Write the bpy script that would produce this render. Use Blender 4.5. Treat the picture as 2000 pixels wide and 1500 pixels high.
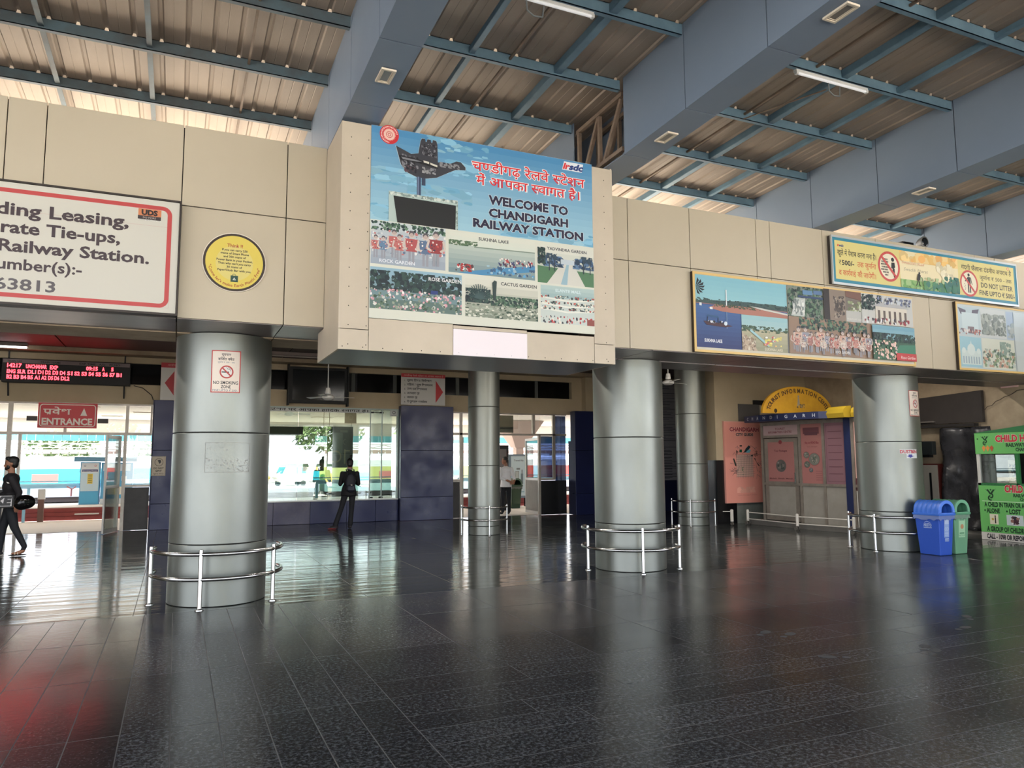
import bpy, bmesh, math, random
from math import sin, cos, pi, radians, sqrt, atan2
from mathutils import Vector, Matrix, noise

for _o in list(bpy.data.objects):
    bpy.data.objects.remove(_o)
scene = bpy.context.scene
COL = scene.collection
rnd = random.Random(7)

# ------------------------------------------------------------------ camera
def _cam():
    yaw, pitch, roll = radians(24.2), radians(5.92), radians(-0.285)
    F = Vector((sin(yaw)*cos(pitch), cos(yaw)*cos(pitch), sin(pitch)))
    R = Vector((cos(yaw), -sin(yaw), 0)); U = R.cross(F)
    R2 = R*cos(roll) + U*sin(roll); U2 = U*cos(roll) - R*sin(roll)
    cd = bpy.data.cameras.new('camera'); cd.sensor_width = 36; cd.sensor_fit = 'HORIZONTAL'
    cd.lens = 36*1455.4/2000; cd.clip_start = 0.05; cd.clip_end = 500
    o = bpy.data.objects.new('camera', cd); COL.objects.link(o)
    m = Matrix((R2, U2, -F)).transposed().to_4x4(); m.translation = Vector((0, 0, 1.6))
    o.matrix_world = m; scene.camera = o
_cam()

# ------------------------------------------------------------------ sky, sun, exposure
SKY_STRENGTH = 2.5
SUN_STRENGTH = 33.0
EXPOSURE = 0.85
FILL_W = 34.0            # power of the unseen fill tubes added to the concourse
w = bpy.data.worlds.new('sky'); scene.world = w; w.use_nodes = True
nt = w.node_tree; bg = nt.nodes['Background']
tc = nt.nodes.new('ShaderNodeTexCoord'); sx = nt.nodes.new('ShaderNodeSeparateXYZ')
cr = nt.nodes.new('ShaderNodeValToRGB')
nt.links.new(tc.outputs['Generated'], sx.inputs[0]); nt.links.new(sx.outputs['Z'], cr.inputs[0])
cr.color_ramp.elements[0].position = 0.0; cr.color_ramp.elements[0].color = (0.95, 0.96, 1.0, 1)
cr.color_ramp.elements[1].position = 1.0; cr.color_ramp.elements[1].color = (0.50, 0.68, 1.0, 1)
nt.links.new(cr.outputs[0], bg.inputs[0]); bg.inputs[1].default_value = SKY_STRENGTH
sd = bpy.data.lights.new('sun', 'SUN'); sd.energy = SUN_STRENGTH; sd.angle = radians(1.0); sd.color = (1.0, 0.93, 0.82)
so = bpy.data.objects.new('sun', sd); COL.objects.link(so)
so.location = (-8, 20, 30)
so.rotation_euler = Vector((0.25, -0.50, -0.85)).to_track_quat('-Z', 'Y').to_euler()
vs = scene.view_settings
vs.view_transform = 'Standard'; vs.look = 'None'; vs.gamma = 1.0; vs.use_curve_mapping = False
vs.exposure = EXPOSURE

# ------------------------------------------------------------------ colour and materials
def lin(c):
    c = c/255.0
    return c/12.92 if c <= 0.04045 else ((c+0.055)/1.055)**2.4
def S(r, g, b): return (lin(r), lin(g), lin(b))

MATS = {}
def mat(name, col, rough=0.6, metal=0.0, col2=None, nscale=3.0, namt=0.5, bump=0.0, bscale=40.0,
        rvar=0.0, stretch=None, emit=0.0, emitcol=None, alpha=None, spec=0.5, coat=0.0, aniso=0.0):
    if name in MATS: return MATS[name]
    m = bpy.data.materials.new(name); m.use_nodes = True; n = m.node_tree; L = n.links
    b = n.nodes['Principled BSDF']
    b.inputs['Base Color'].default_value = (*col, 1); b.inputs['Roughness'].default_value = rough
    b.inputs['Metallic'].default_value = metal; b.inputs['Specular IOR Level'].default_value = spec
    b.inputs['Coat Weight'].default_value = coat
    co = None
    if col2 or bump or rvar:
        tc = n.nodes.new('ShaderNodeTexCoord'); mp = n.nodes.new('ShaderNodeMapping')
        L.new(tc.outputs['Object'], mp.inputs[0]); co = mp.outputs[0]
        if stretch: mp.inputs['Scale'].default_value = stretch
    if col2:
        t = n.nodes.new('ShaderNodeTexNoise'); t.inputs['Scale'].default_value = nscale
        t.inputs['Detail'].default_value = 8; t.inputs['Roughness'].default_value = 0.65
        L.new(co, t.inputs['Vector'])
        r = n.nodes.new('ShaderNodeValToRGB'); h = 0.5*(1-namt)*0.6
        r.color_ramp.elements[0].position = 0.5-0.28+h*0.3; r.color_ramp.elements[1].position = 0.5+0.28
        r.color_ramp.elements[0].color = (*col, 1); r.color_ramp.elements[1].color = (*col2, 1)
        L.new(t.outputs['Fac'], r.inputs[0]); L.new(r.outputs[0], b.inputs['Base Color'])
    if rvar:
        t = n.nodes.new('ShaderNodeTexNoise'); t.inputs['Scale'].default_value = nscale*1.7
        t.inputs['Detail'].default_value = 5; L.new(co, t.inputs['Vector'])
        mr = n.nodes.new('ShaderNodeMapRange'); mr.inputs[3].default_value = max(0.02, rough-rvar)
        mr.inputs[1].default_value = 0.3; mr.inputs[2].default_value = 0.7
        mr.inputs[4].default_value = rough+rvar; L.new(t.outputs['Fac'], mr.inputs[0])
        L.new(mr.outputs[0], b.inputs['Roughness'])
    if bump:
        t = n.nodes.new('ShaderNodeTexNoise'); t.inputs['Scale'].default_value = bscale
        t.inputs['Detail'].default_value = 4; L.new(co, t.inputs['Vector'])
        bp = n.nodes.new('ShaderNodeBump'); bp.inputs['Strength'].default_value = bump
        bp.inputs['Distance'].default_value = 0.02
        L.new(t.outputs['Fac'], bp.inputs['Height']); L.new(bp.outputs[0], b.inputs['Normal'])
    if emit:
        b.inputs['Emission Color'].default_value = (*(emitcol or col), 1)
        b.inputs['Emission Strength'].default_value = emit
    MATS[name] = m
    return m

def glass_mat(name, tint, refl, rough=0.0):
    if name in MATS: return MATS[name]
    m = bpy.data.materials.new(name); m.use_nodes = True; n = m.node_tree; L = n.links
    n.nodes.remove(n.nodes['Principled BSDF']); out = n.nodes['Material Output']
    tr = n.nodes.new('ShaderNodeBsdfTransparent'); tr.inputs[0].default_value = (*tint, 1)
    gl = n.nodes.new('ShaderNodeBsdfGlossy'); gl.inputs['Roughness'].default_value = rough
    gl.inputs[0].default_value = (0.95, 1.0, 0.98, 1)
    lw = n.nodes.new('ShaderNodeLayerWeight'); lw.inputs[0].default_value = 0.35
    mr = n.nodes.new('ShaderNodeMapRange'); mr.inputs[3].default_value = refl; mr.inputs[4].default_value = 0.9
    L.new(lw.outputs['Fresnel'], mr.inputs[0])
    mx = n.nodes.new('ShaderNodeMixShader'); L.new(mr.outputs[0], mx.inputs[0])
    L.new(tr.outputs[0], mx.inputs[1]); L.new(gl.outputs[0], mx.inputs[2]); L.new(mx.outputs[0], out.inputs[0])
    MATS[name] = m
    return m

def print_mat(name='printed_ink', rough=0.45, emit=0.0):
    if name in MATS: return MATS[name]
    m = bpy.data.materials.new(name); m.use_nodes = True; n = m.node_tree; b = n.nodes['Principled BSDF']
    a = n.nodes.new('ShaderNodeAttribute'); a.attribute_name = 'Col'
    n.links.new(a.outputs['Color'], b.inputs['Base Color']); b.inputs['Roughness'].default_value = rough
    if emit:
        n.links.new(a.outputs['Color'], b.inputs['Emission Color']); b.inputs['Emission Strength'].default_value = emit
    MATS[name] = m
    return m

# ------------------------------------------------------------------ mesh builder
class MB:
    def __init__(s): s.v = []; s.f = []; s.mi = []; s.cur = 0
    def face(s, idx): s.f.append(tuple(idx)); s.mi.append(s.cur)
    def add(s, pts, faces):
        k = len(s.v); s.v += [tuple(p) for p in pts]
        for f in faces: s.face([k+i for i in f])
        return s
    def box(s, x0, y0, z0, x1, y1, z1, M=None):
        x0, x1 = min(x0, x1), max(x0, x1); y0, y1 = min(y0, y1), max(y0, y1); z0, z1 = min(z0, z1), max(z0, z1)
        p = [(x, y, z) for z in (z0, z1) for y in (y0, y1) for x in (x0, x1)]
        if M: p = [M @ Vector(q) for q in p]
        return s.add(p, [(0, 2, 3, 1), (4, 5, 7, 6), (0, 1, 5, 4), (2, 6, 7, 3), (0, 4, 6, 2), (1, 3, 7, 5)])
    def hexa(s, b, t):      # bottom quad and top quad, same order, counter-clockwise from above
        return s.add(list(b)+list(t), [(3, 2, 1, 0), (4, 5, 6, 7), (0, 1, 5, 4), (1, 2, 6, 5), (2, 3, 7, 6), (3, 0, 4, 7)])
    def bar(s, p, q, w, h=None, up=(0, 0, 1)):
        h = h or w; p, q = Vector(p), Vector(q); d = (q-p).normalized(); u = Vector(up)
        if abs(d.dot(u)) > 0.97: u = Vector((0, 1, 0))
        a = d.cross(u).normalized()*w/2; b = a.cross(d).normalized()*h/2
        k = [-a-b, a-b, a+b, -a+b]
        return s.add([p+x for x in k]+[q+x for x in k], [(0, 1, 2, 3), (7, 6, 5, 4), (0, 4, 5, 1), (1, 5, 6, 2), (2, 6, 7, 3), (3, 7, 4, 0)])
    def tube(s, pts, r, n=8, closed=False, caps=True):
        pts = [Vector(p) for p in pts]; m = len(pts); k = len(s.v)
        rs = r if isinstance(r, (list, tuple)) else [r]*m
        pa = None
        for i, p in enumerate(pts):
            a = pts[(i-1) % m] if (closed or i > 0) else p; b = pts[(i+1) % m] if (closed or i < m-1) else p
            d = (b-a).normalized()
            if pa is None:
                u = Vector((0, 0, 1)) if abs(d.z) < 0.9 else Vector((1, 0, 0)); pa = d.cross(u).normalized()
            pa = (pa - d*pa.dot(d)).normalized(); pb = d.cross(pa)
            for j in range(n):
                t = 2*pi*j/n; s.v.append(tuple(p+(pa*cos(t)+pb*sin(t))*rs[i]))
        for i in range(m if closed else m-1):
            i2 = (i+1) % m
            for j in range(n): s.face([k+i*n+j, k+i*n+(j+1) % n, k+i2*n+(j+1) % n, k+i2*n+j])
        if caps and not closed:
            s.face([k+j for j in range(n)][::-1]); s.face([k+(m-1)*n+j for j in range(n)])
        return s
    def lathe(s, prof, n=32, c=(0, 0), a0=0.0, a1=2*pi):
        k = len(s.v); full = abs(a1-a0-2*pi) < 1e-6; m = n if full else n+1
        for r, z in prof:
            for j in range(m):
                t = a0+(a1-a0)*j/n; s.v.append((c[0]+r*cos(t), c[1]+r*sin(t), z))
        for i in range(len(prof)-1):
            for j in range(n):
                j2 = (j+1) % m; s.face([k+i*m+j, k+i*m+j2, k+(i+1)*m+j2, k+(i+1)*m+j])
        return s
    def ell(s, c, r, n=16, M=None, rings=None):
        rings = rings or n//2; k = len(s.v); c = Vector(c)
        for i in range(rings+1):
            a = pi*i/rings
            for j in range(n):
                t = 2*pi*j/n; p = Vector((r[0]*sin(a)*cos(t), r[1]*sin(a)*sin(t), r[2]*cos(a)))
                if M: p = M @ p
                s.v.append(tuple(c+p))
        for i in range(rings):
            for j in range(n): s.face([k+i*n+j, k+(i+1)*n+j, k+(i+1)*n+(j+1) % n, k+i*n+(j+1) % n])
        return s
    def prism(s, poly, f0, f1):     # poly of 2D points, f0/f1 map (u,v)->3D for the two faces
        n = len(poly); a = [f0(*p) for p in poly]; b = [f1(*p) for p in poly]
        s.add(a+b, [tuple(range(n)), tuple(range(2*n-1, n-1, -1))]+[(i, i+n, (i+1) % n+n, (i+1) % n) for i in range(n)])
        return s
    def build(s, name, ms, parent=None, smooth=False, bevel=0.0, off=None, autosmooth=False):
        if not isinstance(ms, (list, tuple)): ms = [ms]
        d = Vector(off) if off is not None else (world_off(parent) if parent else Vector((0, 0, 0)))
        me = bpy.data.meshes.new(name); me.from_pydata([tuple(Vector(p)-d) for p in s.v], [], s.f)
        for m in ms: me.materials.append(m)
        me.polygons.foreach_set('material_index', s.mi)
        me.validate()
        bm = bmesh.new(); bm.from_mesh(me); bmesh.ops.recalc_face_normals(bm, faces=bm.faces); bm.to_mesh(me); bm.free()
        if smooth:
            me.polygons.foreach_set('use_smooth', [True]*len(me.polygons))
            me.set_sharp_from_angle(angle=radians(40))
        me.update()
        o = bpy.data.objects.new(name, me); COL.objects.link(o)
        if parent: o.parent = parent
        if bevel:
            b = o.modifiers.new('bevel', 'BEVEL'); b.width = bevel; b.segments = 2; b.limit_method = 'ANGLE'
        return o

def world_off(o):
    d = Vector((0, 0, 0))
    while o is not None: d += o.location; o = o.parent
    return d
def tag(o, label=None, cat=None, group=None, kind=None):
    if label: o['label'] = label
    if cat: o['category'] = cat
    if group: o['group'] = group
    if kind: o['kind'] = kind
    return o
def thing(name, label, cat, loc=(0, 0, 0), group=None, rz=0.0):
    o = bpy.data.objects.new(name, None); COL.objects.link(o); o.location = loc; o.rotation_euler = (0, 0, rz)
    o.empty_display_size = 0.2
    return tag(o, label, cat, group)
def struct(name, mb, m, parent=None, **k):
    o = mb.build(name, m, parent, **k)
    if parent is None: o['kind'] = 'structure'
    return o
def structroot(name, loc=(0, 0, 0)):
    o = bpy.data.objects.new(name, None); COL.objects.link(o); o.location = loc; o['kind'] = 'structure'
    return o
def dup(root, loc, label=None, group=None, rz=None):
    r = root.copy(); COL.objects.link(r); r.location = loc
    if rz is not None: r.rotation_euler = (0, 0, rz)
    if label: r['label'] = label
    if group: r['group'] = group
    for ch in list(root.children):
        c = ch.copy(); COL.objects.link(c); c.parent = r
        for g in list(ch.children):
            d = g.copy(); COL.objects.link(d); d.parent = c
    return r

# ------------------------------------------------------------------ lettering
_TC = {}
def glyphs(s, bold=0.0, res=2):
    key = (s, bold, res)
    if key in _TC: return _TC[key]
    c = bpy.data.curves.new('t', 'FONT'); c.body = s; c.size = 1; c.resolution_u = res; c.offset = bold
    o = bpy.data.objects.new('t', c); COL.objects.link(o)
    dg = bpy.context.evaluated_depsgraph_get(); e = o.evaluated_get(dg); m = e.to_mesh()
    P = [[(m.vertices[i].co.x, m.vertices[i].co.y) for i in p.vertices] for p in m.polygons]
    e.to_mesh_clear(); bpy.data.objects.remove(o); bpy.data.curves.remove(c)
    _TC[key] = P
    return P
def _xmax(P): return max(x for q in P for x, y in q) if P else 0.26
def _clipx(P, xm):
    out = []
    for q in P:
        r = []
        for i in range(len(q)):
            a, b = q[i-1], q[i]
            if (a[0] <= xm) != (b[0] <= xm):
                t = (xm-a[0])/(b[0]-a[0]); r.append((xm, a[1]+t*(b[1]-a[1])))
            if b[0] <= xm: r.append(b)
        if len(r) > 2: out.append(r)
    return out
_MARKS = set('ािीुूृेैोौंँ़ः')
def deva(s, bold=0.0):
    """Devanagari line: vowel sign reordering, half letters, reph and subscript ra, laid out letter by letter."""
    out = []; x = 0.0; i = 0; n = len(s)
    def put(P, dx, dy=0.0): out.extend([[(a+dx, b+dy) for a, b in q] for q in P])
    isC = lambda c: '\u0915' <= c <= '\u0939'
    while i < n:
        c = s[i]
        if c == ' ': x += 0.30; i += 1; continue
        if isC(c):
            cl = [c]; nuk = False; reph = False; rakar = False; i += 1
            while i < n and (s[i] == '\u093c' or (s[i] == '\u094d' and i+1 < n and isC(s[i+1]))):
                if s[i] == '\u093c': nuk = True; i += 1
                else: cl.append(s[i+1]); i += 2
            if cl[0] == 'र' and len(cl) > 1: reph = True; cl = cl[1:]
            if len(cl) > 1 and cl[-1] == 'र': rakar = True; cl = cl[:-1]
            if i < n and s[i] == 'ि':
                P = glyphs('ि', bold); put([q for q in P], x); x += 0.255; pre = True; i += 1
            for k, h in enumerate(cl):
                P = glyphs(h, bold); wd = _xmax(P)-bold
                if k < len(cl)-1:
                    wd2 = wd-(0.17 if h != 'क' else 0.30); put(_clipx(P, wd2), x); x += wd2
                else: put(P, x); x += wd
            if nuk: put(glyphs('़', bold), x)
            if rakar: put([[(x-0.36, 0.03), (x-0.30, -0.03), (x-0.10, 0.20), (x-0.16, 0.24)]], 0)
            rp = reph
            while i < n and s[i] in _MARKS:
                P = glyphs(s[i], bold); put(P, x)
                if s[i] in 'ाीोौ': x += 0.26
                i += 1
            if rp: put([[(-a-0.28, b) for a, b in q] for q in glyphs('े', bold)], x)
        else:
            P = glyphs(c, bold); put(P, x); x += (_xmax(P)+0.06 if P else 0.26); i += 1
    return out
class Art:
    """flat printing, laid out in metres in its own plane, every later shape a hair in front of the earlier"""
    def __init__(s, gap=0.0005): s.p = []; s.layer = 0; s.gap = gap
    def up(s): s.layer += 1
    def poly(s, pts, col, up=True):
        if up: s.layer += 1
        s.p.append((s.layer, [tuple(q) for q in pts], col)); return s
    def rect(s, x0, z0, x1, z1, col, up=True): return s.poly([(x0, z0), (x1, z0), (x1, z1), (x0, z1)], col, up)
    def circ(s, cx, cz, r, col, n=28, up=True, rz=None):
        rz = rz or r
        return s.poly([(cx+r*cos(2*pi*i/n), cz+rz*sin(2*pi*i/n)) for i in range(n)], col, up)
    def ring(s, cx, cz, r0, r1, col, n=32, a0=0, a1=2*pi):
        s.layer += 1
        for i in range(n):
            a, b = a0+(a1-a0)*i/n, a0+(a1-a0)*(i+1)/n
            s.p.append((s.layer, [(cx+r0*cos(a), cz+r0*sin(a)), (cx+r1*cos(a), cz+r1*sin(a)), (cx+r1*cos(b), cz+r1*sin(b)), (cx+r0*cos(b), cz+r0*sin(b))], col))
        return s
    def line(s, pts, w, col, up=True):
        if up: s.layer += 1
        for a, b in zip(pts, pts[1:]):
            d = Vector(b)-Vector(a)
            if d.length < 1e-6: continue
            n = Vector((-d.y, d.x)).normalized()*w/2
            a, b = Vector(a), Vector(b)
            s.p.append((s.layer, [tuple(a+n), tuple(a-n), tuple(b-n), tuple(b+n)], col))
        return s
    def frame(s, x0, z0, x1, z1, w, col, rad=0.0):
        if rad <= 0:
            s.layer += 1
            for r in ((x0, z0, x1, z0+w), (x0, z1-w, x1, z1), (x0, z0+w, x0+w, z1-w), (x1-w, z0+w, x1, z1-w)): s.rect(*r, col, up=False)
            return s
        s.layer += 1
        for r in ((x0+rad, z0, x1-rad, z0+w), (x0+rad, z1-w, x1-rad, z1), (x0, z0+rad, x0+w, z1-rad), (x1-w, z0+rad, x1, z1-rad)): s.rect(*r, col, up=False)
        l = s.layer
        for cx, cz, a in ((x1-rad, z1-rad, 0), (x0+rad, z1-rad, pi/2), (x0+rad, z0+rad, pi), (x1-rad, z0+rad, 1.5*pi)):
            s.ring(cx, cz, rad-w, rad, col, 6, a, a+pi/2)
        return s
    def text(s, t, x, z, h, col, x1=None, align='l', bold=0.0, slant=0.0, hindi=False, outline=None, ow=0.03, sx=1.0, arc=None):
        """h = cap height; x1 = right end to stretch to; z = baseline"""
        for c, bo in (([(outline, bold+ow)] if outline else [])+[(col, bold)]):
            P = deva(t, bo) if hindi else glyphs(t, bo)
            P0 = P if bo == bold else (deva(t, bold) if hindi else glyphs(t, bold))
            if not P: return s
            xs = [a for q in P0 for a, b in q]; xa, xb = min(xs), max(xs)
            k = h/(0.70 if not hindi else 0.64); kx = k*sx
            if x1 is not None: kx = (x1-x)/(xb-xa)
            wdt = (xb-xa)*kx; ox = x if align == 'l' or x1 is not None else (x-wdt/2 if align == 'c' else x-wdt)
            s.layer += 1
            for q in P:
                pts = [((a-xa)*kx+ox+slant*b*k, b*k+z) for a, b in q]
                if arc:
                    cx, cz, R, sgn = arc
                    pts = [(cx+(R+sgn*(pz-z))*cos(pi/2*sgn-(px-cx)/R*sgn), cz+(R+sgn*(pz-z))*sin(pi/2*sgn-(px-cx)/R*sgn)) for px, pz in pts]
                s.p.append((s.layer, pts, c))
        return s
    def rtext(s, t, xr, z, h, col, ref, refw, bold=0.0):
        '''right aligned text scaled so that the part `ref` is refw wide'''
        P = glyphs(ref, bold); R = glyphs(t, bold); wd = lambda Q: max(a for q in Q for a, b in q)-min(a for q in Q for a, b in q)
        return s.text(t, xr-wd(R)*refw/wd(P), z, h, col, x1=xr, bold=bold)
    def blobs(s, x0, z0, x1, z1, n, cols, sz, up=True, k=6, aspect=1.0, seed=None):
        r = random.Random(seed if seed is not None else len(s.p)); s.layer += 1
        for i in range(n):
            q = sz*(0.5+r.random()); cx = r.uniform(x0, x1); cz = r.uniform(z0, z1)
            s.layer += 1
            a0 = r.random()*6
            pts = []
            for j in range(k):
                rr = q*(0.55+0.45*r.random()); a = a0+2*pi*j/k
                pts.append((min(max(cx+rr*cos(a), x0), x1), min(max(cz+rr*sin(a)*aspect, z0), z1)))
            c = cols[r.randrange(len(cols))]; f = 0.85+0.3*r.random()
            s.p.append((s.layer, pts, tuple(min(1, v*f) for v in c)))
        return s
    def grad(s, x0, z0, x1, z1, c0, c1, n=8):
        s.layer += 1
        for i in range(n):
            a = z0+(z1-z0)*i/n; b = z0+(z1-z0)*(i+1)/n; t = (i+0.5)/n
            s.p.append((s.layer, [(x0, a), (x1, a), (x1, b), (x0, b)], tuple(p+(q-p)*t for p, q in zip(c0, c1))))
        return s
    def build(s, name, parent, f, m=None, base=0.001, off=None):
        """f(u, v, off) -> world point, off = distance in front of the plane"""
        m = m or print_mat(); V = []; F = []; C = []
        # stack only what really overlaps: each group of shapes lies one step above what it covers
        us = [a for _, q, _ in s.p for a, b in q]; ws = [b for _, q, _ in s.p for a, b in q]
        u0, w0 = min(us), min(ws); cs = max(max(us)-u0, max(ws)-w0, 1e-6)/220; G = {}; lv = {}; groups = {}
        for i_, (l, q, _) in enumerate(s.p): groups.setdefault(l, []).append(q)
        for l in sorted(groups):
            cells = set()
            for q in groups[l]:
                ax = [a for a, b in q]; bx = [b for a, b in q]
                for gi in range(int((min(ax)-u0)/cs), int((max(ax)-u0)/cs)+1):
                    for gj in range(int((min(bx)-w0)/cs), int((max(bx)-w0)/cs)+1): cells.add((gi, gj))
            d_ = 1+max((G.get(c_, 0) for c_ in cells), default=0); lv[l] = d_
            for c_ in cells: G[c_] = d_
        for ii, (l, pts, col) in enumerate(s.p):
            o = base+lv[l]*s.gap+((ii*0.61803) % 1.0)*s.gap*0.6; k = len(V); V += [f(a, b, o) for a, b in pts]; F.append(tuple(range(k, k+len(pts)))); C += [col]*len(pts)
        d = Vector(off) if off else (world_off(parent) if parent else Vector((0, 0, 0)))
        me = bpy.data.meshes.new(name); me.from_pydata([tuple(Vector(p)-d) for p in V], [], F)
        ca = me.color_attributes.new('Col', 'FLOAT_COLOR', 'CORNER')
        li = 0; buf = []
        for c in C: buf += [c[0], c[1], c[2], 1.0]
        ca.data.foreach_set('color', buf)
        me.materials.append(m); me.update()
        o = bpy.data.objects.new(name, me); COL.objects.link(o)
        if parent: o.parent = parent
        return o
def fY(x0, y, z0): return lambda u, v, o: (x0+u, y-o, z0+v)          # plane facing the hall (-Y)
def fX(x, y0, z0): return lambda u, v, o: (x-o, y0-u, z0+v)          # plane facing -X, u runs towards the viewer
def fcyl(cx, cy, r, ang0, z0): return lambda u, v, o: (cx+(r+o)*cos(ang0+u/r), cy+(r+o)*sin(ang0+u/r), z0+v)

# ------------------------------------------------------------------ shared materials
BEIGE = mat('beige_composite_panel', S(200, 188, 164), 0.5, 0.12, S(192, 180, 156), 0.7, 0.5, rvar=0.06)
BEIGE2 = mat('scuffed_beige_sheet', S(204, 190, 168), 0.5, 0.1, S(188, 175, 154), 1.6, 0.5)
BLUEGREY = mat('blue_grey_composite_panel', S(130, 143, 158), 0.48, 0.10, S(121, 134, 149), 0.5, 0.5, rvar=0.05)
DARKGAP = mat('dark_joint', S(26, 22, 20), 0.9)
STEEL = mat('brushed_steel_cladding', S(143, 147, 141), 0.40, 0.8, S(133, 137, 132), 1.3, 0.5, bump=0.02, bscale=2.0, rvar=0.05, stretch=(1, 1, 0.5))
CHROME = mat('polished_steel_tube', S(182, 182, 180), 0.20, 1.0)
ROOFM = mat('galvanised_roof_sheet', S(172, 156, 140), 0.6, 0.2, S(152, 137, 122), 1.2, 0.5, stretch=(1.5, 0.4, 1), bump=0.05, bscale=60)
PURL = mat('worn_blue_steel', S(92, 116, 126), 0.6, 0.0, S(74, 68, 62), 2.2, 0.5)
PURLB = mat('pale_blue_steel', S(120, 152, 168), 0.55, 0.0, S(86, 112, 128), 2.5, 0.5)
RUSTY = mat('dusty_brown_steel', S(150, 130, 110), 0.7, 0.1, S(110, 90, 75), 6.0, 0.5)
WHITE = mat('white_enamel', S(228, 226, 220), 0.4)
BLACK = mat('black_gloss', S(16, 16, 18), 0.25)
BLACKM = mat('black_matt', S(22, 22, 23), 0.6)
ALU = mat('aluminium_frame', S(168, 162, 152), 0.4, 0.6, S(140, 132, 122), 4.0, 0.5)
WALLP = mat('yellowed_wall_paint', S(190, 174, 145), 0.75, 0, S(172, 156, 127), 0.8, 0.5, bump=0.03, bscale=8)
WALLD = mat('dirty_wall_paint', S(186, 168, 140), 0.8, 0, S(138, 120, 98), 1.5, 0.5, bump=0.05, bscale=6)
BLUEP = mat('scuffed_navy_panel', S(22, 31, 78), 0.35, 0.0, S(34, 43, 90), 1.3, 0.5, rvar=0.12, bump=0.02, bscale=4)
BLUEW = mat('worn_navy_panel', S(58, 60, 94), 0.4, 0.0, S(108, 104, 118), 1.8, 0.5, rvar=0.1)
DARKBLUE = mat('dark_navy_panel', S(24, 30, 66), 0.3, 0.1, S(30, 38, 78), 1.0, 0.5)
CONC = mat('pale_concrete', S(205, 200, 190), 0.8, 0, S(180, 174, 164), 1.0, 0.5)
PINK = mat('pink_laminate', S(222, 158, 146), 0.5)
REDS = mat('sign_red', S(178, 28, 36), 0.4)
YEL = mat('aged_yellow_sign', S(210, 160, 40), 0.6, 0, S(180, 130, 30), 3, 0.5)
GREYB = mat('grey_laminate', S(150, 146, 138), 0.6, 0, S(132, 128, 120), 3, 0.5)
CLEAR = glass_mat('clear_glass', (0.96, 0.98, 0.97), 0.04)
GREEN_GLASS = glass_mat('greenish_reflecting_glass', (0.62, 0.70, 0.66), 0.20)
DARKGLASS = mat('dark_glass', S(18, 18, 18), 0.08)
# ------------------------------------------------------------------ floor
def granite(name, c0, c1, r0, r1, bump, bscale, stretch, speck, spots=0.0):
    m = bpy.data.materials.new(name); m.use_nodes = True; n = m.node_tree; L = n.links; b = n.nodes['Principled BSDF']
    g = n.nodes.new('ShaderNodeNewGeometry'); mp = n.nodes.new('ShaderNodeMapping'); L.new(g.outputs['Position'], mp.inputs[0])
    mp.inputs['Scale'].default_value = stretch
    t = n.nodes.new('ShaderNodeTexNoise'); t.inputs['Scale'].default_value = speck; t.inputs['Detail'].default_value = 6
    t.inputs['Roughness'].default_value = 0.8; L.new(g.outputs['Position'], t.inputs['Vector'])
    r = n.nodes.new('ShaderNodeValToRGB'); e = r.color_ramp.elements
    e[0].position = 0.44; e[0].color = (*c0, 1); e[1].position = 0.66; e[1].color = (*c1, 1)
    L.new(t.outputs['Fac'], r.inputs[0])
    oi = n.nodes.new('ShaderNodeObjectInfo'); mr0 = n.nodes.new('ShaderNodeMapRange')
    mr0.inputs[3].default_value = 0.8; mr0.inputs[4].default_value = 1.2; L.new(oi.outputs['Random'], mr0.inputs[0])
    mm = n.nodes.new('ShaderNodeMix'); mm.data_type = 'RGBA'; mm.blend_type = 'MULTIPLY'; mm.inputs[0].default_value = 1.0
    L.new(r.outputs[0], mm.inputs[6]); L.new(mr0.outputs[0], mm.inputs[7]); L.new(mm.outputs[2], b.inputs['Base Color'])
    t2 = n.nodes.new('ShaderNodeTexNoise'); t2.inputs['Scale'].default_value = 1.1; t2.inputs['Detail'].default_value = 6
    L.new(g.outputs['Position'], t2.inputs['Vector'])
    mr = n.nodes.new('ShaderNodeMapRange'); mr.inputs[1].default_value = 0.3; mr.inputs[2].default_value = 0.7
    mr.inputs[3].default_value = r0; mr.inputs[4].default_value = r1; L.new(t2.outputs['Fac'], mr.inputs[0])
    L.new(mr.outputs[0], b.inputs['Roughness'])
    t3 = n.nodes.new('ShaderNodeTexNoise'); t3.inputs['Scale'].default_value = bscale; t3.inputs['Detail'].default_value = 3
    L.new(mp.outputs[0], t3.inputs['Vector'])
    bp = n.nodes.new('ShaderNodeBump'); bp.inputs['Strength'].default_value = bump; bp.inputs['Distance'].default_value = 0.01
    L.new(t3.outputs['Fac'], bp.inputs['Height']); L.new(bp.outputs[0], b.inputs['Normal'])
    b.inputs['Specular IOR Level'].default_value = 0.5
    MATS[name] = m
    return m
GR_ROUGH = granite('flamed_black_granite', (0.015, 0.017, 0.020), (0.18, 0.188, 0.20), 0.15, 0.25, 0.08, 22, (1, 1, 1), 38)
GR_MID = granite('smooth_black_granite', (0.016, 0.017, 0.019), (0.12, 0.12, 0.125), 0.13, 0.21, 0.06, 14, (1, 1, 1), 55)
GR_POL = granite('polished_black_granite', (0.035, 0.040, 0.040), (0.085, 0.092, 0.09), 0.07, 0.15, 0.75, 2.0, (0.3, 2.4, 1), 30)
JOINT = mat('pale_floor_joint', S(104, 103, 101), 0.8)

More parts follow.
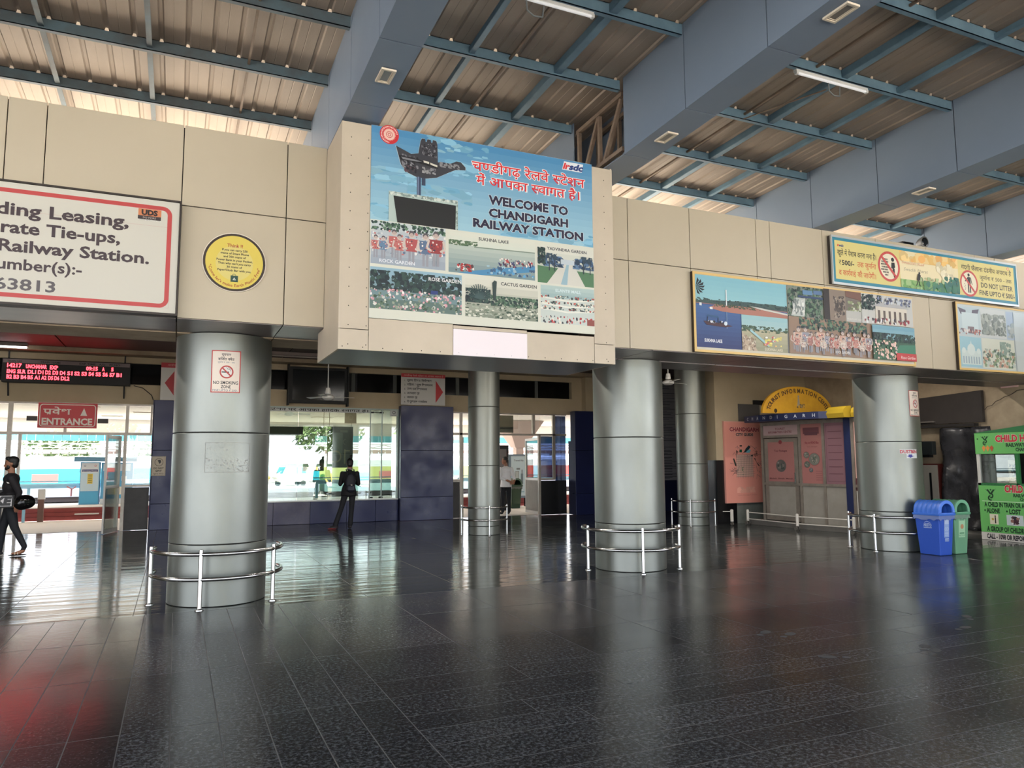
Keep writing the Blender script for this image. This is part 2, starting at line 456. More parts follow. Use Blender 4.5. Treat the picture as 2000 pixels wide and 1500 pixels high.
mb = MB(); mb.box(-14, -8, -0.30, 22, 20.45, -0.0009)
FLOOR = struct('floor', mb, JOINT)
_tm = {}
def tile(name, x0, y0, x1, y1, m):
    k = (name, m.name, round(x1-x0, 3), round(y1-y0, 3)); g = 0.0020
    if k not in _tm:
        b = MB(); wx, wy = (x1-x0)/2-g, (y1-y0)/2-g; e = 0.002
        b.hexa([(-wx, -wy, -0.0024), (wx, -wy, -0.0024), (wx, wy, -0.0024), (-wx, wy, -0.0024)],
               [(-wx+e, -wy+e, 0), (wx-e, -wy+e, 0), (wx-e, wy-e, 0), (-wx+e, wy-e, 0)])
        o = b.build(name, m, FLOOR); _tm[k] = o.data
    else:
        o = bpy.data.objects.new(name, _tm[k]); COL.objects.link(o); o.parent = FLOOR
    o.location = ((x0+x1)/2, (y0+y1)/2, 0)
    a = 0.0009
    o.rotation_euler = (rnd.uniform(-a, a), rnd.uniform(-a, a), 0)
# long strips running to the facade, left part
xs = [1.387-0.2715*i for i in range(0, 17)]
ys = [8.97, 7.76, 6.46, 5.15, 3.86, 2.57, 1.3]
for i in range(16):
    for j in range(6):
        tile('floor_strip', xs[i+1], ys[j+1], xs[i], ys[j], GR_MID if i >= 6 else GR_ROUGH)
# planks running along the hall, right foreground
row = [5.54, 5.15, 4.74, 4.47, 4.20, 3.86, 3.64, 3.37, 3.09, 2.81, 2.53, 2.25]
for j in range(len(row)-1):
    x = 1.387; first = [1.075, 1.62, 0.80, 1.075, 1.35][j % 5]
    while x < 9.3:
        l = first if x == 1.387 else 1.62
        tile('floor_plank', x, row[j+1], x+l, row[j], GR_ROUGH); x += l
# larger slabs between the planks and the columns
ys2 = [8.97, 7.75, 6.47, 5.54]
for j in range(3):
    x = 1.387
    while x < 14.6:
        tile('floor_slab', x, ys2[j+1], x+0.94, ys2[j], GR_ROUGH); x += 0.94
# the rest of the rough floor, out of sight
b = MB()
b.box(-14, -8, -0.0024, 22, 1.3, 0); b.box(-14, 1.3, -0.0024, -2.957, 8.968, 0); b.box(1.389, 1.3, -0.0024, 22, 2.248, 0)
b.box(9.6, 2.25, -0.0024, 22, 5.538, 0); b.box(14.6, 5.54, -0.0024, 22, 8.968, 0)
b.build('floor_margin', GR_ROUGH, FLOOR)
# polished tiles of the inner concourse
y = 8.972
while y < 20.3:
    x = -6.6
    while x < 15.4:
        tile('polished_tile', x, y, x+1.25, min(y+1.26, 20.44), GR_POL); x += 1.25
    y += 1.26
b = MB(); b.box(-14, 8.972, -0.0024, -6.602, 20.44, 0); b.box(15.66, 8.972, -0.0024, 22, 20.44, 0); b.build('polished_margin', GR_POL, FLOOR)
# dusty shoe prints on the granite
DUST = mat('pale_dust', S(92, 92, 92), 0.7)
fm = MB()
def shoe(cx, cy, a, l=0.27):
    pts = []
    for i in range(14):
        t = 2*pi*i/14; pts.append(t)
    for c0, ru, rv in ((0.045, 0.075, 0.045), (-0.10, 0.035, 0.032)):
        fm.add([(cx+(c0+ru*cos(t))*cos(a)-rv*sin(t)*sin(a), cy+(c0+ru*cos(t))*sin(a)+rv*sin(t)*cos(a), 0.0012) for t in pts], [tuple(range(14))])
for cx, cy, a in ((5.05, 5.55, 0.5), (5.2, 5.4, 0.4), (4.95, 4.65, 2.6), (5.9, 4.55, 0.6), (5.85, 4.42, 0.5), (6.9, 4.9, 0.2), (7.4, 5.2, 0.8), (6.4, 3.75, 2.4), (6.0, 3.35, 2.3), (5.35, 3.15, 2.2), (7.2, 4.3, 0.4), (6.6, 4.1, 0.1)):
    shoe(cx, cy, a)
o = fm.build('shoe_print', DUST, FLOOR); o['kind'] = 'stuff'

# ------------------------------------------------------------------ roof
ROOF = structroot('ceiling', (0, 0, 6.1))
def zr(y): return 6.15+(7.25-y)*0.030
def sheet(x0, n):
    b = MB(); P = [(x0, 0)]
    for i in range(n):
        a = x0+0.26*i
        P += [(a+0.035, 0), (a+0.050, 0.018), (a+0.080, 0.018), (a+0.095, 0), (a+0.178, 0), (a+0.184, 0.003), (a+0.19, 0)]
    P.append((x0+0.26*n, 0)); ya, yb = 12.0, -7.0
    V = [(x, ya, zr(ya)+h) for x, h in P]+[(x, yb, zr(yb)+h) for x, h in P]; m = len(P)
    b.add(V, [(i, i+1, m+i+1, m+i) for i in range(m-1)])
    V2 = [(x, y, z+0.004) for x, y, z in V]; b.add(V2, [(i+1, i, m+i, m+i+1) for i in range(m-1)])
    b.build('roof_sheet', ROOFM, ROOF)
x = -13.113
while x < 21: sheet(x, 4); x += 1.04
PY = [10.87, 9.66, 8.46, 7.25, 6.04, 4.83, 3.62, 2.41, 1.2, 0.0, -1.2, -2.4, -3.6, -4.8, -6.0]
BEAMS = [(-11.6, -11.2), (-7.4, -7.0), (-3.2, -2.8), (1.465, 1.85), (4.70, 5.10), (8.93, 9.35), (13.13, 13.55), (17.4, 17.8)]
bays = [(BEAMS[i][1], BEAMS[i+1][0]) for i in range(len(BEAMS)-1)]
for (xa, xb) in bays:
    for py in PY:
        z1 = zr(py)-0.003; z0 = z1-0.125; b = MB()
        b.box(xa+0.003, py-0.004, z0, xb-0.003, py+0.004, z1); b.box(xa+0.003, py-0.004, z0, xb-0.003, py+0.055, z0+0.008)
        b.box(xa+0.003, py-0.004, z1-0.006, xb-0.003, py+0.055, z1)
        b.build('purlin', PURLB if xa > 1.5 else PURL, ROOF)
cb = MB()  # bright chips stand for light leaking in above the purlins
for k in range(130):
    a = -13.113+0.26*k+0.065
    for py in PY:
        z = zr(py); cb.add([(a-0.012, py-0.010, z+0.012), (a+0.012, py-0.010, z+0.012), (a+0.022, py-0.008, z-0.014), (a-0.022, py-0.008, z-0.014), (a-0.012, py-0.02, z+0.012), (a+0.012, py-0.02, z+0.012)],
                          [(0, 1, 2, 3), (5, 4, 3, 2), (0, 4, 5, 1)])
o = cb.build('light_leak', mat('leak_light_tone', S(225, 205, 180), 0.4, 0.3), ROOF); o['kind'] = 'stuff'
# light struts between the purlins
def strut(x, j0, j1, wd=0.06, dz=0.10, m=None):
    m = m or (PURLB if x > 1.5 else PURL)
    for j in range(j0, j1):
        ya, yb = PY[j]-0.008, PY[j+1]+0.06
        b = MB(); b.bar((x, ya, zr(ya)-dz), (x, yb, zr(yb)-dz), wd, 0.008); b.bar((x-wd/2, ya, zr(ya)-dz+wd/2), (x-wd/2, yb, zr(yb)-dz+wd/2), 0.008, wd)
        b.build('roof_strut', m, ROOF)
for x in (-1.41, -0.42): strut(x, 0, 8, 0.05)
for x in (2.79, 3.85, 7.04, 7.95, 11.2, 12.3): strut(x, 0, 8, 0.085 if x in (3.85, 7.04) else 0.06)
for x in (0.58, 3.25, 6.6): strut(x, 0, 8, 0.022, 0.07, RUSTY)

# ------------------------------------------------------------------ clad roof beams
def zb(y): return 5.19+max(0, 7.55-y)*0.0349
JY = [11.95, 10.8, 9.6, 8.4, 7.19, 6.02, 4.83, 3.62, 2.42, 1.21, 0.0, -1.2, -2.4, -3.6, -4.8, -6.0]
BL = {1: 'blue grey clad roof beam over the left hall, beyond the white notice board', 0: 'blue grey clad roof beam farthest to the left, outside the picture',
      2: 'blue grey clad roof beam left of the light roof bay over the notice board',
      3: 'blue grey clad roof beam ending above the left end of the welcome billboard', 4: 'blue grey clad roof beam with an open truss end above the welcome billboard',
      5: 'blue grey clad roof beam ending at the left end of the yellow litter banner', 6: 'blue grey clad roof beam ending above the right end of the yellow litter banner',
      7: 'blue grey clad roof beam farthest to the right'}
for bi, (xa, xb) in enumerate(BEAMS):
    if bi in (0, 7): continue
    t = thing('roof_beam', BL[bi], 'beam', (xa, 7.2, 5.2))
    for j in range(len(JY)-1):
        ya, yb = JY[j]-0.006, JY[j+1]+0.006
        if bi in (3, 4) and ya > 8.3 and ya < 8.5: pass
        b = MB(); th = 0.012
        za, zc, ta, tb = zb(ya), zb(yb), zr(ya)-0.004, zr(yb)-0.004
        b.hexa([(xa, yb, zc), (xb, yb, zc), (xb, ya, za), (xa, ya, za)], [(xa, yb, zc+th), (xb, yb, zc+th), (xb, ya, za+th), (xa, ya, za+th)])
        opening = (bi == 4 and j in (3,))
        if not opening:
            b.hexa([(xa, yb, zc+th), (xa+th, yb, zc+th), (xa+th, ya, za+th), (xa, ya, za+th)], [(xa, yb, tb), (xa+th, yb, tb), (xa+th, ya, ta), (xa, ya, ta)])
        b.hexa([(xb-th, yb, zc+th), (xb, yb, zc+th), (xb, ya, za+th), (xb-th, ya, za+th)], [(xb-th, yb, tb), (xb, yb, tb), (xb, ya, ta), (xb-th, ya, ta)])
        b.build('cladding_panel', BLUEGREY, t)
    b = MB(); b.hexa([(xa+0.02, -6, zb(-6)+0.02), (xb-0.02, -6, zb(-6)+0.02), (xb-0.02, 7.18 if bi == 4 else 11.6, zb(8)+0.02), (xa+0.02, 7.18 if bi == 4 else 11.6, zb(8)+0.02)],
                   [(xa+0.02, -6, zr(-6)-0.03), (xb-0.02, -6, zr(-6)-0.03), (xb-0.02, 7.18 if bi == 4 else 11.6, zr(8)-0.03), (xa+0.02, 7.18 if bi == 4 else 11.6, zr(8)-0.03)])
    b.build('core', DARKGAP, t)
# open truss in the unclad end of the beam above the billboard
t = thing('roof_truss', 'open brown steel lattice truss showing in the unclad end of a roof beam', 'truss', (4.75, 7.6, 5.25))
for xx in (4.73, 5.02):
    for (a, bq) in (((7.24, 5.98), (8.35, 5.95)), ((7.24, 5.30), (8.35, 5.27))):
        b = MB(); b.bar((xx, a[0], a[1]), (xx, bq[0], bq[1]), 0.05); b.build('chord', RUSTY, t)
    for (a, bq) in (((8.30, 5.3), (8.30, 5.93)), ((8.18, 5.3), (7.80, 5.93)), ((7.78, 5.3), (7.78, 5.93)), ((7.68, 5.3), (7.27, 5.93))):
        b = MB(); b.bar((xx, a[0], a[1]), (xx, bq[0], bq[1]), 0.045); b.build('lattice_bar', RUSTY, t)

# ------------------------------------------------------------------ beam facade over the columns
FAC = structroot('wall_facade', (0, 8.4, 3.1))
ZB, ZM, ZT = 3.10, 4.31, 5.195
b = MB(); b.box(-12, 8.425, ZB+0.03, 18, 8.8, ZT-0.02); b.build('backing', DARKGAP, FAC)
top_j = [-11.2, -8.8, -7.2, -5.9, -5.6, -4.35, -3.1, -2.87, -1.637, -1.305, -0.05, 1.02, 1.46, 4.76, 5.52, 6.56, 7.78, 8.05, 9.12, 10.3, 11.5, 12.75, 13.3, 14.5, 15.7, 17, 18]
def panels(js, z0, z1):
    for a, c in zip(js, js[1:]):
        if 1.4 < a < 4.7: continue
        b = MB(); b.box(a+0.007, 8.4, z0+0.007, c-0.0024, 8.424, z1-0.0024); b.build('wall_panel', BEIGE, FAC, bevel=0.003)
panels(top_j, ZM, ZT); panels(top_j, ZB, ZM)
SOFF = mat('grey_soffit_panel', S(140, 132, 128), 0.35, 0.3, S(120, 112, 110), 2.0, 0.5, stretch=(0.4, 3, 1))
sj = [-12, -9, -6, -4.1, -2.05, -0.05, 1.02, 2.9, 4.75, 5.9, 7.7, 9.0, 10.3, 11.9, 13.2, 14.6, 16, 18]
for a, c in zip(sj, sj[1:]):
    b = MB(); b.box(a+0.006, 8.43, ZB, c-0.006, 9.30, ZB+0.02); b.build('soffit_panel', SOFF, FAC)
    b = MB(); b.box(a+0.006, 9.31, ZB-0.012, c-0.006, 10.0, ZB+0.02); b.build('soffit_panel', WALLD if a < 4 else SOFF, FAC)
b = MB(); b.box(-12, 8.8, 3.125, 18, 10.0, 3.5); b.box(-12, 9.7, 3.5, 18, 10.0, 4.35); b.build('lintel', WALLD, FAC)
# flat roof slab of the concourse behind (pale, sunlit) with its dark false ceiling below
b = MB(); b.box(-12, 8.8, 4.36, 18, 20.9, 4.55)
struct('trim_1', b, mat('terrace_screed', S(192, 186, 176), 0.9, 0, S(176, 168, 156), 0.6, 0.5))
MAROON = mat('brown_false_ceiling', S(88, 68, 60), 0.6, 0, S(76, 60, 54), 0.5, 0.5)
INC = structroot('ceiling_2', (0, 10, 4.3))
xx = -12
while xx < 18:
    yy = 10.0
    while yy < 20:
        b = MB(); b.box(xx+0.02, yy+0.02, 4.27, xx+2.38, min(yy+2.53, 20.19), 4.30); b.build('ceiling_panel', MAROON, INC); yy += 2.55
    xx += 2.4
b = MB(); b.box(-12, 10, 4.30, 18, 20.2, 4.355); b.build('backing', WALLD, INC)
b = MB(); b.box(-9, 19.7, 4.17, 11.9, 20.2, 4.269); b.build('cornice', WALLD, INC)

# ------------------------------------------------------------------ back wall of the concourse
BW = structroot('wall_back', (0, 20.2, 0))
Z3 = 3.02
b = MB()
b.box(-9, 20.2, Z3, 11.9, 20.45, 3.50); b.box(-9, 20.2, 4.02, 11.9, 20.45, 4.355); b.box(11.1, 20.19, 3.50, 11.9, 20.44, 4.02)
b.box(11.9, 20.1, 0, 16.2, 20.45, 4.355)
b.build('plaster', WALLP, BW)
for a, c in ((-9, -6.6), (-6.6, -4.2), (-4.2, -1.9), (-1.9, 0.4), (0.4, 2.7), (2.7, 4.25), (4.45, 5.5), (5.55, 7.35), (7.4, 8.3), (8.3, 9.9), (9.95, 11.08)):
    b = MB(); b.box(a+0.03, 20.3, 3.50, c-0.03, 20.34, 4.02); b.build('ventilator_pane', DARKGLASS, BW)
b = MB()
for a in (4.35, 5.52, 7.38, 9.93): b.box(a-0.05, 20.28, 3.50, a+0.05, 20.33, 4.02)
b.build('ventilator_post', mat('grey_ventilator_frame', S(84, 88, 84), 0.6), BW)
b = MB(); b.box(11.45, 19.95, 0, 11.9, 20.2, 4.27); b.build('pier', WALLP, BW)

# right hand side of the concourse
RW = structroot('wall_right', (15.6, 12, 0))
b = MB(); b.box(15.6, 3.0, 0, 15.9, 20.1, 4.355); b.build('plaster', WALLD, RW)
b = MB(); b.box(15.57, 9.5, 0, 15.60, 13.2, 0.30); b.build('skirting', CONC, RW)
b = MB(); b.box(15.585, 9.55, 3.06, 15.60, 9.9, 3.15)  # solid pale panel; the window's brightness is put into its colour
o = b.build('clerestory_opening', mat('painted_pink_daylight', S(245, 205, 200), 0.6), RW)
SB = structroot('wall_block', (12.5, 15.2, 0))
SB['kind'] = 'structure'
b = MB(); b.box(12.5, 15.2, 1.60, 15.6, 16.6, 4.355); b.build('plaster', WALLP, SB)
b = MB(); b.box(12.49, 15.19, 0, 13.1, 16.61, 1.60); b.build('black_dado', BLACK, SB)
b = MB(); b.box(13.1, 15.2, 0, 15.6, 16.6, 1.60); b.build('dado', mat('grey_marble', S(120, 124, 118), 0.3, 0, S(84, 90, 86), 4, 0.5), SB)
b = MB(); b.box(13.25, 15.17, 2.60, 13.95, 15.20, 3.05); b.build('patch_board', mat('dark_patch', S(88, 84, 80), 0.8), SB)
b = MB(); b.box(13.75, 15.15, 3.05, 14.6, 15.20, 3.16); b.build('shelf_rail', BLACKM, SB)
WL = structroot('wall_left', (-9, 14, 0))
b = MB(); b.box(-9.2, 8.8, 0, -9, 20.45, 4.355); b.build('plaster', WALLP, WL)
# ------------------------------------------------------------------ round columns
CP = [((0.50, 9.67), 0.545, 0.72, 3.10, [0.683, 1.945], 'large round steel column nearest the left, with a no smoking sticker'),
      ((6.32, 9.72), 0.53, 0.72, 3.10, [0.683, 1.945], 'large round steel column standing under the right end of the welcome billboard'),
      ((11.90, 9.68), 0.545, 0.72, 3.10, [0.683, 1.915], 'large round steel column beside the two dustbins'),
      ((6.30, 15.57), 0.355, 0.51, 4.27, [0.19, 1.51, 2.81], 'slim round steel column in the rear row, in front of the glazed doorway'),
      ((11.90, 15.41), 0.385, 0.53, 4.27, [0.21, 1.514, 2.76], 'slim round steel column in the rear row, behind the hanging fan')]
RL = ['curved two rail steel guard around the left large column', 'curved two rail steel guard around the column under the billboard',
      'curved two rail steel guard around the column beside the dustbins', 'curved two rail steel guard around the slim column by the glazed doorway',
      'curved two rail steel guard around the slim column left of the city guide panel']
POSTA = [[(-0.18, -0.515), (-0.616, -0.15), (0.534, -0.40), (0.42, 0.5), (-0.4, 0.55)], None, None, None, None]
for ci, ((cx, cy), R, RR, zt, js, lab) in enumerate(CP):
    t = thing('round_column', lab, 'column', (cx, cy, 0))
    zz = [0.0]+js+[zt]
    for a, c in zip(zz, zz[1:]):
        b = MB(); g = 0.005
        b.lathe([(R-0.02, a+g), (R-0.004, a+g), (R, a+g+0.004), (R, c-g-0.004), (R-0.004, c-g), (R-0.02, c-g)], 72, (cx, cy))
        b.build('cladding_band', STEEL, t, smooth=True)
    b = MB(); b.lathe([(0, 0.001), (R-0.015, 0.001), (R-0.015, zt-0.002), (0, zt-0.002)], 48, (cx, cy)); b.build('core', DARKGAP, t, smooth=True)
    t = thing('column_guard_rail', lab and RL[ci], 'guard rail', (cx, cy, 0))
    va = atan2(-cy, -cx)      # direction towards the hall
    n = 40; spread = 1.85
    for z in (0.60, 0.33):
        pts = [(cx+RR*cos(va-spread+2*spread*i/n), cy+RR*sin(va-spread+2*spread*i/n), z) for i in range(n+1)]
        b = MB(); b.tube(pts, 0.024 if ci < 3 else 0.019, 10); b.build('rail', CHROME, t, smooth=True)
    for da in ([-1.4, -0.24, 1.0], [-1.04, 0.24, 1.45], [-1.5, -0.4, 0.9], [-1.35, 0.23, 1.45], [-1.5, -0.13, 1.4])[ci]:
        px, py = cx+RR*cos(va+da), cy+RR*sin(va+da)
        r = 0.024 if ci < 3 else 0.018
        b = MB(); b.lathe([(0, 0.0), (r*2.0, 0.0), (r*1.9, 0.012), (r*1.15, 0.02), (r, 0.03), (r, 0.635), (r*0.9, 0.65), (0, 0.655)], 14, (px, py))
        b.build('post', CHROME, t, smooth=True)

# ------------------------------------------------------------------ stickers on the columns
INK = S(30, 28, 28); REDI = S(186, 56, 52); PAPER = S(226, 218, 204)
def nosmoke(a, w, h):
    a.rect(0, 0, w, h, S(236, 222, 206)); a.frame(0, 0, w, h, w*0.035, REDI)
    a.text('धूम्रपान', w*0.5, h*0.875, h*0.05, S(90, 80, 75), align='c', hindi=True, bold=0.02)
    a.text('वर्जित क्षेत्र', w*0.5, h*0.765, h*0.055, S(60, 56, 54), align='c', hindi=True, bold=0.02)
    a.text('जुर्माना ₹ 200 - तक', w*0.5, h*0.70, h*0.032, S(90, 100, 120), align='c', hindi=True)
    cx, cz, r = w*0.52, h*0.49, w*0.235
    a.circ(cx, cz, r, S(232, 226, 218)); a.rect(cx-r*0.7, cz-r*0.12, cx+r*0.35, cz+r*0.06, INK)
    a.line([(cx+r*0.0, cz+r*0.75), (cx+r*0.15, cz+r*0.45), (cx+r*0.45, cz+r*0.42), (cx+r*0.6, cz+r*0.12)], w*0.012, INK)
    a.line([(cx+r*0.25, cz+r*0.75), (cx+r*0.35, cz+r*0.55), (cx+r*0.62, cz+r*0.45)], w*0.012, INK)
    a.ring(cx, cz, r*0.80, r, REDI); a.line([(cx-r*0.62, cz+r*0.62), (cx+r*0.62, cz-r*0.62)], r*0.2, REDI)
    a.text('NO SMOKING', w*0.08, h*0.20, h*0.075, INK, x1=w*0.93, bold=0.02)
    a.text('ZONE', w*0.34, h*0.105, h*0.07, INK, x1=w*0.68, bold=0.02)
    a.text('FINE UPTO ₹ 200/-', w*0.07, h*0.03, h*0.05, S(80, 92, 120), x1=w*0.93)
def sticker(ci, px_ang, z0, w, h, fn, label, cat='sticker', name='sticker'):
    (cx, cy), R = CP[ci][0], CP[ci][1]
    a = Art(0.0004); fn(a, w, h)
    big = [(l, p, c) for l, p, c in a.p]; a.p = []
    for l, p, c in big:          # subdivide wide shapes so that they follow the curve
        x0 = min(q[0] for q in p); x1 = max(q[0] for q in p)
        k = max(1, int(math.ceil((x1-x0)/0.03)))
        for i in range(k):
            lo, hi = x0+(x1-x0)*i/k, x0+(x1-x0)*(i+1)/k
            q = _clipx(p and [p], hi); q = [[(-u, v) for u, v in s] for s in q]; q = _clipx(q, -lo); q = [[(-u, v) for u, v in s] for s in q]
            for s in q: a.p.append((l, s, c))
    f = fcyl(cx, cy, R, px_ang, z0)
    o = a.build(name, None, f); tag(o, label, cat)
    return o
def ang(ci, X, Y):
    (cx, cy), R = CP[ci][0], CP[ci][1]; return atan2(Y-cy, X-cx)
sticker(0, -1.885, 2.40, 0.32, 0.49, nosmoke, 'white no smoking sticker with red border on the left large column')
sticker(2, -1.705, 2.36, 0.31, 0.46, nosmoke, 'white no smoking sticker at the right edge of the column beside the dustbins')
def ghost(a, w, h):
    a.blobs(0, 0, w, h*0.5, 90, [S(160, 160, 154)], 0.008); a.blobs(0, h*0.4, w*0.5, h, 20, [S(162, 162, 156)], 0.01); a.frame(0.0, 0.0, w, h, 0.004, S(156, 156, 150))
def dust(a, w, h):
    a.rect(w*0.35, 0, w, h*0.55, S(226, 228, 228)); a.rect(0, h*0.5, w, h, S(214, 216, 214))
    a.text('DUSTBIN', w*0.02, h*0.56, h*0.36, S(190, 40, 60), x1=w*0.98, bold=0.04)
    a.poly([(w*0.46, h*0.42), (w*0.68, h*0.42), (w*0.68, h*0.26), (w*0.80, h*0.26), (w*0.57, h*0.04), (w*0.34, h*0.26), (w*0.46, h*0.26)], S(50, 56, 150))
sticker(0, -1.95, 1.49, 0.50, 0.34, ghost, 'faint scraped off poster residue on the left large column', 'residue', 'poster_residue')['kind'] = 'stuff'
sticker(2, -2.13, 1.62, 0.34, 0.155, dust, 'small sticker reading DUSTBIN with a blue arrow, on the column beside the bins')

# ------------------------------------------------------------------ welcome billboard box
BX0, BX1, BY, BZ0, BZ1 = 1.457, 4.75, 7.55, 2.745, 5.165
t = thing('welcome_billboard', 'big boxed welcome billboard with a blue sky poster and six place photos', 'billboard', (3.1, 7.9, 2.745))
b = MB(); b.box(BX0, BY+0.008, BZ0, BX0+0.02, 8.39, BZ1); b.box(BX0, 8.39, BZ0, BX0+0.02, 8.75, 3.09); b.build('side_sheet', BEIGE2, t)
b = MB(); b.box(BX1-0.02, BY+0.008, BZ0, BX1, 8.39, BZ1); b.box(BX1-0.02, 8.39, BZ0, BX1, 8.75, 3.09); b.build('side_sheet', BEIGE2, t)
b = MB(); b.box(BX0+0.02, BY+0.01, BZ0, BX1-0.02, 8.78, BZ0+0.015); b.build('underside', mat('grey_underside', S(120, 124, 126), 0.35, 0.3), t)
b = MB(); b.box(BX0+0.02, 8.74, BZ0+0.016, BX1-0.02, 8.76, 3.095); b.build('rear_sheet', BEIGE2, t)
b = MB(); b.box(BX0+0.02, BY+0.01, BZ1-0.02, BX1-0.02, 8.39, BZ1-0.01); b.build('top_sheet', BEIGE2, t)
for (a, z0, c, z1) in ((BX0, 2.962, 1.765, BZ1), (BX0, BZ0, 1.765, 2.956), (1.770, BZ0, 2.693, 3.085), (3.585, BZ0, 4.462, 3.06), (4.467, 2.98, BX1, 5.15), (4.467, BZ0, BX1, 2.974), (2.697, 3.04, 3.583, 3.075)):
    b = MB(); b.box(a, BY, z0, c, BY+0.007, z1); b.build('cover_sheet', BEIGE2, t, bevel=0.002)
b = MB(); b.box(2.697, BY-0.004, 2.748, 3.583, BY+0.006, 3.036); b.build('blank_label', mat('pinkish_paper', S(243, 232, 234), 0.6), t)
rv = MB()
for i in range(12):
    for xx in (BX0+0.10, BX0+0.285, BX1-0.12): rv.ell((xx, BY-0.001, 2.80+i*0.2), (0.006, 0.004, 0.006), 6)
for i in range(16): rv.ell((1.5+i*0.21, BY-0.001, 2.775), (0.006, 0.004, 0.006), 6)
o = rv.build('rivet', DARKGAP, t); o['kind'] = 'stuff'
b = MB(); b.box(1.767, BY-0.001, 3.088, 4.465, BY+0.006, 5.175); b.build('poster_backing', WHITE, t)
# the poster
A = Art(0.0003); W, H = 2.698, 2.085
SKYB, SKYL = S(70, 134, 178), S(160, 200, 212)
A.rect(0, 0, W, H, S(214, 214, 200))
A.grad(0, 0.98, W, H, SKYL, SKYB, 14)
for cx, cz, n, s in ((0.2, 1.55, 26, 0.10), (0.75, 1.42, 30, 0.12), (1.15, 1.75, 22, 0.10), (0.95, 2.0, 18, 0.09), (1.7, 1.15, 30, 0.13), (0.3, 1.15, 24, 0.11), (2.3, 1.1, 18, 0.1)):
    A.blobs(max(0, cx-0.35), cz-0.09, cx+0.4, min(H, cz+0.10), n, [S(128, 178, 200), S(140, 186, 204), S(112, 168, 196)], s, aspect=0.35, k=9)
# round railway emblem
A.circ(0.195, 2.01, 0.105, S(204, 44, 50)); A.circ(0.195, 2.01, 0.062, S(232, 190, 176))
A.ring(0.195, 2.01, 0.030, 0.036, S(190, 60, 60)); A.ring(0.195, 2.01, 0.012, 0.018, S(190, 60, 60))
A.layer += 1
for i in range(22):
    a = 2*pi*i/22; A.poly([(0.195+0.066*cos(a), 2.01+0.066*sin(a)), (0.195+0.072*cos(a+.1), 2.01+0.072*sin(a+.1)), (0.195+0.066*cos(a+.2), 2.01+0.066*sin(a+.2))], S(232, 190, 176), up=False)
for i in range(26):
    a = 0.2+4.6*i/26
    A.line([(0.195+0.080*cos(a), 2.01+0.080*sin(a)), (0.195+0.094*cos(a+0.05), 2.01+0.094*sin(a+0.05))], 0.008, S(240, 220, 210), up=False)
# open hand weathervane monument
HC, HD, HL = S(58, 58, 64), S(32, 32, 38), S(128, 128, 132)
hand = [(0.266, 1.90), (0.361, 1.865), (0.438, 1.835), (0.518, 1.855), (0.530, 1.93), (0.542, 1.998), (0.556, 2.03), (0.592, 2.032), (0.600, 2.0), (0.612, 2.0), (0.618, 2.032), (0.655, 2.034), (0.664, 2.0), (0.676, 2.0), (0.684, 2.036), (0.722, 2.030), (0.736, 1.99), (0.742, 1.789), (0.80, 1.80), (0.888, 1.797), (0.958, 1.835), (1.009, 1.835), (1.066, 1.783), (1.066, 1.75), (0.948, 1.735), (0.869, 1.692), (0.73, 1.612), (0.613, 1.584), (0.517, 1.579), (0.402, 1.618), (0.325, 1.70)]
A.poly([(x*1.012-0.0085, z*1.01-0.018) for x, z in hand], S(190, 205, 210)); A.poly(hand, HC)
A.blobs(0.33, 1.66, 0.52, 1.82, 50, [HL, HD, S(90, 88, 92)], 0.014); A.blobs(0.55, 1.83, 0.73, 1.98, 60, [HL, HD, S(96, 96, 100)], 0.013)
A.blobs(0.56, 1.64, 0.72, 1.71, 50, [HL, S(150, 150, 150), S(80, 80, 84)], 0.014); A.blobs(0.76, 1.74, 1.0, 1.80, 50, [HL, S(140, 140, 140)], 0.012); A.blobs(0.36, 1.62, 0.5, 1.70, 24, [S(92, 70, 76), HD], 0.014)
A.poly([(0.30, 1.80), (0.50, 1.79), (0.74, 1.745), (0.745, 1.715), (0.5, 1.745), (0.32, 1.75)], S(24, 24, 28))
A.poly([(0.325, 1.785), (0.50, 1.775), (0.56, 1.765), (0.5, 1.757), (0.345, 1.76)], HL); A.poly([(0.575, 1.783), (0.64, 1.775), (0.64, 1.752), (0.58, 1.76)], S(210, 205, 190)); A.poly([(0.65, 1.77), (0.735, 1.752), (0.735, 1.73), (0.655, 1.748)], S(210, 205, 190))
A.rect(0.558, 1.50, 0.60, 1.585, S(60, 70, 90)); A.rect(0.503, 1.385, 0.549, 1.59, S(58, 70, 96)); A.rect(0.512, 1.385, 0.524, 1.59, S(120, 136, 160)); 
A.poly([(0.194, 1.387), (0.976, 1.376), (0.976, 1.05), (0.197, 1.05)], S(176, 192, 184)); A.blobs(0.196, 1.345, 0.975, 1.385, 60, [S(130, 146, 140), S(200, 206, 196)], 0.02); A.blobs(0.952, 1.05, 0.976, 1.34, 24, [S(130, 146, 140)], 0.012)
A.poly([(0.245, 1.340), (0.952, 1.326), (0.947, 1.05), (0.290, 1.05)], S(30, 30, 30))
A.rect(0, 0, W, 1.05, S(212, 212, 196))
